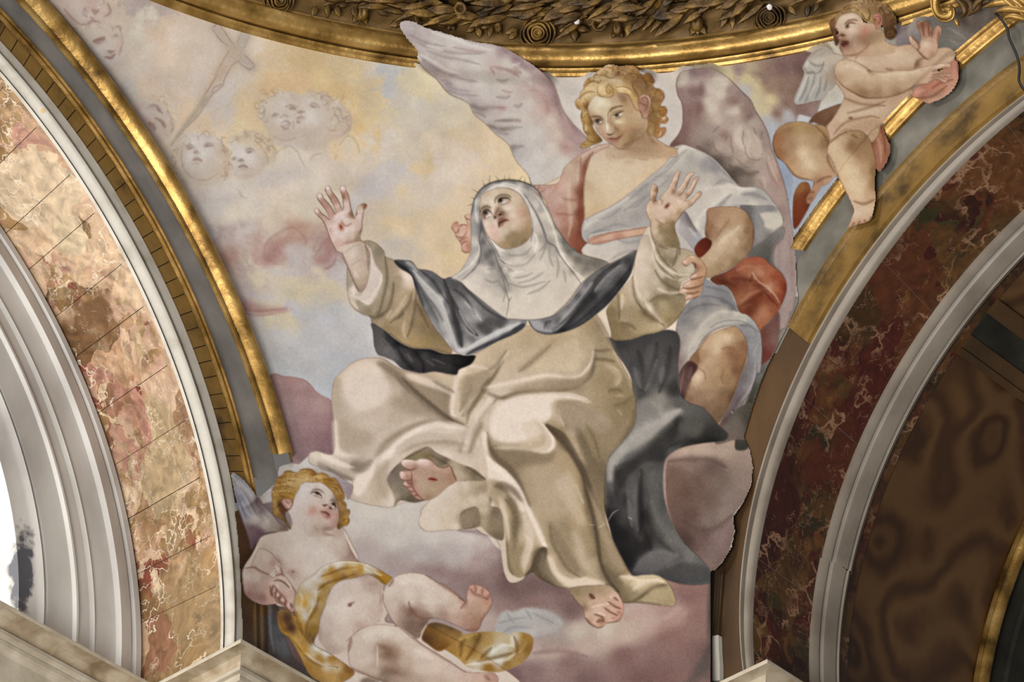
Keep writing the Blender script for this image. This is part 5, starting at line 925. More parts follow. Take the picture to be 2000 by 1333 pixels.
P('ded3c2', .8, 7, '340,690 372,690 385,800 400,900 460,960 560,1060 640,1180 700,1330 650,1330 560,1180 470,1080 400,1060 375,930 350,800')
P('8b7b62', .6, 8, '330,600 270,700 230,860 250,860 300,740 350,640|'.replace('|', ''))
P('8f7f66', .55, 8, '270,580 190,740 150,860 175,850 220,760 290,640')
P('ded3c2', .6, 7, '395,400 300,520 210,690 180,830 215,830 250,720 340,560 430,450')
P('dcd1bf', .7, 7, '180,150 130,250 90,420 85,540 130,575 110,520 125,400 160,260 215,180')
P('9b8b6f', .6, 9, '215,240 260,225 400,190 330,320 250,420 190,500 175,400')
P('7c6c54', .6, 7, '500,100 430,210 330,330 250,460 200,560 260,500 350,360 450,230')
P('7d6e52', .55, 12, '1100,640 1180,740 1240,880 1330,960 1330,1250 1250,1120 1180,960')
P('97876a', .45, 16, '1300,600 1450,640 1560,560 1480,760 1370,880 1300,760')
P('cfc0a2', .5, 12, '1330,130 1420,150 1470,220 1460,290 1400,320 1440,240 1400,190')
P('7a6a4e', .6, 6, '1255,18 1330,24 1400,12 1400,24 1330,36 1255,28')
P('7a6a4e', .6, 6, '1250,92 1340,96 1430,112 1430,122 1340,108 1250,102')
# folds over the left leg
Z(620, 660, .255)
P('ded4c4', .7, 16, '200,300 330,190 440,200 520,300 560,420 480,520 330,560 220,480')
P('8b7c66', .7, 7, '455,200 520,190 620,260 740,370 860,480 980,580 1060,640 1000,640 860,560 720,430 600,310')
P('6a5b47', .7, 5, '640,300 760,400 880,500 1000,600 1130,670 1010,632 880,540 740,420')
P('d6cab4', .7, 7, '690,270 800,300 920,350 1040,420 1030,440 900,390 780,350 690,310')
P('8c7d66', .6, 6, '880,330 960,360 1050,410 1050,430 960,390')
P('e2d9ca', .75, 9, '480,880 600,770 760,680 900,640 1040,670 1150,700 1020,712 900,700 760,730 620,830 520,930')
P('97886f', .6, 7, '430,960 500,820 640,710 800,640 940,625 880,650 760,690 620,780 520,880 470,980')
P('9c8d74', .55, 7, '620,900 720,830 860,790 1060,790 1160,840 1080,830 900,815 760,840')
P('e2d9ca', .7, 8, '270,1120 360,1000 480,900 600,850 560,930 440,1050 360,1180 300,1220')
P('a89a82', .6, 10, '440,1010 500,960 560,930 540,1040 560,1180 520,1240 470,1180')
P('8f8270', .65, 9, '270,950 340,970 430,930 400,1000 340,1040 260,1010')
P('85786a', .65, 6, '-50,960 60,985 180,1040 290,1090 200,1085 80,1050 -30,990')
P('e2dacd', .6, 6, '-40,890 80,895 200,955 290,1000 180,985 40,925')
P('b3a48c', .7, 14, '170,620 240,690 420,750 390,820 290,850 190,870 160,760')
P('e0d6c6', .6, 8, '118,640 148,650 165,830 220,890 330,905 200,915 130,880')
# lower skirt
Z(880, 900, .255)
P('e0d6c4', .8, 6, '280,-30 330,10 430,80 530,200 610,370 690,540 742,672 700,640 620,470 545,300 450,160 340,90 290,60')
P('7d6d54', .75, 8, '335,190 400,165 500,215 560,320 520,300 450,240 370,215')
P('85755a', .65, 10, '440,290 500,310 525,460 510,640 480,720 470,560 475,420')
P('d0c3aa', .6, 8, '370,290 420,340 440,480 450,640 430,560 400,420')
P('d6c9b2', .6, 8, '560,400 620,500 640,620 600,740 555,840 540,760 580,620 560,500')
P('5d4f3b', .8, 5, '740,672 690,672 652,735 610,830 570,890 640,855 690,905 800,962 760,900 720,830 735,740')
P('8f7f64', .6, 12, '720,700 760,820 830,920 900,960 800,950 720,890 680,830 690,740')
P('ddd0b8', .65, 7, '750,730 790,760 830,850 920,910 1060,900 1190,945 1060,955 930,972 850,940 780,850')
P('86765b', .6, 12, '760,470 850,570 920,700 1000,850 940,850 850,720 780,590')
P('cbbca0', .5, 16, '800,180 900,120 980,300 1040,480 980,500 900,360')
P('cbbca0', .5, 14, '930,540 1010,620 1060,800 1100,880 1020,830 960,700')
P('5c4e3a', .75, 6, '1000,30 1055,240 1110,430 1140,610 1165,790 1225,915 1300,1020 1210,940 1145,800 1115,620 1080,430 1030,250')
P('a8987c', .5, 10, '1080,200 1170,420 1230,620 1330,830 1240,800 1180,640 1110,420')
P('ddd0b4', .7, 7, '1290,900 1420,885 1560,885 1650,935 1560,930 1460,970 1390,1000 1420,930')
P('6f6147', .65, 5, '1400,1085 1490,1020 1640,945 1670,955 1540,990 1460,1060')
# hand-held fold left of the skirt over the foot
Z(660, 860, .17)
R('painted_saint', '930,960 950,870 1010,770 1120,650 1240,540 1330,490 1500,480 1700,465 1730,600 1770,680 1760,760 1850,780 1900,900 1900,1150 1740,1090 1660,1010 1600,1000 1420,1030 1200,1040 1060,1055 980,1030''', '''980,900,cfc6b4 1100,760,cdc3b0 1200,620,c9bfac 1300,540,cbc0ab 1450,520,c3b79e 1600,500,b0a282 1600,600,a89a7b 1450,640,bcae92 1650,560,9b8c6d 1350,680,cdc1ab 1200,800,cfc4af 1300,800,cabea5 1250,900,cbbfa4 1100,950,cfc6b3 1350,1000,cec3ad
1450,740,c4b89e 1550,700,c9bda4 1650,660,c6b99e 1700,700,c3b697 1680,800,bdaf90 1660,950,a89978 1600,880,94846a 1500,860,998a70 1450,950,93846a 1550,960,887960 1480,980,948570 1790,700,6d6049 1800,840,7f7058 1780,950,8b7b5d 1850,1000,8d7d60 1830,1100,7d6e55''', feather=1, sm=5)
R('', '1405,870 1440,820 1530,780 1590,770 1630,830 1640,920 1630,985 1540,1015 1430,1015 1430,960', '1450,870,938469 1550,830,8d7d62 1600,900,8b7b60 1500,960,93846b 1600,970,7d6e58', feather=1.5)
S('6b5d45', 12, .55, '1700,470 1720,580 1790,700 1840,840|1440,620 1560,590 1690,560|1410,860 1480,800 1580,770'); S('ddd3bf', 12, .6, '1440,800 1540,740 1660,720|950,960 1050,1020 1200,1030 1420,1000|1640,760 1650,880'); S('5e4f3c', 6, .7, '940,980 1000,1035 1070,1056 1250,1040 1420,1030 1600,1005 1650,1000 1740,1090 1890,1150')
# opening around the bare foot
R('painted_saint', '565,470 570,420 640,330 760,220 880,130 1030,75 1140,150 1290,220 1420,280 1560,330 1650,400 1700,465 1500,478 1300,500 1100,650 900,720 720,700 650,770 650,680 600,560''', '''620,450,86796a 620,560,93866f 680,650,9f917b 680,400,7e7163 750,600,857a63 780,250,8a7c62 900,190,91835f 1030,110,93836f 1040,170,85744f 1150,200,8b7b66 1230,240,75674f 1330,270,b0a084 1350,380,b7a78b 1420,420,b5a58a
1500,340,8b7c60 1560,400,7d6f55 1600,430,897a60 1480,440,a39478 1280,300,a4937a 820,690,6d614c 740,680,7b6f5a 1000,700,756753''', feather=1, sm=4)
S('5a4d3a', 12, .5, '740,230 900,150 1030,80|1080,180 1200,250 1280,290|600,390 690,290|1480,310 1600,390 1690,450'); S('d8ccb8', 14, .6, '560,470 580,400 680,270 820,160 960,90 1050,60 1180,130 1330,190 1500,260 1640,340|600,560 650,680 640,760')
R('saint_foot', '725,260 745,230 820,225 900,235 960,215 1040,225 1100,260 1150,310 1200,320 1290,300 1330,380 1360,470 1260,540 1150,640 1050,690 980,690 920,685 880,660 840,610 790,550 755,520 750,490 780,475 730,455 708,405 720,365 790,355 850,350 760,320 735,290''', '''760,250,d8c6b8 830,245,cfb8a8 800,310,b79482 880,320,a87e6a 940,240,d6c4b8 1020,250,cfb9a8 1090,280,b8937c 1160,300,c4a690 1250,330,b7957c 1300,420,a98467 740,400,d3b8a8 800,420,b07e68 830,370,c39c88 780,500,d0b0a0 850,560,b98a78
860,480,a8826c 820,490,9a6a56 920,340,b3917c 900,420,b5977f 1000,350,b0907a 1100,380,ab8c74 1200,400,ac8c72 950,500,b49a80 1050,480,ac9178 1000,600,ad9579 1100,580,b0987a 1180,520,ae9376 930,640,b98a7a 1020,660,a08768 980,560,b59c80 890,620,b58674''', feather=1, sm=4)
S('6f4838', 9, .65, '740,300 790,340 860,345 910,320|730,455 800,470 850,460|850,360 850,450 860,530 910,620 980,690|790,480 850,520|755,525 800,545 850,540|820,590 880,600|870,650 920,630|1150,300 1200,320 1290,300|1290,300 1330,380 1362,470'); S('e6d6ca', 10, .6, '740,245 820,240 880,245|930,235 1020,240|730,390 740,370'); S('8c2f1e', 14, .9, '1040,450 1090,450 1145,465'); S('5c1a12', 6, .8, '1060,455 1120,462'); S('b06a58', 10, .4, '1040,470 1120,485')
# right foot
Z(880, 900, .255)
R('saint_foot', '910,990 1000,965 1100,960 1190,960 1260,1000 1300,1050 1325,1110 1320,1170 1290,1230 1230,1245 1190,1250 1170,1275 1130,1285 1060,1250 1030,1200 1010,1130 950,1060''', '''960,1010,95805f 1050,990,a08a67 1150,990,a48d6a 1200,1000,b29775 1000,1080,a68e6c 1080,1100,bc9f82 1150,1080,c2a588 1230,1040,c3a288 1280,1040,c9a690 1060,1180,c4a58b 1120,1160,cdae95 1200,1130,c4a088 1260,1100,c39c84 1300,1120,c4957e
1060,1230,b8957c 1110,1240,c9a890 1160,1240,b48a70 1220,1220,c9a48e 1290,1180,bd8b74 1020,1130,8f7556 1240,1150,cba690''', feather=1, sm=4)
S('6d4634', 8, .7, '1180,1130 1220,1160 1280,1190|1210,1085 1260,1120 1310,1140|1240,1040 1290,1080|1100,1180 1160,1200 1180,1240|1120,1240 1150,1225 1170,1240|1040,1210 1080,1260 1130,1285 1175,1275|1190,1250 1240,1245 1300,1225 1325,1170'); S('5a3020', 14, .85, '1068,1025 1085,1045 1105,1058'); S('e0c8b4', 8, .6, '1080,1130 1150,1110 1220,1100|1130,1170 1190,1190|1220,1050 1260,1040'); D('8a5c48', .5, '1140,1240,20,12,0 1245,1210,14,8,0 1290,1165,10,10,0')
# sleeve, raised left arm
Z(660, 460, .21)
R('saint_sleeve', '240,60 290,50 360,80 430,150 445,200 520,230 600,310 700,380 740,520 900,800 1050,1050 1060,1100 980,1100 860,1060 700,1050 600,1010 480,920 330,840 300,760 240,740 150,680 100,590 85,450 90,300 140,420 200,530 260,480 300,300 290,100''', '''330,110,a39a80 380,140,8f866c 420,250,a0957b 400,500,a89d84 440,400,a89d82 340,700,b3a78c 300,700,968b70 200,640,a99f86 130,600,cac0ac 100,450,a99f88 150,500,cfc6b6 500,300,a89879 560,400,ab9a78 620,360,d0c3b0 660,400,d6cabb 660,450,cbbba2 700,560,a99672
600,560,b5a27d 520,480,a39375 480,650,a19173 560,700,b4a07b 640,760,a8946d 500,800,aa986f 400,800,a39270 360,720,85785c 620,860,ac986f 680,700,a08c68 740,640,8a785a 720,820,937f58 800,850,8a7753 640,930,ab9568 720,980,a8915f 850,980,94804f 960,1040,8f7c56 900,900,86744f
780,700,82704f 560,900,9c895f 460,860,93825c 760,1000,a18a58 1030,1070,94805a 600,640,b7a37e''', feather=.9, sm=4)
S('63563c', 13, .55, '440,200 460,400 420,600 380,740|520,440 510,560 460,700 360,760|690,540 660,640 560,760 480,820|730,540 720,680 680,860 640,960|330,840 480,920 600,1010 700,1050 860,1060 1050,1100|290,750 360,770 430,740|620,720 560,780|740,640 850,860'); S('cfc2a4', 12, .5, '640,560 560,700 480,780|620,800 610,900 640,960|500,700 450,780'); S('e2dacb', 14, .7, '120,560 200,590 280,640 330,590 400,450 412,360|140,480 150,560|300,120 320,250 400,360|130,620 190,690'); D('ddd3c6', .6, '650,390,30,60,-10 320,480,50,110,10')
R('', '290,110 310,150 350,280 410,370 400,450 330,570 290,640 220,610 150,570 210,560 260,480 290,300', '300,200,cfc6b8 330,350,d0c8bb 350,450,c9c0b2 280,560,cbc2b4 300,600,d8cfc0 220,580,cfc6b6', feather=1); S('e6dfd2', 10, .7, '410,370 395,460 330,580 290,640 200,600'); S('7f7560', 8, .6, '100,420 130,560 190,660 250,720')
# hand and forearm left
Z(580, 340, .12)
R('saint_hand', '635,1240 570,1120 520,1000 480,880 420,760 350,690 300,640 280,600 290,570 325,555 360,580 400,640 470,690 530,745 520,680 470,590 420,520 350,430 328,380 335,340 370,312 410,330 430,390 490,450 560,540 622,645 640,620 590,500 540,410 480,310 458,240 480,200 520,195 545,230 570,290 630,360 690,460 735,575 755,570 750,420 715,290 702,230 715,195 760,190 790,215 800,270 840,340 870,480 885,570 940,720 960,680 985,580 1000,530 1060,490 1110,485 1145,515 1125,560 1090,600 1075,700 1065,780 1060,900 1030,1010 1040,1080 1100,1120 1180,1300 1180,1500 1130,1750 1090,1850 1000,1700 850,1450 760,1340 700,1280''', '''325,590,dccac2 380,650,bd9a86 460,720,cba898 370,370,e0d2cb 400,430,b8917d 480,520,b8917c 540,590,c39c88 590,640,bd9484 500,230,dfd0c6 510,290,d0b6a8 570,370,b58e7a 640,450,b9937e 660,530,d3bcae 700,560,c39f8a 750,230,ddcfc8 770,330,b58d78 800,400,bd9884
800,480,d6c2b6 820,600,d9c8bf 880,680,b08a74 900,640,93694e 1020,560,cbb6a0 1110,520,9c7052 1050,600,d6c4b8 1000,700,d9c9be 1040,780,d0b8a8 560,760,d0b3a6 640,700,ddccc4 740,680,ddcdc6 820,750,d8c6bc 900,760,d3bfb0 540,860,d6bdb2 620,850,dccac2 720,760,d6c2b8
640,960,dccac0 800,900,ddcdc4 900,900,dccbc0 1000,900,cfb8a4 1040,940,98795c 560,950,d2b4aa 600,1060,d6c0b4 750,1020,dacac0 900,1020,cfbba8 980,1060,a38b6f 700,1140,cfb3a4 850,1120,bfa08a 620,1140,c9aa9c 950,1150,a18a6c 780,1230,d6c6b6 880,1260,d3c4b2 1000,1250,a8927a 1080,1200,8d7a62
900,1400,d3c4b3 1000,1400,c0ae98 1100,1400,9c8c75 950,1600,cdbca8 1050,1600,b09f88''', feather=.6, sm=3)
S('6f4a38', 9, .7, '300,640 350,690 420,760 480,880 520,1000 570,1120 640,1240|360,580 400,640 470,690 535,755|350,430 420,520 470,590|410,330 430,390 490,450 560,540 622,655|480,310 540,410 590,500|545,230 570,290 630,360 690,460 738,578|715,290 750,420 755,575|800,270 842,340 870,480 885,570 940,730|985,580 975,640 960,690|1125,560 1090,600 1075,700 1065,780 1060,900 1030,1010|460,240 480,310|328,380 350,430')
S('8c5c44', 14, .5, '850,640 900,690 930,730|1110,510 1085,600|900,800 800,850 720,760|760,330 780,420'); S('eadfd8', 14, .6, '640,700 720,640 800,640|990,560 1000,640|320,590 330,600|370,350 380,380|500,220 520,260|740,220 750,250'); S('b08070', 10, .5, '700,1180 800,1130 950,1090|600,660 560,740|560,960 540,880')
R('', '690,840 710,800 735,820 765,900 740,925 715,915 690,880', 'b5613f', feather=2); S('7a2f1c', 10, .8, '712,840 722,890'); S('d9a48e', 6, .5, '730,800 760,870')
Z(660, 460, .21)
R('saint_hand', '30,150 70,100 200,60 260,90 285,250 285,350 255,480 200,530 145,430 90,300', '80,200,d3c4b2 150,150,d6c8b8 220,130,b7a590 250,250,bda893 150,280,d0c0ae 120,330,c9b8a4 200,350,cbbba8 240,400,b8a68f 180,450,bcaa94 200,500,a08f78 110,260,cdbcaa', feather=1)
S('7a6650', 10, .6, '35,150 90,290 145,420 200,520|255,90 280,180 285,320'); S('b39e88', 8, .5, '120,290 170,255 220,230|60,170 140,110 220,80'); S('e0d4c6', 14, .5, '100,180 160,200|150,330 190,400')
Z(580, 340, .12)
D('c9a999', .4, '700,1150,120,40,-15')
# dark cloak under the left arm
Z(660, 460, .21)
R('saint_cloak', '315,820 420,880 520,960 600,1015 700,1055 860,1065 980,1105 1100,1110 1200,1120 1280,1125 1240,1200 1130,1250 1100,1300 900,1270 790,1285 700,1270 600,1240 520,1170 430,1130 375,1110 340,1030 328,900''', '''350,900,5f5c60 400,1000,646166 450,1080,706d72 480,960,3d3a3c 550,1010,2c2a2a 560,1100,525056 650,1150,4d4a4e 620,1060,423f41 720,1100,333032 800,1150,454245 700,1220,3d3a3c 850,1200,3f3c3e 900,1100,312e2f 1000,1160,383536 1100,1180,2c2a2b 1200,1150,272526 1000,1240,3f3c3d 500,1130,6c696e 380,1080,6a676c''', feather=.9, sm=4)
S('1f1d1e', 16, .6, '440,900 540,970 640,1040 800,1060 960,1100 1150,1110|560,1060 620,1160 700,1250|720,1080 790,1190 800,1280|1080,1200 1150,1220 1230,1160'); S('78757b', 8, .4, '420,960 500,1060 560,1160|640,1100 700,1180|820,1160 900,1220|880,1150 1000,1200')
# grey cloak over the left shoulder
R('saint_cloak', '525,235 610,232 690,245 740,310 800,320 880,340 980,405 1050,390 1160,420 1290,520 1430,640 1580,720 1700,750 1760,745 1740,850 1640,920 1480,990 1300,1090 1200,1120 1120,1100 1060,1060 980,960 900,860 800,680 730,520 690,380 600,320 560,290''', '''580,260,5a5a60 650,260,86868c 700,330,7c7c84 620,300,3f3f46 760,380,80828a 740,460,605f66 800,420,8a8b93 850,520,84858d 800,600,6c6b72 870,640,8a8a90 920,700,93939a 900,800,a09fa4 960,860,a9a7ab 1020,980,aeabad 850,700,7c7b82 820,360,6a6a71
900,420,65656c 950,500,6b6a71 1000,450,5e5c62 960,590,b3b1b5 1000,640,77767d 1050,600,6d6b71 1080,480,5b585d 1150,520,65636a 1050,750,6a696f 1020,720,85848b 1150,700,85858d 1200,640,8a8a91 1100,800,55545a 1200,780,96959b 1150,900,6a686d 1220,880,87868c 1280,760,9a999f 1280,640,87868d
1350,740,75747a 1400,800,6c6a6d 1330,840,57555a 1400,900,66646a 1500,830,605e62 1250,950,716f76 1150,990,838188 1300,930,92919a 1200,1030,a3a2a7 1350,960,a9a8ad 1480,890,b0afb3 1600,850,a9a8ac 1680,810,a5a4a9 1150,1080,a9a8ad 1250,1080,7c7b84 1400,1030,65646e 1550,960,575660 1660,890,505059 1700,840,6a6a72''', feather=.9, sm=4)
P('3a393e', .8, 6, '528,240 600,285 690,365 735,490 700,430 640,335 570,292')
P('b8b7bb', .75, 7, '700,315 800,425 900,525 968,608 1032,790 1092,980 1122,1068 1062,1012 980,822 918,682 838,562 755,440')
P('47464c', .75, 7, '985,408 1040,518 1082,640 1112,760 1162,920 1165,1045 1120,1005 1080,842 1040,682 1000,542')
P('a6a5aa', .65, 7, '1120,685 1192,815 1292,915 1325,942 1240,935 1158,822')
P('54525a', .65, 7, '1060,560 1150,715 1232,845 1312,930 1220,892 1118,762')
P('a3a2a8', .55, 9, '1190,600 1280,680 1370,790 1330,830 1260,740')
P('4f4d52', .6, 14, '1330,800 1450,760 1600,800 1500,860 1400,930 1320,900')
P('c0bfc3', .8, 5, '1110,1062 1200,1045 1330,970 1500,885 1690,812 1705,830 1520,922 1340,1012 1200,1082 1130,1088')
P('48484f', .8, 5, '1190,1122 1350,1048 1500,988 1650,918 1745,842 1705,825 1540,935 1360,1015 1220,1090')
P('6b6a70', .5, 10, '760,470 850,610 930,800 1000,960 930,880 840,720|'.replace('|', ''))
S('38373d', 12, .6, '530,240 600,290 690,370 740,500 800,660|770,330 880,420 950,520 1030,640|985,410 1030,520 1070,640 1090,760 1130,900 1150,1040|1060,580 1140,740 1220,860 1310,940|1080,500 1200,600 1280,740|1140,440 1260,570 1400,700 1560,790|1200,860 1300,940'); S('bebdc2', 12, .6, '700,330 800,440 900,540 960,620 1020,780 1080,960 1110,1060|1110,1070 1200,1050 1330,980 1500,890 1680,820|1130,700 1200,830 1280,920|1180,620 1260,700 1340,800|640,250 700,290 740,340'); S('504f56', 12, .5, '1200,1110 1350,1040 1500,980 1640,910 1740,840|860,600 930,700 980,800|760,480 860,660 940,820')
# right part of cloak
Z(900, 480, .24)
R('saint_cloak', '545,595 560,560 640,560 740,520 800,450 880,370 960,290 990,240 920,20 960,60 1060,100 1200,150 1430,40 1420,120 1380,240 1300,360 1200,480 1080,580 960,660 820,710 700,725 620,700 570,650''', '''600,640,9d9ca2 700,640,77767d 680,690,96959b 760,660,8f8e94 850,560,8a8a90 800,640,5c5b61 900,600,504f56 820,690,47464c 950,500,4a494f 900,460,807f85 1000,360,8a898f 1000,440,47464b 1080,540,45444a 1040,320,6f6e74 1120,380,5b5a61 1080,420,3e3d43 1200,420,3e3d44
1150,300,6a6970 1200,220,7b7a80 1250,260,55545a 1300,160,6d6c71 1360,130,4c4b50 1300,300,3c3b41 1380,60,66655f 1150,180,5e5d62 1060,250,716f70 1010,200,797573 980,100,8d8884 1060,140,7a7673 1150,150,67635f 1120,200,706d6e''', feather=.9, sm=4)
P('2f2e33', .7, 8, '745,695 900,565 1030,410 1150,250 1310,125 1230,260 1100,420 950,580 830,700')
P('a5a4aa', .65, 6, '690,705 760,685 850,575 980,425 1060,300 1080,320 1000,440 880,600 790,690 720,712')
P('85848a', .6, 8, '1085,380 1180,255 1310,150 1260,240 1150,360')
P('a9a8ad', .6, 6, '555,610 640,620 690,650 680,690 610,670')
P('2d2c31', .6, 8, '960,640 1080,560 1220,420 1340,280 1390,150 1390,240 1290,380 1140,520')
S('2b2a2f', 12, .6, '750,690 900,560 1020,400 1140,240 1300,120|820,700 960,620 1100,500 1260,340 1380,180|560,620 600,690 700,722 820,708 960,655 1080,578'); S('a09fa5', 10, .55, '700,700 760,680 850,570 980,420 1080,300|1090,370 1180,260 1300,160|570,630 640,680 700,690|1200,150 1320,90 1420,50'); S('36353a', 10, .5, '680,680 700,630 740,620|1010,270 1080,200 1200,150'); D('3a393e', .4, '1000,520,80,30,-45 1180,420,60,30,-45')
# right sleeve
R('saint_sleeve', '1440,30 1470,-60 1560,-120 1600,-60 1700,0 1900,60 1900,180 1860,260 1800,300 1790,380 1840,420 1820,500 1780,580 1700,660 1600,710 1500,730 1380,770 1240,770 1225,700 1200,600 1190,520 1300,370 1400,250 1420,120''', '''1480,60,cfc4ae 1500,200,cdc2ab 1450,300,c9bda5 1430,400,c4b79c 1550,100,cbbfa7 1580,300,c0b398 1500,400,c6b99e 1540,500,c9bca1 1480,480,b0a07d 1600,400,a39677 1620,350,b7aa8c 1700,440,8d7f5c 1650,480,a8996f 1580,480,8f805d 1750,500,8f7f58 1680,580,a3925f
1600,560,a08f68 1640,640,bcac87 1560,600,93825e 1500,540,7d6c4a 1560,660,b0a078 1500,650,a8966b 1420,560,a08e66 1420,680,a18f65 1330,600,a69470 1340,450,b3a27d 1300,520,a29069 1240,540,86764f 1260,640,8a7850 1320,660,86744e 1380,740,8b7a55 1270,740,87764f
1620,60,9f9272 1700,60,a69a78 1600,150,b4a888 1680,160,8f8262 1750,150,a69a7c 1700,220,a99c7c 1800,230,bcb093 1860,200,c0b498 1680,280,8b7e5d 1750,300,8d805f 1620,250,c3b79e 1780,260,c6bba0 1780,120,b0a485 1700,350,87795a 1780,360,8d7f60''', feather=.9, sm=4)
S('6d5f3f', 12, .6, '1570,10 1600,120 1680,230 1780,260|1580,200 1640,290 1740,350 1830,390|1540,460 1600,420 1700,400 1800,400|1450,480 1520,570 1620,620 1660,660|1400,250 1420,420 1480,520|1240,770 1380,770 1500,730 1620,705 1720,640 1800,540|1300,630 1380,650 1430,690|1280,380 1290,520 1290,600'); S('dcd2bb', 13, .6, '1440,60 1420,200 1430,340 1480,460|1560,30 1580,140 1650,230 1780,270 1870,240|1490,430 1540,520 1640,630|1600,350 1700,390 1790,380|1320,400 1310,520'); D('cfc4ad', .6, '1480,200,50,110,0'); D('7c6c48', .5, '1640,430,80,25,-10 1560,580,60,20,30 1700,610,60,30,-30')
# tunic chest strip details
S('7c6c4a', 12, .5, '1130,560 1120,700 1090,860|1190,580 1220,720 1230,860|480,680 420,800 340,900 250,1030|820,720 700,760 600,800|640,760 600,860 520,960'); S('ccbd9c', 12, .5, '1110,600 1090,760 1080,920 1040,1010|560,700 480,760 400,900 300,1010'); S('5d4f36', 10, .6, '560,660 640,720 760,730 940,680 1080,600|1095,855 1220,860|1100,930 1240,935'); D('8d7d5c', .5, '560,700,40,60,0 780,780,120,40,-20 1150,760,30,100,0')
# ------------------------------------------------------------------ saint: veil, wimple, face
Z(850, 320, .18)
free()
R('angel_hand_back', '180,700 200,650 240,630 260,680 280,660 350,660 330,590 320,565 380,550 400,600 400,760 385,860 375,960 330,970 290,940 285,880 255,830 225,790 215,750', '215,700,d3a590 235,650,c98f78 280,700,d6ad98 340,680,cf9f88 250,760,d2a894 300,780,dcb8a4 280,840,cb9c86 350,760,d6b09c 340,830,cf9f8a 310,920,d3a792 360,900,bd8a74 360,580,d9b29c', feather=.8, sm=3)
S('8d5640', 8, .6, '215,745 240,750 265,700|225,790 300,800 350,740|260,850 300,820 350,800|285,890 320,850 360,850|295,945 340,968 375,955|180,690 195,740 220,755|320,570 340,600 390,610|275,690 300,660 350,670'); S('e8cdb9', 7, .5, '230,720 240,690|260,790 310,760|300,900 330,870|290,700 330,690')
R('saint_veil', '175,1245 260,1180 330,1080 385,960 390,780 385,600 400,480 430,370 490,280 570,220 680,185 800,180 920,190 1040,230 1110,280 1160,350 1180,420 1230,500 1290,640 1390,800 1500,930 1600,990 1760,1030 1880,1080 1780,1150 1640,1260 1590,1333 1450,1520 1280,1650 1140,1690 1011,1702 860,1696 772,1686 640,1600 480,1470 360,1370 270,1290''', '''450,330,8f8f90 560,230,86868a 700,200,7f7f82 850,200,84827e 1000,240,8a8688 1100,330,a89e9c 480,420,bdbbb8 470,560,b3b1ae 420,480,86868a 420,700,9d9c9c 440,850,c4c0bb 410,950,a5a3a2 440,1000,bdbab6 360,1100,b5b3b0 280,1200,b0aeac 400,1080,c6c3be 200,1245,b3b1af
500,700,77777a 520,850,6b6b6f 560,1000,6d6d70 620,1080,77777a 700,1150,84827f 500,1060,8c8b8c 560,900,8d8c8c 600,950,66666a
620,280,c9c6c0 720,235,c6c3be 850,240,b5b3b2 950,300,b9b7b4 900,270,d0cdc7 1000,400,c4c1bb 1060,340,b0aeab 1100,450,c4c0b9 1150,430,a8a5a2 1040,520,cfccc4 1080,620,c9c5be 1000,360,a19f9e 1180,560,c9c5bd 1150,500,a5a3a0 1230,620,c8c4bb 1280,740,c6c2b9 1350,880,c0bcb3 1300,700,8f8c86 1200,640,b0ada7
1130,700,bdb9b2 1150,800,a29f99 1230,860,9b9892 1300,950,a9a59e 1380,1000,d0cbc2 1450,1100,cac5bb 1550,1220,c9c4b9 1600,1280,cdc8bd 1400,850,706d68 1450,950,77736d 1550,1050,7f7b75 1650,1100,807b74 1500,1150,a39e96 1750,1080,77726b 1600,1180,8f8a82
650,900,d3cfc8 600,830,d6d2cb 700,960,c9c5bf 800,980,aeaba5 950,920,b8b4ad 1050,800,c6c2bb 1080,900,d0ccc4 1000,1000,b5b1ab 900,1050,cac6bf 800,1100,cfcbc4 1000,1080,ccc8c0 1200,1000,c6c2ba 1150,1100,cec9c0 1250,1150,c9c4bb 1350,1100,bfbab1 1400,1250,c9c4ba
700,1060,a9a7a2 760,1150,bcb9b3 850,1200,d0ccc4 1000,1250,d2cdc5 1150,1300,cfcac1 1300,1300,c9c4ba 1480,1280,c6c1b7 560,1150,c9c6c0 500,1130,c0bdb8 640,1180,a9a7a3 450,1250,cdc9c3 600,1290,bab7b2 700,1280,9f9d9a 740,1230,8c8a88 350,1300,d0ccc5
450,1340,cfcac3 560,1420,cdc8c0 680,1400,bab6b0 660,1480,cac5bc 760,1350,9a9894 800,1460,cfcac0 1000,1450,d2cdc3 1200,1450,cfcabf 900,1560,d0cabf 1100,1560,ccc6ba 1400,1450,c4beb2''', feather=.8, sm=4)
S('5a5a5e', 9, .6, '400,560 410,450 450,350 510,270 600,215 720,190 850,185 960,200 1060,250 1130,320 1170,400|1180,420 1240,520 1300,650 1390,800 1500,930 1610,990|490,420 510,560 500,700 480,820 500,960 470,1080 400,1170 290,1270|480,480 490,620 520,720 570,830 640,950 680,1080 740,1200 800,1333|575,800 640,900 700,1020 760,1090|1000,420 1040,560 1060,700 1040,850|1100,560 1160,690 1220,850 1300,900 1350,990 1480,1160 1590,1310|960,320 1050,460 1130,600 1210,790')
S('e2dfd9', 10, .65, '500,350 580,290 680,245 800,250 900,290 990,390|450,380 440,520 460,640|470,860 480,940 440,1040 360,1130 200,1240|600,820 700,930 800,990|700,1020 800,1090 900,1110 1000,1070|1080,330 1150,420 1220,560 1290,720 1340,900 1420,1060 1540,1190 1620,1260|990,380 1040,540 1060,700|1090,760 1110,860 1080,960|760,1130 850,1180 960,1170|640,240 760,220 880,240')
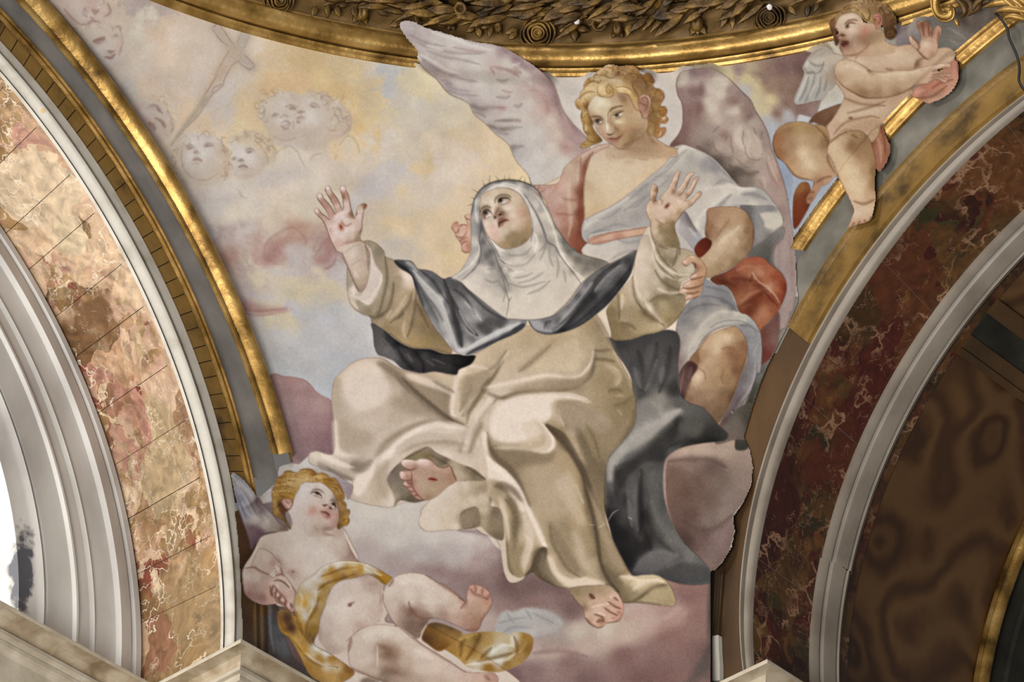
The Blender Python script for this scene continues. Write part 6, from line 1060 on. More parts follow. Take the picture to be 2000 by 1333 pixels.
S('85837f', 12, .5, '720,960 850,1000 980,980 1050,900|700,1040 800,1100 900,1110 1000,1080 1090,980|1190,760 1200,900 1140,1050|760,1110 860,1180|780,1150 830,1180|1250,880 1240,1000 1280,1120|850,1240 960,1230 1060,1190|900,1300 1050,1260 1180,1180|1200,880 1130,960|800,1300 960,1340 1200,1280|1320,1000 1340,1120 1320,1240|1400,1160 1420,1300|1000,1420 1150,1360 1250,1270|540,1250 620,1290 700,1270|700,1290 760,1400 740,1500|560,1150 660,1140')
S('6d6b68', 7, .6, '700,1150 740,1260 770,1380 800,1500 770,1680|800,1500 830,1450|400,1180 440,1120'); S('504f51', 10, .6, '175,1245 280,1290 360,1370 480,1470 640,1600 770,1686 860,1696 1011,1702 1150,1690 1280,1650|1280,1650 1450,1500 1580,1320 1640,1260 1780,1150')
D('6e6a66', .5, '1420,900,40,80,-40 1560,1040,80,40,20 1700,1090,80,30,15 1650,1150,50,30,0'); D('a89a96', .5, '1090,320,40,40,0'); S('9a7f78', 8, .5, '1040,270 1120,340 1150,400')
# thorn crown
free()
S('5f5a48', 7, .7, '480,300 560,235 680,190 800,175 920,190 1040,235 1110,290|1120,300 1160,380'); S('7a7050', 6, .7, '540,250 515,180|590,210 597,135|690,180 655,135|755,185 755,130|805,180 812,130|915,185 950,135|975,200 975,155|1045,230 1030,150|1120,290 1135,235|1150,310 1190,290|470,315 410,285|430,385 385,365|395,445 355,460|1080,240 1050,220', tp=2)
# face
R('saint_face', '490,400 510,340 570,300 660,270 760,265 850,290 920,340 960,400 1000,470 1030,560 1050,660 1045,760 1020,820 950,880 860,915 770,925 700,900 630,840 580,790 540,720 510,620 490,540 480,460''', '''560,330,c6b698 700,300,cbbb9c 820,310,c8b797 650,330,d3c5aa 550,420,d3c6b0 600,400,d6c9b2 650,380,c9b99c 760,380,bfae92 520,480,bfaf98 860,380,cfbfa3 900,420,c9b99a 950,450,bda888 980,540,b99b7c 920,520,cfae94 830,480,d6c5ae 760,470,d6c8b4
640,450,d6c8b2 620,540,d8cbb8 570,480,a69378 540,560,8d7a66 590,580,cbbba6 560,640,d8c8b6 600,700,dcc9b8 650,640,d8c6b6 690,500,a3896c 730,540,93765c 660,560,96775f 850,560,d8c6b0 900,620,d2bda3 950,620,c9ab8c 1010,640,b59a76 1000,720,a58c66 850,680,d3c0a6 820,630,c9b096
640,740,dcc6b6 620,790,d3b8a6 700,760,d8c6b4 700,820,cdb79c 760,740,d0bea3 850,760,ab9470 800,820,9f8862 900,820,9c8560 760,880,a9906a 860,880,93805c 960,780,a18a64 960,840,8f7d5c 700,880,b59e7a 900,720,bba484''', feather=.8, sm=4)
D('c9977f', .35, '940,540,60,40,0 620,690,40,40,0 660,760,50,40,0'); D('8a7450', .4, '860,770,90,30,-10 700,410,25,30,-30 540,480,25,20,0'); D('e0d4c0', .5, '620,440,30,60,20 790,490,40,25,-10')
S('6f5a44', 11, .7, '650,430 660,380 710,345 790,345 830,370|490,540 510,490 560,465 610,480'); S('8c7458', 8, .5, '690,395 740,365 800,370|520,510 560,490 600,500'); S('4c3a30', 9, .85, '690,430 700,390 740,375 800,380 820,400|525,560 530,520 570,505 610,530'); S('8a6454', 7, .6, '700,455 760,440 820,410|535,600 560,590 600,575')
D('d8d0ca', .9, '740,420,30,14,-10 590,560,20,16,10'); D('2f2a28', .95, '712,400,22,24,10 550,535,22,20,0'); D('c98a78', .5, '800,400,14,10,0'); S('6d4c3a', 7, .6, '540,560 535,605'); D('dcd4cc', .8, '565,580,14,14,0')
S('7d5d46', 9, .65, '690,470 680,510 650,550 645,585 665,600|700,520 735,530 730,555 690,560|600,520 640,560'); S('4a2c20', 10, .8, '648,575 660,598|690,560 725,545'); S('e6dac8', 9, .6, '640,470 625,530 650,560')
R('', '680,630 700,595 740,585 790,605 805,620 760,640 740,670 710,690 690,695 685,660', '710,610,8c5a48 760,605,96654f 700,650,6b3a30 730,660,b58672 760,635,b8907c 715,680,a5705e', feather=1.4, op=.9); S('4f2a22', 8, .8, '690,690 695,655 720,635 760,618 805,615'); S('c9a08e', 10, .5, '720,680 760,660 775,640'); S('9a7f60', 9, .5, '700,705 730,710|800,600 815,630'); S('7d6748', 12, .5, '580,790 640,850 710,905 790,925 880,910 960,870 1030,800')
S('c4a98e', 9, .4, '760,560 830,600 860,680')
# right hand
Z(1220, 320, .12)
R('saint_hand', '420,930 390,880 355,790 358,680 410,580 415,480 440,360 480,335 520,360 545,430 530,490 505,600 570,570 620,490 690,430 740,350 790,250 820,170 850,125 900,115 915,145 890,230 860,320 840,400 800,470 880,400 950,310 990,220 1040,160 1090,130 1130,140 1125,180 1080,230 1050,310 1000,410 930,490 890,530 980,470 1060,380 1100,290 1140,230 1190,215 1210,240 1180,300 1140,400 1090,490 1020,570 980,610 1060,590 1130,530 1180,470 1230,450 1260,480 1240,530 1180,590 1100,680 1030,725 960,790 900,870 850,930 820,1000 830,1100 900,1330 880,1600 700,1600 520,1450 440,1250 420,1080''', '''470,380,cdb498 520,430,94704f 460,480,c9b095 490,560,a07e60 440,620,cfb89c 480,600,8a6648 400,700,cfb89c 380,800,cbb396 870,150,cbb297 820,260,cfb79c 780,340,cdb499 840,330,a8876a 730,420,d3bca2 790,450,a07c5e 700,480,d0b89e
1080,150,cdb49a 1010,240,cfb79d 970,330,cdb49a 1030,330,a58365 880,430,d0b89e 900,500,b08c70 1180,240,c6a68c 1120,330,cdb398 1060,430,cbaf94 1020,530,a58264 960,520,d0b69c 1230,490,c3a486 1180,540,cdb294 1100,600,cfb597 1060,660,b3967a 1000,640,d3bb9f
650,540,cfb89e 750,560,d0b9a0 850,580,d3bda5 900,640,d3bba2 560,620,cfb69c 560,720,d1baa2 480,720,cfb89e 650,680,cfb59c 760,700,d3bda5 820,760,cfb798 680,800,d0b59e 560,840,d0b79e 450,850,cdb598 780,850,bfa582 880,800,ab8e6a 620,930,cfb498 500,920,cbb294
700,960,a88e6a 600,1000,a08862 480,1000,cbb594 780,980,8d7450 500,1100,c9b594 600,1100,93805c 700,1100,8c7853 800,1100,85714d 560,1200,b0a07c 700,1250,8b7a56 600,1350,9c8c68 800,1300,857552 700,1480,8d7e5a''', feather=.6, sm=3)
S('6b4a32', 9, .7, '530,370 545,430 530,490 500,600 460,630|895,150 880,240 855,330 835,410 795,480|1120,185 1075,235 1045,310 1000,410 930,490 880,530|1205,250 1175,310 1135,400 1090,490 1020,570 975,615|1255,490 1235,535 1180,590 1100,680 1030,725|1030,730 960,790 900,870 850,930|415,580 440,600'); S('8d6c4c', 12, .45, '580,570 620,620 600,680|500,900 620,990 760,960|420,930 430,1050|540,1050 620,1000'); S('e6d6c0', 12, .55, '440,400 440,500 420,600|840,170 800,270 750,370|1050,180 1000,260 950,350 880,430|1150,270 1100,370 1020,470|1200,480 1130,560|380,720 390,800|850,600 920,620')
R('', '645,730 655,690 690,650 730,635 745,660 730,700 690,740', 'a87862', feather=1.4); S('5d2a1e', 12, .85, '680,715 700,685 715,670'); S('cda896', 5, .6, '650,690 700,650')
S('6b5c3c', 10, .6, '415,1010 425,1100 470,1200 560,1300'); D('77663f', .4, '700,1030,90,30,-10')
# cuff over the wrist (right)
Z(1240, 420, .195)
R('saint_sleeve', '150,110 165,180 200,250 280,310 440,340 450,400 510,410 560,420 480,470 480,510 540,520 600,530 590,580 540,620 480,640 400,650 300,560 210,440 170,300 130,200 80,220 100,160''', '130,180,c9bea6 180,300,cbbfa6 210,420,c3b79b 260,350,9b8d6c 330,350,a89a7a 400,380,a6987a 300,440,8f8162 380,460,8c7e5f 260,480,bdb194 350,560,bcb094 440,480,b3a78a 500,450,b5a98c 450,580,b9ad90 550,560,c4b99e 560,600,b0a385 430,620,9a8d6e', feather=.8, sm=3)
S('6b5d40', 10, .6, '165,150 180,240 240,310 340,345|200,280 260,420 340,510 420,570|430,340 420,420 380,520|210,460 300,560 400,640'); S('ddd3bc', 10, .6, '140,130 170,260 220,430 320,540 440,600 560,600'); S('7a6c4c', 7, .6, '440,180 500,280 530,400|470,210 520,330')
# angel's hand on the sleeve
R('angel_hand', '480,490 470,465 500,445 540,410 590,405 650,440 700,500 718,560 700,620 690,680 680,720 670,780 620,830 560,845 515,860 500,830 520,790 450,790 443,765 480,730 475,705 500,680 560,650 550,620 590,590 640,560 610,530 590,500 560,480 520,515''', '''500,480,d0ac94 540,490,c49c82 570,430,c9a488 620,450,bf9674 660,480,c49c7c 690,560,bb9070 640,520,a57c60 600,620,cba488 660,600,bf9474 560,630,c9a48c 540,690,cba68c 620,680,bd9272 500,700,c9a790 480,770,c9a891 560,760,bf9878 640,740,b08868 540,830,cba68c 600,810,bd9274 660,680,ad8464''', feather=.8, sm=3)
S('6b4430', 9, .7, '480,500 520,515 560,500 585,470|590,480 610,540 590,590 555,610|555,655 620,640 690,620|480,735 560,740 640,720 685,690|500,790 580,790 650,770|515,858 580,845 640,815|600,480 620,530'); S('e6cdb6', 8, .55, '490,470 520,470|560,420 600,425|570,620 620,600|510,700 560,675|470,760 520,755|530,820 570,810')
# ------------------------------------------------------------------ putto at the lower left
Z(440, 900, .325)
R('putto_wing', '40,75 90,95 140,145 190,210 240,280 290,330 330,380 400,410 390,430 300,430 240,440 200,470 160,540 140,470 110,380 80,290 50,180', '60,110,9d9aa0 110,170,a9a5ac 90,240,9290a0 150,230,b3aeb2 130,310,a19eae 200,290,b0a6a4 180,350,bdb4ae 240,380,b9aca2 300,400,a39488 160,420,7d6468 200,440,775c62 170,500,6e565c 350,410,8a7466', feather=1.4, sm=4)
S('d3cdcb', 8, .6, '50,100 110,190 150,280 200,360|80,120 150,200 210,300 260,380|100,250 140,320 180,350'); S('6f6a78', 6, .5, '60,180 100,280 130,350|90,160 150,250 190,330|200,220 190,260 220,300')
D('826a6e', .7, '200,250,40,40,0 240,200,30,50,20 220,300,30,40,0'); 
R('painted_cloud', '240,140 300,120 330,40 400,20 520,40 640,70 740,130 770,160 740,240 720,200 640,110 500,60 380,80 330,150 290,180', '270,160,b5a5a4 350,60,c9bfb8 450,40,cbc1ba 600,70,b3a6a0 700,150,a58f92 740,200,a08a90 300,150,a89a9a', feather=1)
R('painted_putto', '340,350 380,380 400,420 480,400 690,400 720,420 760,500 800,590 760,620 620,800 560,760 420,900 400,915 330,870 270,855 180,850 120,790 104,690 115,640 160,570 195,500 220,460 280,440 380,430''', 'd0bfb2', feather=.6)
R('painted_putto', '270,590 420,560 560,600 720,690 900,720 940,760 990,880 960,960 1000,980 1240,1000 1800,1400 820,1400 650,1290 540,1190 470,1100 430,900 300,860''', 'cbb9aa', feather=.6)
Z(400, 1033, .225)
R('putto_torso', '330,400 345,350 380,280 450,210 470,130 530,70 640,30 740,15 780,-50 1180,-50 1215,60 1250,140 1290,220 1340,290 1400,340 1500,420 1600,420 1550,520 1545,700 1520,800 1400,860 1290,960 1220,1060 1120,1100 1040,1040 980,930 990,780 1040,680 1080,580 1000,480 900,560 800,620 790,500 740,420 680,380 650,300 610,250''', '''560,100,cdbbae 520,170,c4b2a4 660,120,d0c0b4 800,60,d3c5b9 900,100,d5c7bb 1050,80,d3c4b8 850,200,d6c8bd 1000,200,d5c7bc 700,250,d2c2b6 1150,120,cdbcae 1200,200,c3b0a2 1250,260,b59c8f 1280,230,94756a 1100,280,d2c4b9 900,320,d5c6bb 780,330,cfbcb0 760,400,bf9f94 820,450,cdb9ac 960,420,d3c4b8
1150,50,b79f90 1000,30,bfaa9a 640,300,b59c8e 1340,330,8f7468 1000,600,b59f90 1150,550,cfbeb2 1300,500,cbb9ac 1450,500,b8a192 1100,700,d0c0b4 1250,650,d2c3b8 1400,620,d0bfb3 1500,650,c4b0a2 1050,800,c4b2a5 1200,800,d2c3b7 1350,760,d0bfb2 1480,740,c4aea0 1040,950,b9a598 1150,950,cdbcaf 1250,900,cbb9ac 1350,850,bfa597 1100,1050,b39e90''', feather=.9, sm=9)
D('dccfc5', .5, '850,180,120,80,0 1000,220,100,60,0 1200,700,120,90,0 900,350,80,60,0'); D('a68678', .45, '760,375,30,22,0 1240,255,30,14,0 1290,250,20,40,-30 630,290,30,40,40 1040,560,60,30,-30 1000,900,24,90,0 1480,480,60,30,0 1530,620,16,80,0')
S('8a6253', 8, .6, '610,250 640,290 670,370|1225,20 1250,140 1290,220 1350,290|1240,660 1280,650 1305,640|1250,680 1280,672|1230,980 1290,940 1360,880 1450,850 1540,790|1545,700 1560,760|1090,540 1040,670 1000,780 980,920'); D('6b4538', .7, '1262,665,22,10,-25 770,378,10,8,0'); S('c79a8b', 9, .4, '1240,970 1300,930 1400,860|730,370 780,380')
# arm and hand
R('putto_arm', '330,400 340,350 400,330 470,180 560,200 610,250 640,300 560,400 600,430 620,400 610,340 630,320 660,345 680,390 720,440 760,500 795,560 780,620 770,650 775,715 740,725 715,700 650,655 600,660 500,665 400,620 345,560''', '''400,350,bfa799 380,420,c9b6a8 450,420,cbb8ab 520,420,b99f92 360,500,bb9f92 430,520,b09084 500,500,bd9f92 400,590,a17f74 500,600,9d7a6f 480,300,c4b0a2 540,260,cbb9ac 590,300,b59a8c 560,560,c4a294 600,480,d0b5a8 660,430,d3bcaf 700,460,d0b8aa 640,340,d0b8ac 650,400,c9a899
620,580,c9a091 600,550,b58677 660,520,cdaea0 720,540,cfb5a7 760,560,c6a596 670,600,bd8f80 690,640,c49a8b 740,690,b98c7e 740,620,cdb0a2 580,600,c49c8e''', feather=.8, sm=4)
S('7d5346', 8, .65, '345,345 430,340 480,370 560,405|620,410 670,400 690,420|610,500 630,540 680,590 720,640|600,600 650,650 715,700 740,725|640,600 680,610|690,650 720,660|760,500 795,560 780,640|660,345 680,400|570,500 580,580 610,600|335,480 350,570 420,640 510,668'); S('e3d3c7', 9, .5, '660,440 720,480 760,540|620,340 640,370|620,480 650,520'); D('8c6459', .4, '450,600,80,40,10 380,560,30,50,0')
S('e0cfc2', 12, .6, '600,520 590,560|640,560 625,600|680,600 665,640|725,650 730,700'); S('6f463a', 8, .75, '600,490 585,540 590,590|625,540 615,580 640,620|660,580 650,625 690,660|705,625 700,670 730,715|745,650 765,690|600,460 640,450 690,470 740,520')
# ochre cloth
R('putto_cloth', '780,620 800,560 830,490 880,440 960,390 1010,340 1100,300 1200,280 1300,285 1400,305 1500,350 1580,400 1630,440 1570,490 1500,440 1420,400 1300,430 1200,450 1130,490 1080,560 1040,680 1000,780 985,900 950,980 960,1020 1060,1070 1120,1110 1250,1200 1300,1260 1200,1333 1000,1333 900,1260 830,1120 740,960 660,900 630,800 640,720 700,700 770,740 790,780 800,820 780,700''', '''900,480,cfc3b6 950,430,d0c6bc 1000,380,cabfb0 1050,330,cdc3b6 1150,310,d3cabd 1100,370,b5883f 1060,400,c39d5c 1000,460,ccbfae 960,540,c9bcab 900,600,c9ad78 860,650,c69a45 830,700,cdbfae 870,760,c9bdb0 940,640,c6bbac 930,760,b08a45 1000,600,ab8748
1040,560,b09058 980,720,a98a52 1020,500,a07a36 1150,420,a9803c 1250,370,bb9350 1300,330,c9b590 1350,350,b5863a 1400,340,cfc5b8 1450,380,c6bcb0 1530,410,b0832f 1580,450,a9802f 1450,410,8d6a38 1300,400,a27c46 1200,430,8f7047 930,880,94722f 900,930,7f6030 960,960,86653a 820,850,b5893a 860,940,b88f45 800,780,bd9040
720,780,6b4a33 740,860,5f4130 680,850,a5793a 720,920,b0853f 780,980,bf9a58 860,1050,b88a3f 940,1080,c3a87a 960,1040,c9c6c2 1050,1090,cac4ba 1000,1130,b08240 1100,1120,a57a3c 1000,1180,a87c3a 1050,1200,c9b89a 1150,1220,bfa37c 1000,1260,b58845 1100,1290,b8904e 900,1200,a87e3c 1200,1280,a0793f 1250,1220,8d6434''', feather=.9, sm=4)
S('7a5520', 10, .6, '1010,420 1100,390 1200,350 1330,340|980,540 1060,480 1180,440 1300,400|960,600 940,740 890,830 880,930|990,600 960,740|1400,330 1480,400 1570,480|830,820 860,920 940,1020|640,740 680,860 760,960 850,1080|860,1100 940,1160 1060,1200 1160,1210|800,720 810,820 850,920'); S('e0d8cb', 10, .6, '870,490 960,430 1040,330 1130,300 1280,295 1390,310|830,560 850,620 830,700|970,540 950,660 900,760|1400,320 1440,370 1540,410|930,1000 1000,1070 1130,1110|880,1080 960,1150 1060,1200 1140,1215'); S('d3a54f', 12, .5, '880,580 830,680 810,790|1060,400 1020,460|1240,340 1380,345|700,900 800,990 900,1120'); D('5c3d28', .6, '720,800,40,60,0 760,870,40,40,30 960,980,30,30,0 1080,1060,60,20,30')
# legs
Z(680, 960, .36)
R('putto_leg', '190,600 200,530 250,470 330,445 420,455 480,490 540,520 600,570 640,600 645,560 660,515 690,510 730,520 770,555 780,610 765,650 730,700 710,750 680,765 640,755 600,735 520,700 460,690 440,700 400,760 380,800 300,760 250,720''', '''230,540,cfbeb1 300,480,d3c3b6 400,480,d0bfb2 330,560,d2c2b5 250,620,c9b5a7 220,680,c0a99b 300,640,a88d7d 340,660,86695b 420,680,93786a 350,720,806758 420,720,6f5848 330,600,cdbbad 440,560,d2c1b4 520,580,cfbcae 450,630,c9b4a5 560,640,c4ab9b 520,680,a3877a 600,620,c9b0a2 600,700,b39382
670,540,bd8f7d 710,540,c49a88 750,560,bf927f 660,580,c6a593 700,620,b5927d 740,640,b89580 660,660,ab8772 640,640,c0a08e 700,700,a37d68 650,720,a88270 680,740,9c7360 760,600,b58470''', feather=.9, sm=6)
S('7a5344', 8, .6, '190,560 185,640 240,720 320,790|330,600 345,650 400,690 460,690|420,455 480,490 600,570 640,610|600,580 640,600 610,640|660,530 690,560 720,570 760,590|690,515 695,550|730,525 728,560|770,560 755,590|775,620 765,650 730,700 710,750 640,755|250,480 220,520'); S('e0d3c8', 14, .45, '280,500 360,490 440,520|400,600 500,600'); D('7f6253', .5, '340,660,40,25,20 400,740,40,25,0'); S('b07d6c', 6, .5, '600,590 640,640|640,590 650,640')
R('putto_leg', '0,860 20,790 90,740 180,725 280,740 340,780 400,830 480,880 560,930 640,980 720,985 790,990 815,1020 800,1060 600,1060 400,1060 250,1050 100,1000 20,960''', '''60,860,cbb9ab 120,790,d2c2b5 200,760,d2c2b4 280,790,cfbeb0 100,900,c9b6a8 200,860,b59a8a 210,880,94765f 250,870,a98b78 320,840,cbb8a9 380,880,cdbaac 300,920,bfa896 150,960,bca696 250,960,9c8270 300,1000,a88f7e 400,960,cbb7a8 480,950,cdb9aa 560,980,cbb5a6 380,1030,b29a89 500,1030,bda595 640,1010,c6ac9c 720,1010,c4a493 780,1010,b58d7c 200,1000,8f7868''', feather=.9, sm=6)
D('7c5c4a', .55, '200,850,40,16,20 230,890,50,30,30 240,980,70,20,15'); S('7d5848', 8, .55, '0,800 60,740 120,690|20,960 120,1010 250,1055|20,800 0,880|280,740 400,830 560,930 640,985|740,1000 770,1030'); S('e0d3c6', 14, .45, '80,800 160,760 250,770|360,860 460,910'); S('ddd2c8', 4, .6, '160,840 160,960')
R('', '540,870 520,850 600,790 720,765 820,765 880,780 900,765 960,770 1005,800 995,870 950,930 870,970 800,985 700,970 640,950 600,910''', '560,860,a07a3c 640,800,a9813c 620,880,b58d4a 700,800,8c662c 680,860,a37735 750,820,b08a48 720,900,b58f50 780,870,c9c0b0 840,850,c3b9ab 860,820,bfa880 900,790,bfb09a 960,800,a57a38 970,850,94692c 920,900,a87f42 860,940,a3783a 760,960,9a7034 700,945,bfb09a 820,920,c4bbae', feather=.9, sm=4)
S('6d4a1e', 9, .6, '720,780 680,860 640,920|620,830 610,900|700,930 820,900 890,880|900,790 920,860 900,890|780,850 720,910|640,800 600,850'); S('ded8cc', 9, .6, '780,880 840,840 890,840|640,945 740,930 860,915 910,880|890,790 900,850'); S('cfa250', 8, .5, '600,810 700,775|930,880 970,820')
R('', '430,730 480,715 560,740 620,770 600,800 540,850 490,870 430,830 400,800', '450,760,7a5528 520,760,8d6530 560,790,9c7336 500,830,7d5526 430,800,614228', feather=1.4)
D('55402e', .6, '470,715,60,20,10 560,740,40,20,20')
R('', '100,1010 200,1040 300,1050 300,1060 60,1060', '5f4a3c', feather=2, op=.6)
# head
Z(500, 880, .12)
R('putto_hair', '260,680 300,600 320,520 350,450 430,410 470,350 560,335 620,360 700,360 720,320 800,305 900,310 980,360 1010,380 1090,370 1170,410 1210,450 1290,460 1340,530 1400,620 1440,720 1450,790 1420,810 1470,880 1480,980 1520,960 1530,1040 1500,1080 1530,1150 1490,1230 1420,1240 1340,1290 1200,1000 500,1000 560,1290 440,1150 330,1080 280,1050 270,850''', '''320,650,bf9a58 400,560,b28a4c 460,470,a87c42 560,420,b38a50 650,430,bd9a62 780,350,b48c50 860,340,a87c48 930,390,8f6238 700,500,c9ab72 600,560,c6a56a 800,450,c9ad7a 900,430,c4a26c 1050,420,bd9860 1120,440,b48c52 1100,500,a5762f 1200,500,9c6f38 1280,540,a3804a
1250,600,b08a4c 1350,600,a07840 1330,680,ad8a50 1400,720,9c7440 1380,780,8d683c 1400,860,a58454 1430,950,a07c50 1380,1050,86653e 1460,1150,c39a4e 1500,1130,b88a48 400,700,c0984f 500,720,a9803f 560,740,bd9148 350,800,b08a4a 420,760,94682e 300,900,bd9a5c 340,1000,ad8c50 400,880,5f3a28 450,940,6b4430 480,1040,6d4a34 520,1150,7a5a3c 500,1230,7f6440 420,1060,8a6a45 1350,1220,7d5a38''', feather=1.1, sm=4)
S('7a4f1e', 9, .6, '470,360 520,340 600,370|720,340 780,310 880,320 960,370|360,450 460,440 560,400|320,560 420,520 540,500 640,510|280,660 380,600 500,590 620,620|300,760 400,700 520,690 620,740|380,720 440,760 540,770|420,820 340,840|1020,380 1100,390 1180,430|1080,490 1180,480 1280,510|1210,600 1300,620 1380,680|1290,640 1380,700 1440,780|1240,560 1340,580 1410,660|1380,830 1450,900 1470,990|1400,1160 1460,1110 1520,1160 1470,1210 1410,1190|1480,960 1530,1020 1500,1090|900,340 940,400 1000,390|480,420 480,480 520,540'); S('e0c48a', 8, .55, '380,620 480,560 600,540|420,500 540,470 680,470|740,350 820,330|860,440 1000,430 1090,440|300,700 380,670 480,680|300,800 300,900|1340,640 1400,720'); S('5d3a22', 16, .5, '370,850 380,950 450,1030 520,1130|560,1290 580,1200 560,1120')
curls(760, 640, 460, 320, -110, 70, 70, ['8a5c26', 'd6b474', 'b88c48', 'e3c88e'], 52, 9, .5, 8, .45); curls(1390, 850, 110, 400, -30, 180, 30, ['7a5226', 'c39a58', '9c7440'], 46, 9, .5, 9, .6); curls(380, 820, 110, 300, 180, 360, 24, ['7a4f22', 'c9a258'], 44, 9, .45, 10, .6)
R('putto_face', '640,740 700,640 740,560 820,520 930,530 1040,520 1120,560 1190,620 1250,680 1290,760 1320,850 1340,950 1355,1060 1350,1160 1310,1250 1240,1310 1130,1333 1290,1400 600,1400 570,1300 590,1200 560,1080 520,1000 560,960 600,880''', '''760,600,d6cac2 900,600,d8ccc4 1050,600,d3c6bc 1150,640,cdbeb2 760,750,d8ccc4 700,850,d8cbc4 900,640,c6b8ac 1000,680,a89488 1150,740,d0c0b4 1180,820,d6c8bd 1230,760,c9b8ac 1290,800,93826f 1270,860,6f6254 850,800,d6c9c2 950,820,d6c8c0 800,950,d6c6be 950,960,c99f92 900,1020,cba296
650,1000,d6c8c0 750,1100,d6c6bd 620,1150,d0c0b6 850,1150,d3c2b8 950,1120,cfbbb0 1080,1000,cba89a 1040,900,d2beb2 1150,900,cba99c 1200,940,a07668 1150,860,d3c2b6 1280,980,c4a394 1300,1080,c08f80 1250,1100,c9a496 1150,1150,d2bdb1 1050,1200,c9b3a6 1200,1220,bfa092 1300,1180,a8806f 1000,1280,b39a8a 1150,1280,a08272 700,1250,d2c3b9 850,1300,cdbcb0 1000,1370,c6b3a6 720,1380,d3c5bb''', feather=1, sm=7)
D('c08a7c', .4, '930,990,70,45,20 1290,1060,40,60,0'); D('e0d6d0', .5, '780,700,80,100,0 1150,900,20,20,0 850,640,60,30,0'); D('8c7464', .4, '1280,820,40,80,0 1200,1270,120,30,-10 1330,1100,20,90,0')
S('6e5546', 12, .6, '900,690 950,645 1040,650 1110,700|1210,820 1260,810 1300,860'); S('3f2a24', 10, .85, '900,705 960,685 1020,705 1070,750 1070,790|1240,870 1280,890 1310,950'); D('33261f', .85, '1000,705,34,20,25 1270,880,26,22,30'); D('d8cec8', .8, '940,712,22,12,0 1090,740,10,18,0 1260,930,20,16,0'); S('8a6a5c', 7, .6, '940,740 1000,760 1060,790|900,715 880,700|1240,940 1280,960 1310,1000')
S('6f4638', 11, .7, '1095,900 1120,915 1150,890 1180,905|1190,930 1230,950 1240,970|1100,880 1090,905'); S('4f2620', 12, .8, '1105,905 1150,900|1195,935 1225,960'); R('', '1045,1005 1100,990 1160,1005 1215,1050 1210,1090 1180,1120 1140,1110 1100,1060', '1100,1005,a06858 1170,1040,7a3c34 1190,1080,8f5248 1120,1070,c09488 1150,1100,b07a6c', feather=2, op=.9); S('4a1f1c', 9, .8, '1045,1005 1120,1010 1180,1040 1210,1090'); D('ddcac0', .6, '1120,1060,30,12,35'); S('9a6c5c', 9, .5, '1100,1090 1130,1140 1180,1150'); S('8d6a5a', 10, .5, '960,1220 1060,1290 1180,1320 1290,1260 1350,1150')
R('putto_ear', '420,850 450,800 530,790 580,820 590,880 560,950 500,960 460,920', '450,850,c99a88 520,820,b07464 560,860,d3b0a2 500,900,dcc0b4 540,940,cda494', feather=1); S('7a4438', 9, .6, '480,820 520,860 560,850|440,850 470,900 520,950')
Z(500, 880, .12)
S('8a6758', 12, .5, '560,1330 700,1340 800,1380|1000,1333 1200,1330 1330,1280')
# ------------------------------------------------------------------ putto at the upper right
Z(1400, 0, .3)
R('small_putto_wing', '510,680 505,640 540,560 570,480 560,440 590,380 640,330 700,305 740,315 760,345 830,370 790,420 780,500 770,560 720,600 690,650 640,660 600,670 560,680', '560,640,a8a49d 600,560,b3aea6 620,480,b9b2a8 590,430,b3aaa0 650,370,c0b5a8 720,340,c6baac 760,380,bfae9c 700,440,b8ad9f 740,500,a89684 660,540,b5aea5 690,600,aca69e 640,640,aaa59e 780,470,a58d78', feather=.9, sm=4)
S('7d746c', 7, .55, '580,480 620,470 650,490|600,500 580,580 540,660|640,490 620,580 570,680|680,500 670,580 640,650|650,480 680,460 700,400|570,440 600,480 640,470|600,400 650,430 700,420|720,520 700,600'); S('d8d0c6', 7, .5, '520,660 560,570 590,500|600,640 640,550|640,360 700,325|580,440 600,400')
R('small_putto_cloth', '1250,610 1300,570 1400,520 1520,400 1560,390 1580,440 1575,520 1540,590 1480,640 1400,675 1350,670 1290,640', '1300,600,c08a74 1380,560,b5765f 1450,540,bb7f68 1520,440,b5806c 1560,470,c08d76 1540,550,b98a72 1450,620,a88068 1380,650,b08a72 1350,610,a3705c', feather=.8, sm=4)
S('7a4a38', 8, .6, '1400,580 1460,540 1540,520|1290,640 1400,630 1500,560|1570,400 1578,500'); S('d3a48e', 8, .5, '1290,610 1360,585|1380,660 1470,630 1540,570')
R('small_putto_cloth', '600,800 650,740 740,700 820,680 810,760 740,800 720,840 640,800', '650,770,75543c 720,740,82604a 780,720,8a6a52 760,790,6d4c36', feather=.9)
R('small_putto_cloth', '970,900 1000,870 1060,800 1085,830 1110,900 1135,960 1110,1060 1050,1120 1020,1000', '1000,920,7a4a34 1050,900,a87458 1080,960,a5745c 1060,1040,a06c54 1100,1000,93644e', feather=.8); S('c9a080', 8, .5, '1050,900 1070,980 1070,1060'); S('6b3a28', 8, .5, '1060,810 1090,900 1100,1000|990,930 1030,1050')
R('small_putto_cloth', '500,1290 540,1200 590,1190 610,1230 615,1310 575,1400 505,1490', '540,1230,9b6c44 570,1280,7a4026 540,1360,7d3f28 620,1340,6d3a24', feather=.8)
R('small_putto_body', '700,840 800,760 960,800 1060,840 1010,930 860,960 740,1000 700,920', 'b3916c', feather=1)
R('small_putto_body', '790,420 830,380 900,370 960,340 1040,330 1110,290 1180,300 1260,290 1320,330 1370,370 1400,330 1480,310 1530,320 1560,360 1530,400 1480,430 1380,440 1300,460 1240,480 1260,560 1280,600 1240,640 1180,690 1120,740 1080,800 1050,850 960,880 880,840 830,840 760,900 720,900 720,840 790,720 830,640 820,600 780,540 770,480''', 'c3a384', feather=.7)
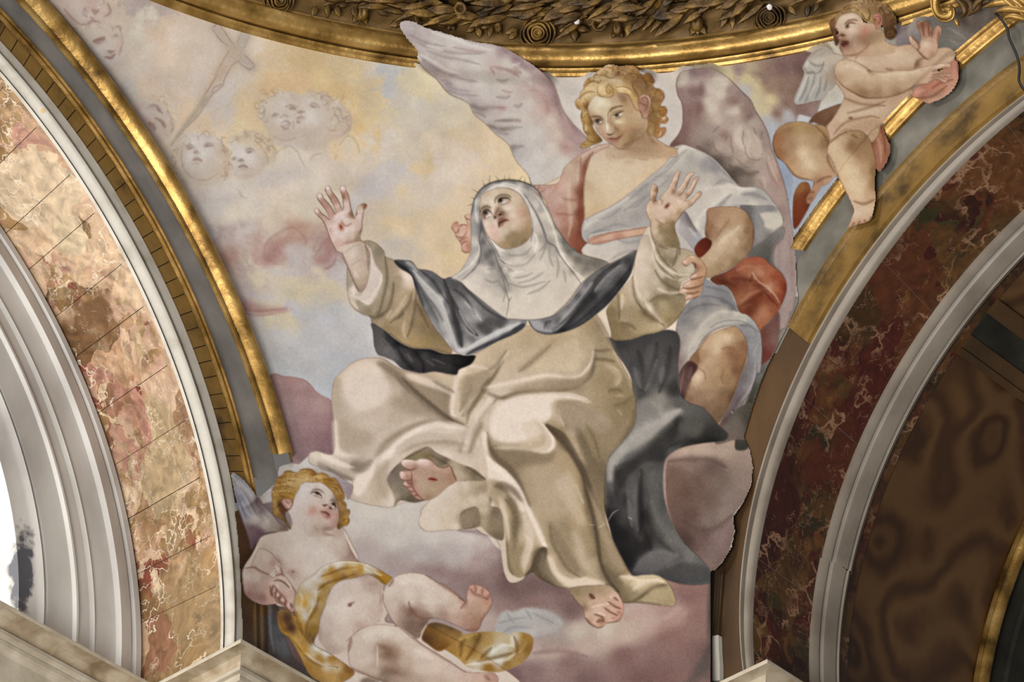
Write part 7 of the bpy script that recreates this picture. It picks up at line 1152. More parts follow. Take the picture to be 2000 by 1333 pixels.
P('d3b99b', .7, 20, '830,430 900,400 1050,380 1200,340 1300,360 1280,450 1100,440 1000,440'); P('cdb394', .8, 20, '850,650 950,660 1100,660 1100,740 1000,770 880,800 780,780'); P('a8845f', .6, 16, '1150,460 1300,430 1320,480 1180,490'); P('b08c66', .6, 16, '960,780 1060,770 1070,840 960,880 850,860 880,800'); P('b59272', .5, 14, '830,620 1000,650 1240,610 1200,660 1000,690 850,680')
S('8a6444', 8, .6, '830,640 950,680 1100,690|850,740 1000,700 1100,660|860,770 890,770|900,400 920,360 1000,300|1100,450 1150,460|1290,450 1310,400 1370,370|760,880 840,800 1000,760 1060,770|900,420 1000,460'); D('7d5538', .6, '872,772,14,10,0 1310,420,20,30,20'); D('dcc5a8', .5, '900,400,60,30,0 1150,350,80,30,0')
R('small_putto_arm', '775,500 770,440 800,400 850,390 920,410 1000,460 1080,470 1180,460 1270,460 1330,440 1400,425 1480,410 1520,415 1520,440 1470,450 1430,460 1500,465 1525,475 1520,500 1460,490 1500,510 1490,540 1420,520 1380,545 1300,560 1250,590 1180,620 1080,640 960,640 880,600 820,560''', '''820,440,d0b798 880,430,d0b696 800,510,bd9a78 850,530,c9ab88 920,480,cfb492 1000,500,cdb18e 1000,560,c0a07c 900,580,b3906c 950,610,a07c58 1050,600,a98560 1100,500,d3b896 1100,560,c3a37f 1200,490,d3b998 1200,560,bfa07c 1180,600,a07c5a 1300,470,cfb494 1300,530,bb9a7a 1380,450,cfb092 1380,510,c39c80 1450,430,cba78c 1480,490,c3937a 1450,510,c39a80''', feather=.8, sm=7)
S('7d5638', 8, .6, '780,520 830,570 900,610 980,640 1100,642 1200,615 1300,560 1390,545|980,460 1010,470|1400,470 1460,450 1510,440|1400,490 1460,480 1520,480|1390,510 1440,500 1490,520|1380,540 1430,520 1470,540'); S('e0cbae', 10, .5, '820,430 900,440 980,480|1060,490 1200,480 1320,460|1400,440 1480,425'); D('9c7450', .4, '960,600,80,25,10 1010,480,20,14,0')
R('small_putto_hand', '1250,240 1270,235 1300,265 1320,285 1330,240 1300,150 1310,135 1330,150 1345,140 1370,140 1390,150 1400,180 1410,200 1430,170 1455,170 1465,200 1450,260 1440,310 1430,350 1400,380 1370,390 1330,360 1300,320 1265,290''', '1270,260,cba88e 1300,290,c09a80 1320,170,a57a64 1370,160,a3775f 1400,200,a87d66 1440,190,b58c74 1350,230,b08670 1400,250,bd967e 1370,290,cfae96 1330,310,cdaa92 1420,300,c3a086 1370,350,cba88e 1400,360,b08c70', feather=.7, sm=3)
S('6b4432', 7, .6, '1340,150 1350,240|1380,155 1385,240|1405,190 1400,250|1300,270 1320,300 1310,330|1300,320 1340,365 1380,390|1450,200 1440,290|1270,240 1300,270'); D('d9c2ac', .5, '1360,290,30,25,0 1262,255,8,10,0')
R('small_putto_leg', '365,950 375,880 410,830 470,800 560,795 620,810 700,820 725,860 735,930 725,1000 750,1060 780,1130 740,1180 720,1200 680,1220 620,1320 590,1330 585,1290 620,1230 630,1180 560,1170 500,1140 440,1060 390,1020''', '''400,900,a3714c 450,840,a8845c 540,820,b0905f 620,840,a58458 680,850,a88558 420,1000,a5754f 480,960,a88360 560,900,bd9d74 640,920,b39268 700,930,96734c 500,1040,b58b64 560,1000,cfb48e 600,1060,d3b993 520,1100,c39f78 640,1020,c0a078 680,1080,bd9c74 600,1140,c3a27c 700,1130,b59068 660,1180,a87c5c 700,1150,c39a7c 650,1230,b5886c 610,1290,a5745a''', feather=.8, sm=7)
S('7a5030', 8, .6, '380,880 367,950 400,1030 460,1090 520,1150 620,1175|640,820 700,880 735,960 725,1040 770,1130|650,1190 700,1160 750,1150|610,1220 640,1190|600,1260 640,1250|590,1300 625,1290'); D('dcc49e', .5, '570,1010,50,60,20 620,1090,50,40,20'); D('93643f', .4, '400,980,30,50,0 460,850,50,20,-20')
R('small_putto_leg', '725,1000 740,930 800,880 880,850 950,860 1000,920 1030,1010 1040,1100 1030,1200 1040,1290 1030,1340 1020,1400 1000,1440 950,1460 880,1480 850,1500 850,1480 870,1440 890,1380 880,1333 830,1240 790,1160 760,1080''', '''770,960,cdb28c 820,920,c0a27c 900,880,a8845c 880,950,9b7550 960,920,93704c 800,1020,cfb38d 870,1040,c0a078 930,1000,a37e58 990,1000,9c774f 840,1120,cfb48d 900,1120,cfb48f 970,1100,b5926a 1020,1100,93704a 880,1200,d2b892 950,1200,cbae88 1010,1200,a88560 920,1280,cdb08c 980,1290,bf9e78 900,1340,cfb292 960,1360,cbb093 910,1400,cdb59a 980,1420,c6a88c 880,1460,bf9a82 930,1450,c0987f''', feather=.8, sm=7)
S('7a5030', 8, .6, '725,1000 760,1080 800,1180 860,1290|740,930 800,880 850,860|1000,920 1032,1010 1042,1100 1032,1200 1042,1290|880,880 920,900|890,1310 960,1330 1030,1300|1000,1440 1010,1410|960,1460 970,1430|920,1470 935,1440|880,1480 900,1450|850,1500 920,1490 1000,1440 1040,1370'); D('dec7a2', .5, '850,1090,40,80,-10 920,1220,40,70,-10'); D('86623f', .45, '890,960,50,40,0 1020,1120,20,100,0')
D('7d766d', .5, '840,1440,20,40,0')
# head
Z(1600, 0, .2)
R('small_putto_hair', '90,240 110,200 160,150 210,100 260,40 330,10 420,0 520,0 620,20 680,60 720,110 750,160 770,220 740,260 760,320 740,370 690,390 640,350 620,260 460,220 420,180 340,130 240,180 160,280 200,400 170,450 150,400''', '''120,230,8a6448 180,170,a58562 250,100,ab8a60 330,50,ab8c62 420,60,a88860 430,130,b0905f 470,170,b5965f 480,100,93724c 560,80,8d6c48 620,100,83603f 680,150,7a5a3a 700,220,6d4e34 720,330,7a5c3c 680,320,6b4d34 140,300,7a5440 150,400,6f4c3c 600,50,8a6844''', feather=1, sm=5)
S('5d3f26', 8, .6, '200,120 280,60 380,40|240,110 320,80 400,110|420,130 440,180 480,200 500,160|480,80 500,140 480,200|540,40 560,100|600,60 640,140 650,220|680,90 720,180|660,280 700,260 750,300 730,360 680,370|110,220 160,170|130,280 140,380'); S('c9aa78', 7, .5, '280,70 360,50|430,120 460,160|460,190 480,140|380,90 420,120')
curls(440, 130, 330, 150, -90, 90, 50, ['5d3f26', 'b89562', '8a6844', 'c9aa78'], 40, 8, .5, 11, .5); curls(690, 230, 80, 170, 0, 180, 20, ['4f3522', '9a7a50'], 36, 8, .5, 12, .6)
R('small_putto_face', '160,280 170,220 210,160 280,130 350,130 410,170 450,220 530,230 600,280 640,330 650,400 720,450 740,520 260,560 220,510 200,460 210,400 190,380 175,340 190,320''', '''230,190,d0b89a 320,160,cfb596 300,230,c6a98c 220,270,c9ac92 380,220,cbae90 350,290,cfb297 260,310,ccae96 200,350,b08a70 240,350,a57d64 300,370,cfb095 400,300,c9a386 450,300,c48f74 430,360,c0896c 350,440,cdac90 250,430,8f5844 270,450,b57f6c 240,500,c4a085 310,500,c3a082 400,450,c6a284 450,420,b08a68 500,380,b5956f 560,350,bfa07a 600,420,c3a680 520,480,c6a884 640,480,c6a883 330,540,b59270''', feather=.9, sm=6)
S('6b4630', 9, .7, '250,240 290,205 340,195 380,205|260,280 270,250 310,225 360,235|165,290 185,280|180,360 220,340 260,350|215,400 250,410 290,405'); D('3f2a22', .8, '280,262,14,18,20'); D('d6c2ae', .7, '325,245,22,9,-10'); S('4f2a20', 9, .7, '215,345 245,355|220,420 240,450 270,440 290,410'); D('5c2a22', .7, '250,425,20,14,-30'); D('c98f7c', .6, '265,455,18,12,-20'); S('8a6448', 9, .5, '230,530 300,545 380,530 450,480 500,420|210,470 240,520'); D('bf7f66', .35, '440,310,50,40,0'); D('e0cdb0', .45, '300,170,50,25,0 320,300,40,30,0')
R('small_putto_ear', '525,170 545,140 590,135 615,170 620,220 600,270 560,285 545,240 540,210', '550,160,c98f7a 600,170,c4927a 580,210,93583f 610,220,b5806a 570,270,c49a80 560,200,b07058', feather=.8); S('6b3424', 7, .6, '550,170 590,160 600,210 570,240|540,180 560,210')
free()
def finish():
    """pigment grain, stipple and flecks of the whole sheet; sky broken up like loose brushwork"""
    global CAN
    h, w = CH, CW
    g = CAN.mean(2, keepdims=True); CAN[:] = g + (CAN - g) * SAT
    def tone(names, sat, mul):
        k = np.isin(IDM, [IDS.index(n) for n in names if n in IDS]).astype(np.float32)
        k = blur(k, 1.2)[..., None]; g = CAN.mean(2, keepdims=True); CAN[:] = CAN * (1 - k) + (g + (CAN - g) * sat) * np.array(mul, np.float32) * k
    tone(['painted_saint', 'saint_sleeve'], .84, (1.035, 1.0, 1.0))
    tone(['saint_face', 'saint_hand', 'saint_foot'], .86, (1.03, 1.0, 1.0)); tone(['small_putto_body', 'small_putto_arm', 'small_putto_leg', 'small_putto_face', 'angel_leg', 'angel_arm'], .9, (1.01, 1.0, 1.0))
    tone(['saint_cloak'], .45, (1.02, 1.0, .98)); tone(['saint_veil'], .8, (1.05, 1.015, .985))
    tone(['angel_tunic', 'painted_angel'], .7, (1.02, 1.0, .975)); tone(['painted_sky'], .92, (1.015, 1.0, .975))
    tone(['angel_red_cloth', 'angel_scarf'], .86, (.98, 1.0, 1.0)); tone(['painted_cloud'], .85, (1.0, 1.0, .98))
    CAN[:] = np.clip(CAN + .28 * (CAN - blur(CAN, 11.)), 0, 1); CAN[:] = (CAN - .6) * 1.05 + .595
    soft = np.isin(IDM, [IDS.index(n) for n in IDS if n.startswith(('cherub', 'painted_crucifix', 'painted_sky', 'painted_cloud'))] + [-1])
    ide = IDM.copy()
    for a_, b_ in (('angel_neck', 'angel_chest'), ('putto_face', 'putto_torso'), ('small_putto_face', 'small_putto_body'), ('painted_putto', 'putto_torso'), ('painted_angel', 'angel_tunic')): ide[ide == IDS.index(a_)] = IDS.index(b_)
    ed = np.zeros((h, w), np.float32); ed[:, 1:] += (ide[:, 1:] != ide[:, :-1]) & ~(soft[:, 1:] & soft[:, :-1]); ed[1:] += (ide[1:] != ide[:-1]) & ~(soft[1:] & soft[:-1])
    ed = blur(np.clip(ed, 0, 1), .9); CAN[:] *= 1 - .36 * ed[..., None] * np.array([.8, 1, 1.05], np.float32)     # drawn contours
    n1 = noise2(h, w, 1.6, 11) - .5; n2 = noise2(h, w, 5., 12) - .5; n3 = noise2(h, w, 24., 13) - .5
    st = _rs.rand(h, w).astype(np.float32); st = blur(st, .7) - .5
    lum = CAN.mean(2); dk = np.clip((.78 - lum) * 1.6, 0, 1)
    k = 1 + n1 * .05 + n2 * .035 + n3 * .03 + st * (.07 + .30 * dk)
    CAN *= k[..., None]
    fl = np.random.RandomState(5)
    for i in range(900):
        x, y = fl.randint(90, 1500), fl.randint(10, 1320); r = fl.choice([.6, .8, 1.1, 1.5], p=[.45, .35, .15, .05])
        D('4a4340', .55, '%d,%d,%.1f' % (x, y, r))
    np.clip(CAN, 0, 1, out=CAN)
SAT = .86
# ------------------------------------------------------------------ the fresco on the pendentive
def lin3(c): return np.where(c <= .04045, c / 12.92, ((c + .055) / 1.055) ** 2.4)
finish()
ALB = .80            # plaster: display value 1.0 is an albedo of .80
STEP = 1.5; X0, X1, Y0, Y1 = -90, 1960, -90, 1400
gx = np.arange(X0, X1, STEP); gy = np.arange(Y0, Y1, STEP); GX, GY = np.meshgrid(gx, gy)
ix = np.clip(np.round(GX).astype(int), 0, CW - 1); iy = np.clip(np.round(GY).astype(int), 0, CH - 1)
fx = np.clip(GX, 0, CW - 1.001); fy = np.clip(GY, 0, CH - 1.001); x0 = fx.astype(int); y0 = fy.astype(int); ax = (fx - x0)[..., None]; ay = (fy - y0)[..., None]
COLV = (CAN[y0, x0] * (1 - ax) + CAN[y0, np.minimum(x0 + 1, CW - 1)] * ax) * (1 - ay) + (CAN[np.minimum(y0 + 1, CH - 1), x0] * (1 - ax) + CAN[np.minimum(y0 + 1, CH - 1), np.minimum(x0 + 1, CW - 1)] * ax) * ay
COLV = lin3(COLV) * ALB
# outline of the painted field: along the mouldings, the cornices and the painted clouds
def pxc(side, c, t0, t1, n=0, k=60): return proj(apt(side, c, np.linspace(t0, t1, k), n))
la = pxc('L', mix(CL['A'], CL['B'], .06), thA_end, R2(100))
rg_ = proj(ringpt(.0, .0, np.radians(np.linspace(-62, 50, 120)))) - [0, 3]
ra = pxc('R', mix(CR['A'], CR['B'], .06), R2(80), t_end)
poly = np.vstack([la, rg_, ra,
    [(1549, 470), (1556, 540), (1560, 590), (1540, 636), (1520, 676), (1500, 716), (1484, 756), (1470, 800), (1454, 854), (1466, 880), (1472, 914), (1468, 950), (1452, 985), (1433, 1010), (1436, 1040), (1430, 1070), (1412, 1100), (1400, 1113), (1389, 1118), (1389, 1320), (1389, 1420), (474, 1420), (474, 1240), (471, 1180), (468, 1100), (463, 1040), (458, 1000), (489, 985), (520, 960), (540, 940), (545, 912)]])
_oc, _och = CW, CH
CH2 = 1420 + 80
m_ = raster(poly + [100, 100], (0, 0, CW + 200, CH2 + 100)) > .5
field_m = m_[np.clip((GY + 100).astype(int), 0, CH2 + 99), np.clip((GX + 100).astype(int), 0, CW + 199)]
over = [IDS.index(n) for n in IDS if n.startswith(('small_putto', 'painted_angel_wing', 'angel_hair', 'putto_'))]
idv = IDM[iy, ix].copy(); idv[(GY < 0) | (GX < 0)] = IDS.index('painted_sky')
over_m = np.isin(idv, over) & (GY > -1) & (GY < CH)
over_m &= ~((GX < 575) & (GY < 900))
VM = field_m | over_m
# place every point of the sheet on the vault: sphere, or the arch faces where the figures spill over the frame
Rr_ = rays(GX, GY); nr = np.linalg.norm(Rr_, axis=-1, keepdims=True); Rd = Rr_ / nr
sm_ = (over_m & ~field_m).astype(np.float32)
spill = np.clip(blur(sm_, 5.) * 2.2, 0, 1)
oc = CAM - SC; bq = (Rd * oc).sum(-1); ts = -bq + np.sqrt(np.maximum(bq * bq - (oc @ oc - SR ** 2), 0))
# over the dome ring the plaster runs on in the slope of the vault, just in front of the mouldings
kk = (ZR - SC[2]) / RR; c0 = RR - .125; oz = CAM[2] - ZR
qa = Rd[..., 0] ** 2 + Rd[..., 1] ** 2 - kk * kk * Rd[..., 2] ** 2
qb = Rd[..., 0] * oc[0] + Rd[..., 1] * oc[1] + kk * Rd[..., 2] * (c0 - kk * oz)
qc = oc[0] ** 2 + oc[1] ** 2 - (c0 - kk * oz) ** 2
dd_ = np.sqrt(np.maximum(qb * qb - qa * qc, 0)); r1_ = (-qb + dd_) / qa; r2_ = (-qb - dd_) / qa
tc = np.where(np.abs(r1_ - ts) < np.abs(r2_ - ts), r1_, r2_)
ry = np.interp(gx, rg_[:, 0], rg_[:, 1])[None, :]; above = np.clip((ry + 34 - GY) / 40., 0, 1); above = above * above * (3 - 2 * above)
rs_ = np.isin(idv, [IDS.index(n) for n in IDS if n.startswith(('small_putto', 'painted_angel_wing', 'angel_hair'))]).astype(np.float32)
sr_ = np.clip(blur(rs_, 4.) * 2, 0, 1) * above; ts = ts * (1 - sr_) + tc * sr_
def tplane(P0, n, off): return ((P0 - CAM) @ n - off) / (Rd @ n)
sp2 = np.clip(blur(sm_, 7.) * 3.5, 0, 1)
tl_ = tplane(PL, V, .006 + .035 * spill); tr_ = tplane(PR, U, .006 + .062 * sp2)
tl_ = np.where(tl_ > 5, tl_, 99); tr_ = np.where(tr_ > 5, tr_, 99)
yy_ = np.clip((GY - 850) / 130., 0, 1); kw = .008 + .17 * yy_ * yy_ * (3 - 2 * yy_)
tm = np.minimum(ts, np.minimum(tl_, tr_))
tt = tm - kw * np.log(np.exp(-(ts - tm) / kw) + np.exp(-(tl_ - tm) / kw) + np.exp(-(tr_ - tm) / kw))
POS = CAM + Rd * tt[..., None]
FR, fnt, fb = mat('fresco_pigment')
ca = N(fnt, 'ShaderNodeVertexColor', layer_name='pigment'); fnt.links.new(ca.outputs[0], fb.inputs['Base Color'])
fb.inputs['Roughness'].default_value = .9; fb.inputs['Specular IOR Level'].default_value = .12
_n = N(fnt, 'ShaderNodeTexNoise', i_Scale=60., i_Detail=5.0); _v = coords(fnt); fnt.links.new(_v, _n.inputs['Vector'])
_bp = N(fnt, 'ShaderNodeBump', i_Strength=.12, i_Distance=.01); fnt.links.new(_n.outputs['Fac'], _bp.inputs['Height']); fnt.links.new(_bp.outputs[0], fb.inputs['Normal'])
ny, nx = GX.shape
cell = VM[:-1, :-1] & VM[1:, :-1] & VM[:-1, 1:] & VM[1:, 1:]
# drop cells torn across a jump in depth
dj = np.maximum(np.abs(tt[1:, 1:] - tt[:-1, :-1]), np.abs(tt[1:, :-1] - tt[:-1, 1:])); cell &= dj < .12
cid = idv[:-1, :-1]
fr = empty('fresco', (0, 21.0, 14.8)); tag(fr, 'fresco of a nun saint with raised hands, an angel and putti on a curved pendentive', 'fresco')
vid = np.arange(ny * nx).reshape(ny, nx)
PX, PC = POS.reshape(-1, 3), COLV.reshape(-1, 3)
def pieces(sel):
    # connected pieces of a selection of cells; crumbs join the largest
    runs = []; rows = []; par = []
    def fd(a):
        while par[a] != a: par[a] = par[par[a]]; a = par[a]
        return a
    prev = []
    for r in np.nonzero(sel.any(1))[0]:
        d = np.diff(np.concatenate([[0], sel[r].astype(np.int8), [0]])); s_ = np.nonzero(d == 1)[0]; e_ = np.nonzero(d == -1)[0]; cur = []
        for a, b in zip(s_, e_):
            k = len(par); par.append(k); runs.append((r, a, b)); cur.append(k)
            for q in prev:
                if runs[q][0] == r - 1 and runs[q][1] < b and runs[q][2] > a: par[fd(q)] = fd(k)
        prev = cur
    sz = {}
    for k, (r, a, b) in enumerate(runs): sz[fd(k)] = sz.get(fd(k), 0) + b - a
    keep = [k for k, n in sorted(sz.items(), key=lambda t: -t[1]) if n > 80]
    out = [np.zeros_like(sel) for _ in keep]
    for k, (r, a, b) in enumerate(runs):
        f_ = fd(k)
        if f_ in keep: out[keep.index(f_)][r, a:b] = True
    return out
ENT = []
def sheet(name, sel, parent, label=None):
    ENT.append((name, sel, parent, label)); return len(ENT) - 1
def sheet1(name, sel, parent, label=None):
    r, c = np.nonzero(sel)
    if len(r) < 12: return None
    q = np.stack([vid[r, c], vid[r + 1, c], vid[r + 1, c + 1], vid[r, c + 1]], 1); un, inv = np.unique(q, return_inverse=True); inv = inv.reshape(-1, 4)
    me = bpy.data.meshes.new(name); nv, nf = len(un), len(r)
    me.vertices.add(nv); me.vertices.foreach_set('co', PX[un].astype(np.float32).ravel())
    me.loops.add(nf * 4); me.loops.foreach_set('vertex_index', inv.astype(np.int32).ravel())
    me.polygons.add(nf); me.polygons.foreach_set('loop_start', np.arange(0, nf * 4, 4, dtype=np.int32)); me.polygons.foreach_set('use_smooth', np.ones(nf, bool))
    me.update(calc_edges=True)
    at = me.color_attributes.new('pigment', 'FLOAT_COLOR', 'POINT'); at.data.foreach_set('color', np.c_[PC[un], np.ones(nv)].astype(np.float32).ravel())
    me.materials.append(FR)
    o = bpy.data.objects.new(name, me); COL.objects.link(o); o.parent = parent
    if parent is fr: o.matrix_parent_inverse = fr.matrix_basis.inverted()
    if label: o['label'] = label
    return o
CX = GX[:-1, :-1]; CY = GY[:-1, :-1]
def ids(*n): return cell & np.isin(cid, [IDS.index(k) for k in n if k in IDS])
sheet('painted_sky', ids('painted_sky'), fr, 'painted pale blue and golden sky with soft clouds')
sheet('painted_cloud', ids('painted_cloud') & (CX < 1300), fr, 'painted mauve cloud bank under the figures')
sheet('painted_cloud', ids('painted_cloud') & (CX >= 1300), fr, 'painted brown-pink cloud at the right edge')
sheet('painted_frame', ids('painted_frame'), fr, 'painted dark brown frame at the lower left')
sheet('painted_crucifix', ids('painted_crucifix'), fr, 'faint painted crucifix in the sky')
chl = {k: v for k, v in CHER.items()}
for k, v in chl.items(): sheet('painted_cherub', ids(k), fr, v)
def figure(base, bsel, label, subs):
    k = sheet(base, bsel, fr, label)
    for nm, s, lb in subs: sheet(nm, s, k, lb)
figure('painted_angel', ids('angel_tunic', 'painted_angel', 'painted_shadow'), 'painted curly-haired angel in a white tunic leaning over the nun', [
    ('wing', ids('painted_angel_wing') & (CX < 1200), 'raised pale wing crossing the gilded ring'), ('wing', ids('painted_angel_wing') & (CX >= 1200), 'folded mauve wing'),
    ('chest', ids('angel_chest', 'angel_neck'), None), ('face', ids('angel_face'), None), ('hair', ids('angel_hair'), 'golden curls'), ('ear', ids('angel_ear'), None),
    ('scarf', ids('angel_scarf'), 'salmon pink scarf'), ('sash', ids('angel_sash'), 'pink sash'), ('arm', ids('angel_arm'), None), ('hand', ids('angel_hand'), None),
    ('hand', ids('angel_hand_back'), None), ('cloth', ids('angel_red_cloth'), 'orange-red cloth'), ('leg', ids('angel_leg'), None)])
figure('painted_saint', ids('painted_saint'), 'painted nun in a cream habit gazing up with open hands', [
    ('cloak', ids('saint_cloak') & ~((CX > 1195) & (CY > 640)), 'slate grey cloak over the shoulders'), ('cloak', ids('saint_cloak') & ((CX > 1195) & (CY > 640)), 'dark grey cloak falling to the cloud'),
    ('veil', ids('saint_veil'), 'white veil with a crown of thorns'), ('face', ids('saint_face'), None), ('sleeve', ids('saint_sleeve') & (CX < 1000), None), ('sleeve', ids('saint_sleeve') & (CX >= 1000), None),
    ('hand', ids('saint_hand') & (CX < 1000), 'raised hand with a red wound'), ('hand', ids('saint_hand') & (CX >= 1000), 'open hand with a dark wound'),
    ('foot', ids('saint_foot') & (CX < 950), 'upturned sole with a red wound'), ('foot', ids('saint_foot') & (CX >= 950), 'bare foot resting on the cloud')])
figure('painted_putto', ids('putto_torso', 'painted_putto'), 'painted fair-haired putto reclining with an ochre cloth', [
    ('wing', ids('putto_wing'), None), ('arm', ids('putto_arm'), None), ('cloth', ids('putto_cloth'), 'ochre cloth'), ('leg', ids('putto_leg') & (CY < 1236) , None), ('leg', ids('putto_leg') & (CY >= 1236), None),
    ('hair', ids('putto_hair'), None), ('face', ids('putto_face'), None), ('ear', ids('putto_ear'), None)])
figure('painted_putto', ids('small_putto_body'), 'painted putto at the upper right looking left over the gilded frame', [
    ('wing', ids('small_putto_wing'), None), ('cloth', ids('small_putto_cloth'), 'salmon cloth'), ('arm', ids('small_putto_arm'), None), ('hand', ids('small_putto_hand'), None),
    ('leg', ids('small_putto_leg') & (CX < 1620), None), ('leg', ids('small_putto_leg') & (CX >= 1620), None), ('hair', ids('small_putto_hair'), None), ('face', ids('small_putto_face'), None), ('ear', ids('small_putto_ear'), None)])

# give every cell of the sheet to one part; crumbs go to the neighbour they touch
pm = np.full(cell.shape, -1, np.int16)
for k, (nm, s, pa, lb) in enumerate(ENT): pm[s] = k
for k in range(len(ENT)):
    s = pm == k
    if not s.any(): continue
    pc = pieces(s); kp = np.zeros_like(s)
    for q in pc: kp |= q
    pm[s & ~kp] = -1
for _ in range(400):
    todo = cell & (pm < 0)
    if not todo.any(): break
    new = pm.copy()
    for ax_, sh in ((0, 1), (0, -1), (1, 1), (1, -1)):
        q = np.roll(pm, sh, ax_); w_ = todo & (new < 0) & (q >= 0); new[w_] = q[w_]
    if (new == pm).all(): break
    pm = new
FIG = {}
for k, (nm, s, pa, lb) in enumerate(ENT):
    par = pa if not isinstance(pa, int) else FIG.get(pa, fr)
    for q in pieces(pm == k):
        o = sheet1(nm, q, par, lb)
        if o and k not in FIG: FIG[k] = o
# ------------------------------------------------------------------ vault frames beyond the right rib
def cylband(name, prof, th, m, label, cat='moulding'):
    rg = [((GR[0], GR[1], GR[2] - r), 0, d) for d, r in prof]
    return struct(sweep(name, 'R', rg, th, m, flip=True), label, cat)
tv = np.linspace(R2(-14), R2(112), 80)
cylband('trim_19', [(2.22, 0.), (2.22, .02), (2.235, .025), (2.24, .012)] + [(2.29 - .05 * math.cos(q), .012 + .05 * math.sin(q)) for q in np.linspace(0, math.pi, 8)] + [(2.345, 0.)], tv, GOLD, 'gilded rib closing the alabaster panel at the far right')
SLATE = simple('slate_panel', [(.3, '1f1e19'), (.5, '2a2822'), (.7, '38352d')], 4, 8, .8, 0, .1, spec=.15)  # slate deepened: shade of the dim vault is in its tone
cylband('wall_far', [(2.34, 0.), (2.5, .01), (2.52, .03), (3.6, .03)], tv, SLATE, 'dark slate-grey vault panel beyond the gilded rib', 'wall')
def lng(name, t0, t1, r, m, label):
    th = np.linspace(R2(t0), R2(t1), 6); pr = [(.96 + DR - .6, 0.), (.965, r), (1.4, r), (2.22, r)]
    return cylband(name, pr, th, m, label)  # gilded coffer frame browned, the vault's shade put into its colour
lng('trim_20', 49.6, 50.6, .05, BROWN, 'lower gold-brown fillet of the coffer frame, shade put into its colour, right vault')
lng('trim_21', 50.7, 52.6, .03, BROWN, 'broad gold-brown fillet of the coffer frame, shade put into its colour, right vault')
lng('trim_22', 52.6, 56.0, .012, SLATE, 'slate-grey band of the coffer frame, right vault')
lng('trim_23', 56.0, 58.2, .035, BROWN, 'upper gilded fillet of the coffer frame, shade put into its colour, right vault')
# brown fillets and bare stucco strip at the lower right edge of the fresco
def pxplane(x, y, P0, n, off): d = rays(x, y); t = ((P0 - CAM) @ n - off) / (d @ n); return CAM + d * t
def strip(name, pts, off, thick, m, label):
    """pts: left and right outline points, a thin slab on the right arch face"""
    a = [pxplane(x, y, PR, U, off) for x, y in pts]; b = [p + U * thick for p in a]; n = len(a)
    fs = [tuple(range(n))] + [tuple(range(2 * n - 1, n - 1, -1))] + [(k, n + k, n + (k + 1) % n, (k + 1) % n) for k in range(n)]
    return struct(mesh(name, a + b, fs, m, None, False), label, 'moulding')
for k, (x0_, x1_) in enumerate(((1389, 1393), (1394.5, 1398), (1399, 1403))):
    strip('trim_%d' % (24 + k), [(x0_ + 9, 1112), (x1_ + 10, 1104), (x1_, 1242), (x0_, 1242)], .035 - .008 * k, .05, (BROWN, JOINT_SHADE, BROWN)[k], ('outer', 'middle', 'inner')[k] + ' dark brown fillet at the lower right edge of the fresco')
strip('trim_27', [(1391, 1243), (1403, 1241), (1404, 1270), (1406, 1300), (1406, 1330), (1391, 1330)], .03, .05, STUCCO, 'short strip of bare white stucco above the right cornice')
# ------------------------------------------------------------------ carved garland of the dome ring
def rhit(px, py, i):
    d = rays(px, py); r = RR - i; ox, oy = CAM[0] - SC[0], CAM[1] - SC[1]
    A = d[0] ** 2 + d[1] ** 2; B = ox * d[0] + oy * d[1]; C_q = ox * ox + oy * oy - r * r; t = (-B + math.sqrt(B * B - A * C_q)) / A
    p = CAM + d * t; return p, math.atan2(p[0] - SC[0], p[1] - SC[1])
def frame(a, tilt=25):
    tn = np.array([math.cos(a), -math.sin(a), 0]); inn = np.array([-math.sin(a), -math.cos(a), 0]); t = math.radians(tilt)
    f = inn * math.cos(t) + np.array([0, 0, -1.]) * math.sin(t); up = np.cross(f, tn); up = up if up[2] > 0 else -up
    return tn, up, f
gar = empty('garland', tuple(ringpt(.1, .3, np.array([0.]))[0])); tag(gar, 'dark gilded carved garland of roses, leaves and ribbons along the dome ring', 'garland')
def gpart(name, vs, fs, m=GOLDD, parent=None):
    o = mesh(name, vs, fs, m); o.parent = parent or gar
    if parent is None: o.matrix_parent_inverse = gar.matrix_basis.inverted()
    return o
def lathe(prof, k=18, wob=0., lobes=5, ph=0.):
    vs = []; 
    for r, z in prof:
        for j in range(k):
            q = 2 * math.pi * j / k; rr_ = r * (1 + wob * math.cos(lobes * q + ph)); vs.append((rr_ * math.cos(q), rr_ * math.sin(q), z))
    fs = [(i * k + j, i * k + (j + 1) % k, (i + 1) * k + (j + 1) % k, (i + 1) * k + j) for i in range(len(prof) - 1) for j in range(k)]
    return vs, fs
def place(vs, p, fr_, s=1., rot=0.):
    tn, up, f = fr_; c, s_ = math.cos(rot), math.sin(rot)
    return [p + s * ((v[0] * c - v[1] * s_) * tn + (v[0] * s_ + v[1] * c) * up + v[2] * f) for v in vs]
def rose(px, py, R_px, i=.12):
    p, a = rhit(px, py, i); fr_ = frame(a, 32); s = R_px / 290.
    vs, fs = lathe([(0, .12), (.14, .16), (.2, .3), (.24, .3), (.27, .1), (.3, -.3), (.9, -.35), (.0, -.5)], 20)
    base = gpart('rose', place(vs, p, fr_, s), fs); 
    for k, (r0, z0) in enumerate(((.36, .22), (.56, .1), (.77, 0.), (.97, -.12))):
        vs, fs = lathe([(r0 - .14, -.3), (r0 - .1, z0 - .02), (r0 - .02, z0 + .14), (r0 + .05, z0 + .1), (r0 + .03, z0 - .1), (r0 - .04, -.35)], 24, .05, 3 + k % 2, k * 1.7)
        o = gpart('petal_ring', place(vs, p, fr_, s), fs, GOLDD, base)
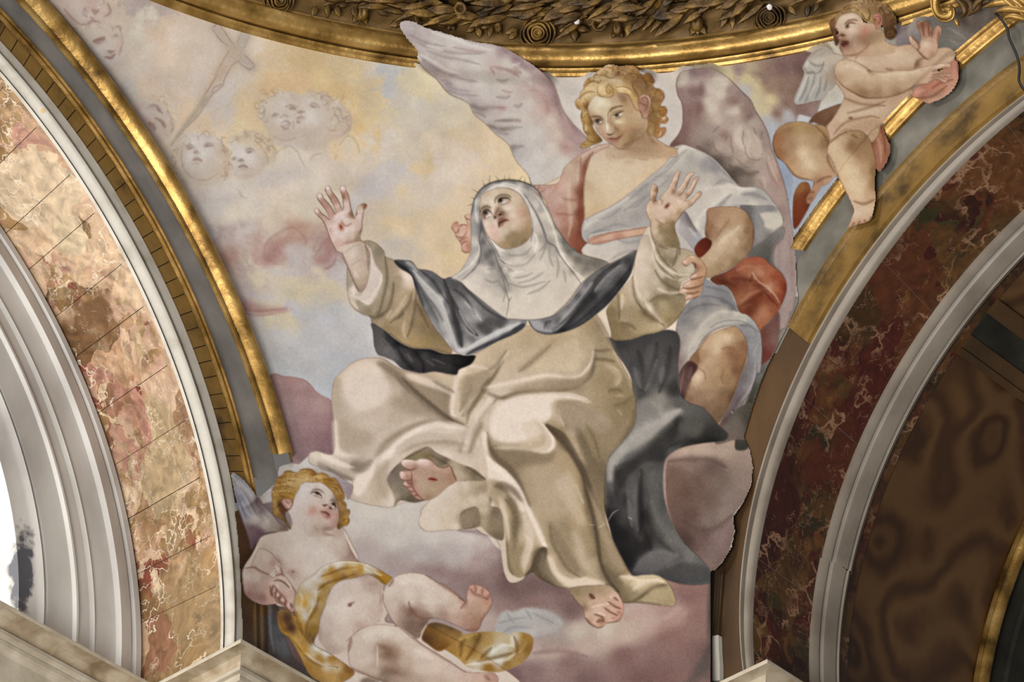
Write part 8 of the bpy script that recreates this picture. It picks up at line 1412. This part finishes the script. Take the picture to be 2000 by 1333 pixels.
def ellip(n=10, m=8):
    vs = []; 
    for i in range(m + 1):
        t = math.pi * i / m
        for j in range(n): q = 2 * math.pi * j / n; vs.append((math.sin(t) * math.cos(q), math.sin(t) * math.sin(q), math.cos(t)))
    fs = [(i * n + j, i * n + (j + 1) % n, (i + 1) * n + (j + 1) % n, (i + 1) * n + j) for i in range(m) for j in range(n)]
    return vs, fs
def leafmesh(L, W, bend=.2, k=9, thick=.16):
    vs = []; fs = []
    for i in range(k):
        t = i / (k - 1); w = W * math.sin(math.pi * t ** .8) ** .9 * (1 + .12 * math.cos(i * 2.6)); z = bend * L * math.sin(math.pi * t * .9)
        for x, zz in ((-w, -.25 * W), (-.5 * w, .12 * W), (0, -.04 * W), (.5 * w, .12 * W), (w, -.25 * W), (0, -thick * 2 * W)): vs.append((x, t * L, z + zz))
    for i in range(k - 1):
        for j in range(6): fs.append((i * 6 + j, i * 6 + (j + 1) % 6, (i + 1) * 6 + (j + 1) % 6, (i + 1) * 6 + j))
    return vs, fs
def leaf(px, py, L_px, W_px, ang, i=.12, parent=None, bend=.15, name='leaf', m=GOLDD):
    """ang: direction of the tip, degrees from the image's up, clockwise"""
    p, a = rhit(px, py, i); vs, fs = leafmesh(L_px / 290., W_px / 290., bend)
    return gpart(name, place(vs, p, frame(a, 30), 1., -math.radians(ang)), fs, m, parent)
def trumpet(px, py, R_px, i=.14, ang=0.):
    p, a = rhit(px, py, i); s = R_px / 290.
    vs, fs = lathe([(.35, -1.2), (.55, -.5), (1.0, -.02), (1.05, .06), (.8, .1), (.55, -.05), (.4, -.5), (0, -.8)], 16, .05, 6)
    return gpart('trumpet_flower', place(vs, p, frame(a, 34), s), fs)
def bud(px, py, s_px, i=.12, leaves=((-150, 1.), (150, 1.), (180, .8))):
    p, a = rhit(px, py, i); fr_ = frame(a, 30); s = s_px / 290.
    vs, fs = ellip(); vs = [(v[0] * .62 * (1 - .15 * v[1]), v[1] * .95, v[2] * .6 - (.22 * math.exp(-(v[0] * 5) ** 2) if v[2] > 0 else 0)) for v in vs]
    b = gpart('bud', place(vs, p, fr_, s), fs)
    for an, l in leaves:
        q = math.radians(an); vs, fs = leafmesh(1.25 * l, .42, .12)
        gpart('bud_leaf', place(vs, p - fr_[2] * s * .35, fr_, s, -q), fs, GOLDD, b)
def star(px, py, R_px, i=.12, n=5, ph=0.):
    p, a = rhit(px, py, i); fr_ = frame(a, 30); s = R_px / 290.
    vs, fs = lathe([(0, -.1), (.16, -.05), (.22, .08), (.28, -.1), (.2, -.3)], 12); b = gpart('star_flower', place(vs, p, fr_, s), fs)
    for k in range(n):
        vs, fs = leafmesh(.85, .3, .16); vs = [(v[0], v[1] + .18, v[2]) for v in vs]; gpart('petal', place(vs, p, fr_, s, -math.radians(ph + 360 * k / n)), fs, GOLDD, b)
rnd = random.Random(11)
# core of the bundle, coloured dark for the shade between the leaves
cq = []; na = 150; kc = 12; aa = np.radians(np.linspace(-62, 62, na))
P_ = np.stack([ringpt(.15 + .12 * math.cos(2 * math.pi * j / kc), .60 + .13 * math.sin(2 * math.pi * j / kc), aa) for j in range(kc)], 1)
gpart('bundle_core', P_.reshape(-1, 3), [(i * kc + j, i * kc + (j + 1) % kc, (i + 1) * kc + (j + 1) % kc, (i + 1) * kc + j) for i in range(na - 1) for j in range(kc)], JOINT_SHADE)
def base_y(x):
    q = proj(ringpt(0, 0, np.radians(np.linspace(-60, 60, 400)))); return float(np.interp(x, q[:, 0], q[:, 1]))
x = 560.
while x < 1790:                        # stalks and long leaves lying along the bundle
    by = base_y(x)
    for lane in range(4):
        yy = by - 106 - lane * 15 + rnd.uniform(-5, 5)
        if yy < -40: continue
        tl_ang = 74 + rnd.uniform(-22, 22) + (180 if rnd.random() < .5 else 0)
        leaf(x + rnd.uniform(-9, 9), yy, rnd.uniform(40, 78), rnd.uniform(6, 11), tl_ang, .22 + .02 * lane + rnd.uniform(0, .03), None, rnd.uniform(.02, .12), 'stalk_leaf')
    x += 25
def ribbon(px, slant):
    """wide grooved band wound round the bundle"""
    p, a0 = rhit(px, base_y(px) - 128, .25); vs = []; k1, k2 = 16, 9
    for q_ in range(k1):
        t = -1.0 + 2.9 * q_ / (k1 - 1)
        for w_ in range(k2):
            w = (w_ / (k2 - 1) - .5); r = .195 + .014 * abs(math.sin(w * math.pi * 3)) + .004
            i_ = .15 + r * math.cos(t); h_ = .60 + r * math.sin(t) * -1; ang_ = a0 + (w * .085 + slant * t * .07) / RR * 1.0 * 1.15
            vs.append(ringpt(i_, h_, np.array([ang_]))[0])
    return gpart('ribbon', vs, gridfaces(k1, k2), GOLDD)
for px, s in ((862, 1), (985, 1), (1100, 1), (1205, 1), (1255, 1), (1352, 1), (760, 1), (1450, 1), (1560, 1), (1700, 1)): ribbon(px, s)
rose(545, 2, 29); rose(1050, 66, 34); rose(1503, 36, 31)
trumpet(827, 33, 19); trumpet(899, 17, 12, .3); trumpet(1170, 47, 15, .2)
bud(707, 22, 22); bud(882, 40, 14, leaves=((-165, 1.2), (160, 1.2))); bud(1205, 55, 17); bud(1360, 42, 22, leaves=((-150, 1.1), (150, 1.2), (180, 1.))); bud(972, 55, 12, leaves=((150, 1.),))
star(932, 50, 25, ph=20); star(1122, 52, 30, ph=36); star(655, 8, 26, ph=10)
for a_ in ((620, 12, 24, 8, 200), (640, 10, 26, 7, 170), (690, 12, 24, 8, 160), (735, 18, 28, 7, 110), (790, 40, 34, 9, 240), (800, 44, 30, 8, 200), (775, 14, 40, 7, 100), (1012, 58, 26, 8, 250), (1010, 64, 22, 7, 230), (1082, 48, 20, 7, 60), (1285, 22, 50, 8, 222), (1300, 30, 46, 7, 226), (1312, 40, 44, 6, 232), (1330, 34, 34, 6, 225), (1232, 46, 26, 9, 200), (1425, 18, 42, 9, 212), (1432, 26, 32, 7, 190), (1455, 20, 26, 8, 200), (1540, 12, 24, 7, 150), (1580, 8, 26, 7, 200), (960, 50, 26, 6, 190), (848, 40, 22, 6, 120), (1145, 44, 22, 6, 110), (1600, 4, 24, 6, 220)):
    leaf(a_[0], a_[1], a_[2], a_[3], a_[4], .17, None, .12)
CHIP = simple('bare_gesso', [(.3, 'cfc9c4'), (.7, 'e2ddd8')], 20, 3, .8)
def chip(px, py, s, i):
    p, a = rhit(px, py, i); vs, fs = ellip(7, 5); vs = [(v[0] * (1 + .2 * math.sin(5 * v[1])), v[1] * 1.1, v[2] * .4) for v in vs]; gpart('bare_patch', place(vs, p, frame(a, 30), s / 290.), fs, CHIP)
chip(1126, 41, 7, .24); chip(1503, 14, 6, .22)
# ------------------------------------------------------------------ gilded scroll at the upper right corner
def tube(pts, rad, k=9, flat=1.):
    pts = [np.array(p) for p in pts]; vs = []; n = len(pts)
    for i, p in enumerate(pts):
        t = pts[min(i + 1, n - 1)] - pts[max(i - 1, 0)]; t = t / np.linalg.norm(t); w = Rd_c / np.linalg.norm(Rd_c); a = np.cross(t, w); a /= np.linalg.norm(a); b = np.cross(t, a)
        for j in range(k): q = 2 * math.pi * j / k; vs.append(p + rad[i] * (math.cos(q) * a + flat * math.sin(q) * b))
    fs = [(i * k + j, i * k + (j + 1) % k, (i + 1) * k + (j + 1) % k, (i + 1) * k + j) for i in range(n - 1) for j in range(k)] + [tuple(range(k)), tuple(range(n * k - 1, (n - 1) * k - 1, -1))]
    return vs, fs
Rd_c = Fv
def sphpx(x, y, off):
    d = rays(x, y); d = d / np.linalg.norm(d); o = CAM - SC; r = SR - off; b = d @ o; return CAM + d * (-b + math.sqrt(b * b - (o @ o - r * r)))
def spx(pts, off, step=1.0):
    q = spline(np.array(pts, float), False, step); return [sphpx(x, y, off) for x, y in q]
scr = empty('gilded_scroll', tuple(sphpx(1850, 20, .1))); tag(scr, 'gilded carved volute with acanthus leaves at the upper right corner', 'ornament')
def spart(name, pts, r0, r1, off, flat=.8, m=GOLD, peak=None):
    P = spx(pts, off, 2.); n = len(P); rad = []
    for i in range(n):
        t = i / (n - 1); r = r0 + (r1 - r0) * t
        if peak: r = peak * math.sin(math.pi * min(.97, .06 + t * .9)) ** .7
        rad.append(r / 290.)
    vs, fs = tube(P, rad, 9, flat); o = mesh(name, vs, fs, m); o.parent = scr; o.matrix_parent_inverse = scr.matrix_basis.inverted(); return o
spart('volute', [(1832, -24), (1828, -4), (1828, 14), (1834, 27), (1846, 33), (1856, 29), (1858, 20), (1850, 17)], 7.5, 9., .20)
spart('volute_rim', [(1820, -20), (1819, 4), (1822, 22), (1832, 37), (1846, 42), (1860, 36), (1864, 24), (1862, 16)], 2., 2., .22)
spart('leaf', [(1866, 36), (1869, 44), (1871, 52)], 4, 2, .2, .7, GOLD, 5.)
for k, (pts, pk) in enumerate((([(1862, -8), (1880, 8), (1884, 24), (1874, 34)], 7), ([(1874, -10), (1895, 4), (1898, 20), (1890, 30)], 8), ([(1890, -12), (1912, -2), (1906, 18), (1894, 28)], 7), ([(1920, -4), (1908, 6), (1898, 22)], 6), ([(1934, 2), (1922, 4), (1912, 12)], 6), ([(1990, 12), (1965, 4), (1940, 8), (1922, 14)], 7), ([(2010, 24), (1980, 18), (1955, 20), (1942, 24)], 7), ([(2010, 40), (1990, 34), (1972, 32), (1960, 36)], 6), ([(1960, -20), (1985, 2), (2010, 26)], 6), ([(1975, -20), (1995, -2), (2015, 14)], 6), ([(1940, -20), (1965, 0), (2000, 30)], 5), ([(1990, -20), (2005, -6), (2020, 4)], 5))):
    spart('acanthus_leaf', pts, 3, 3, .14 + .012 * (k % 4), .6, GOLD if k > 4 else GOLDD, pk)
# ------------------------------------------------------------------ black cable
P = [pxplane(x, y, PR, U, .10) for x, y in spline(np.array([(1944, 26), (1952, 33), (1960, 44), (1967, 56), (1971, 74), (1978, 90), (1985, 106), (1990, 124), (1991, 140), (1990, 156), (1996, 170), (2008, 182)], float), False, 3.)]
vs, fs = tube(P, [2.6 / 290.] * len(P), 8, 1.); tag(mesh('cable', vs, fs, BLACKM), 'thin black cable hanging over the gilded mouldings at the upper right', 'cable')
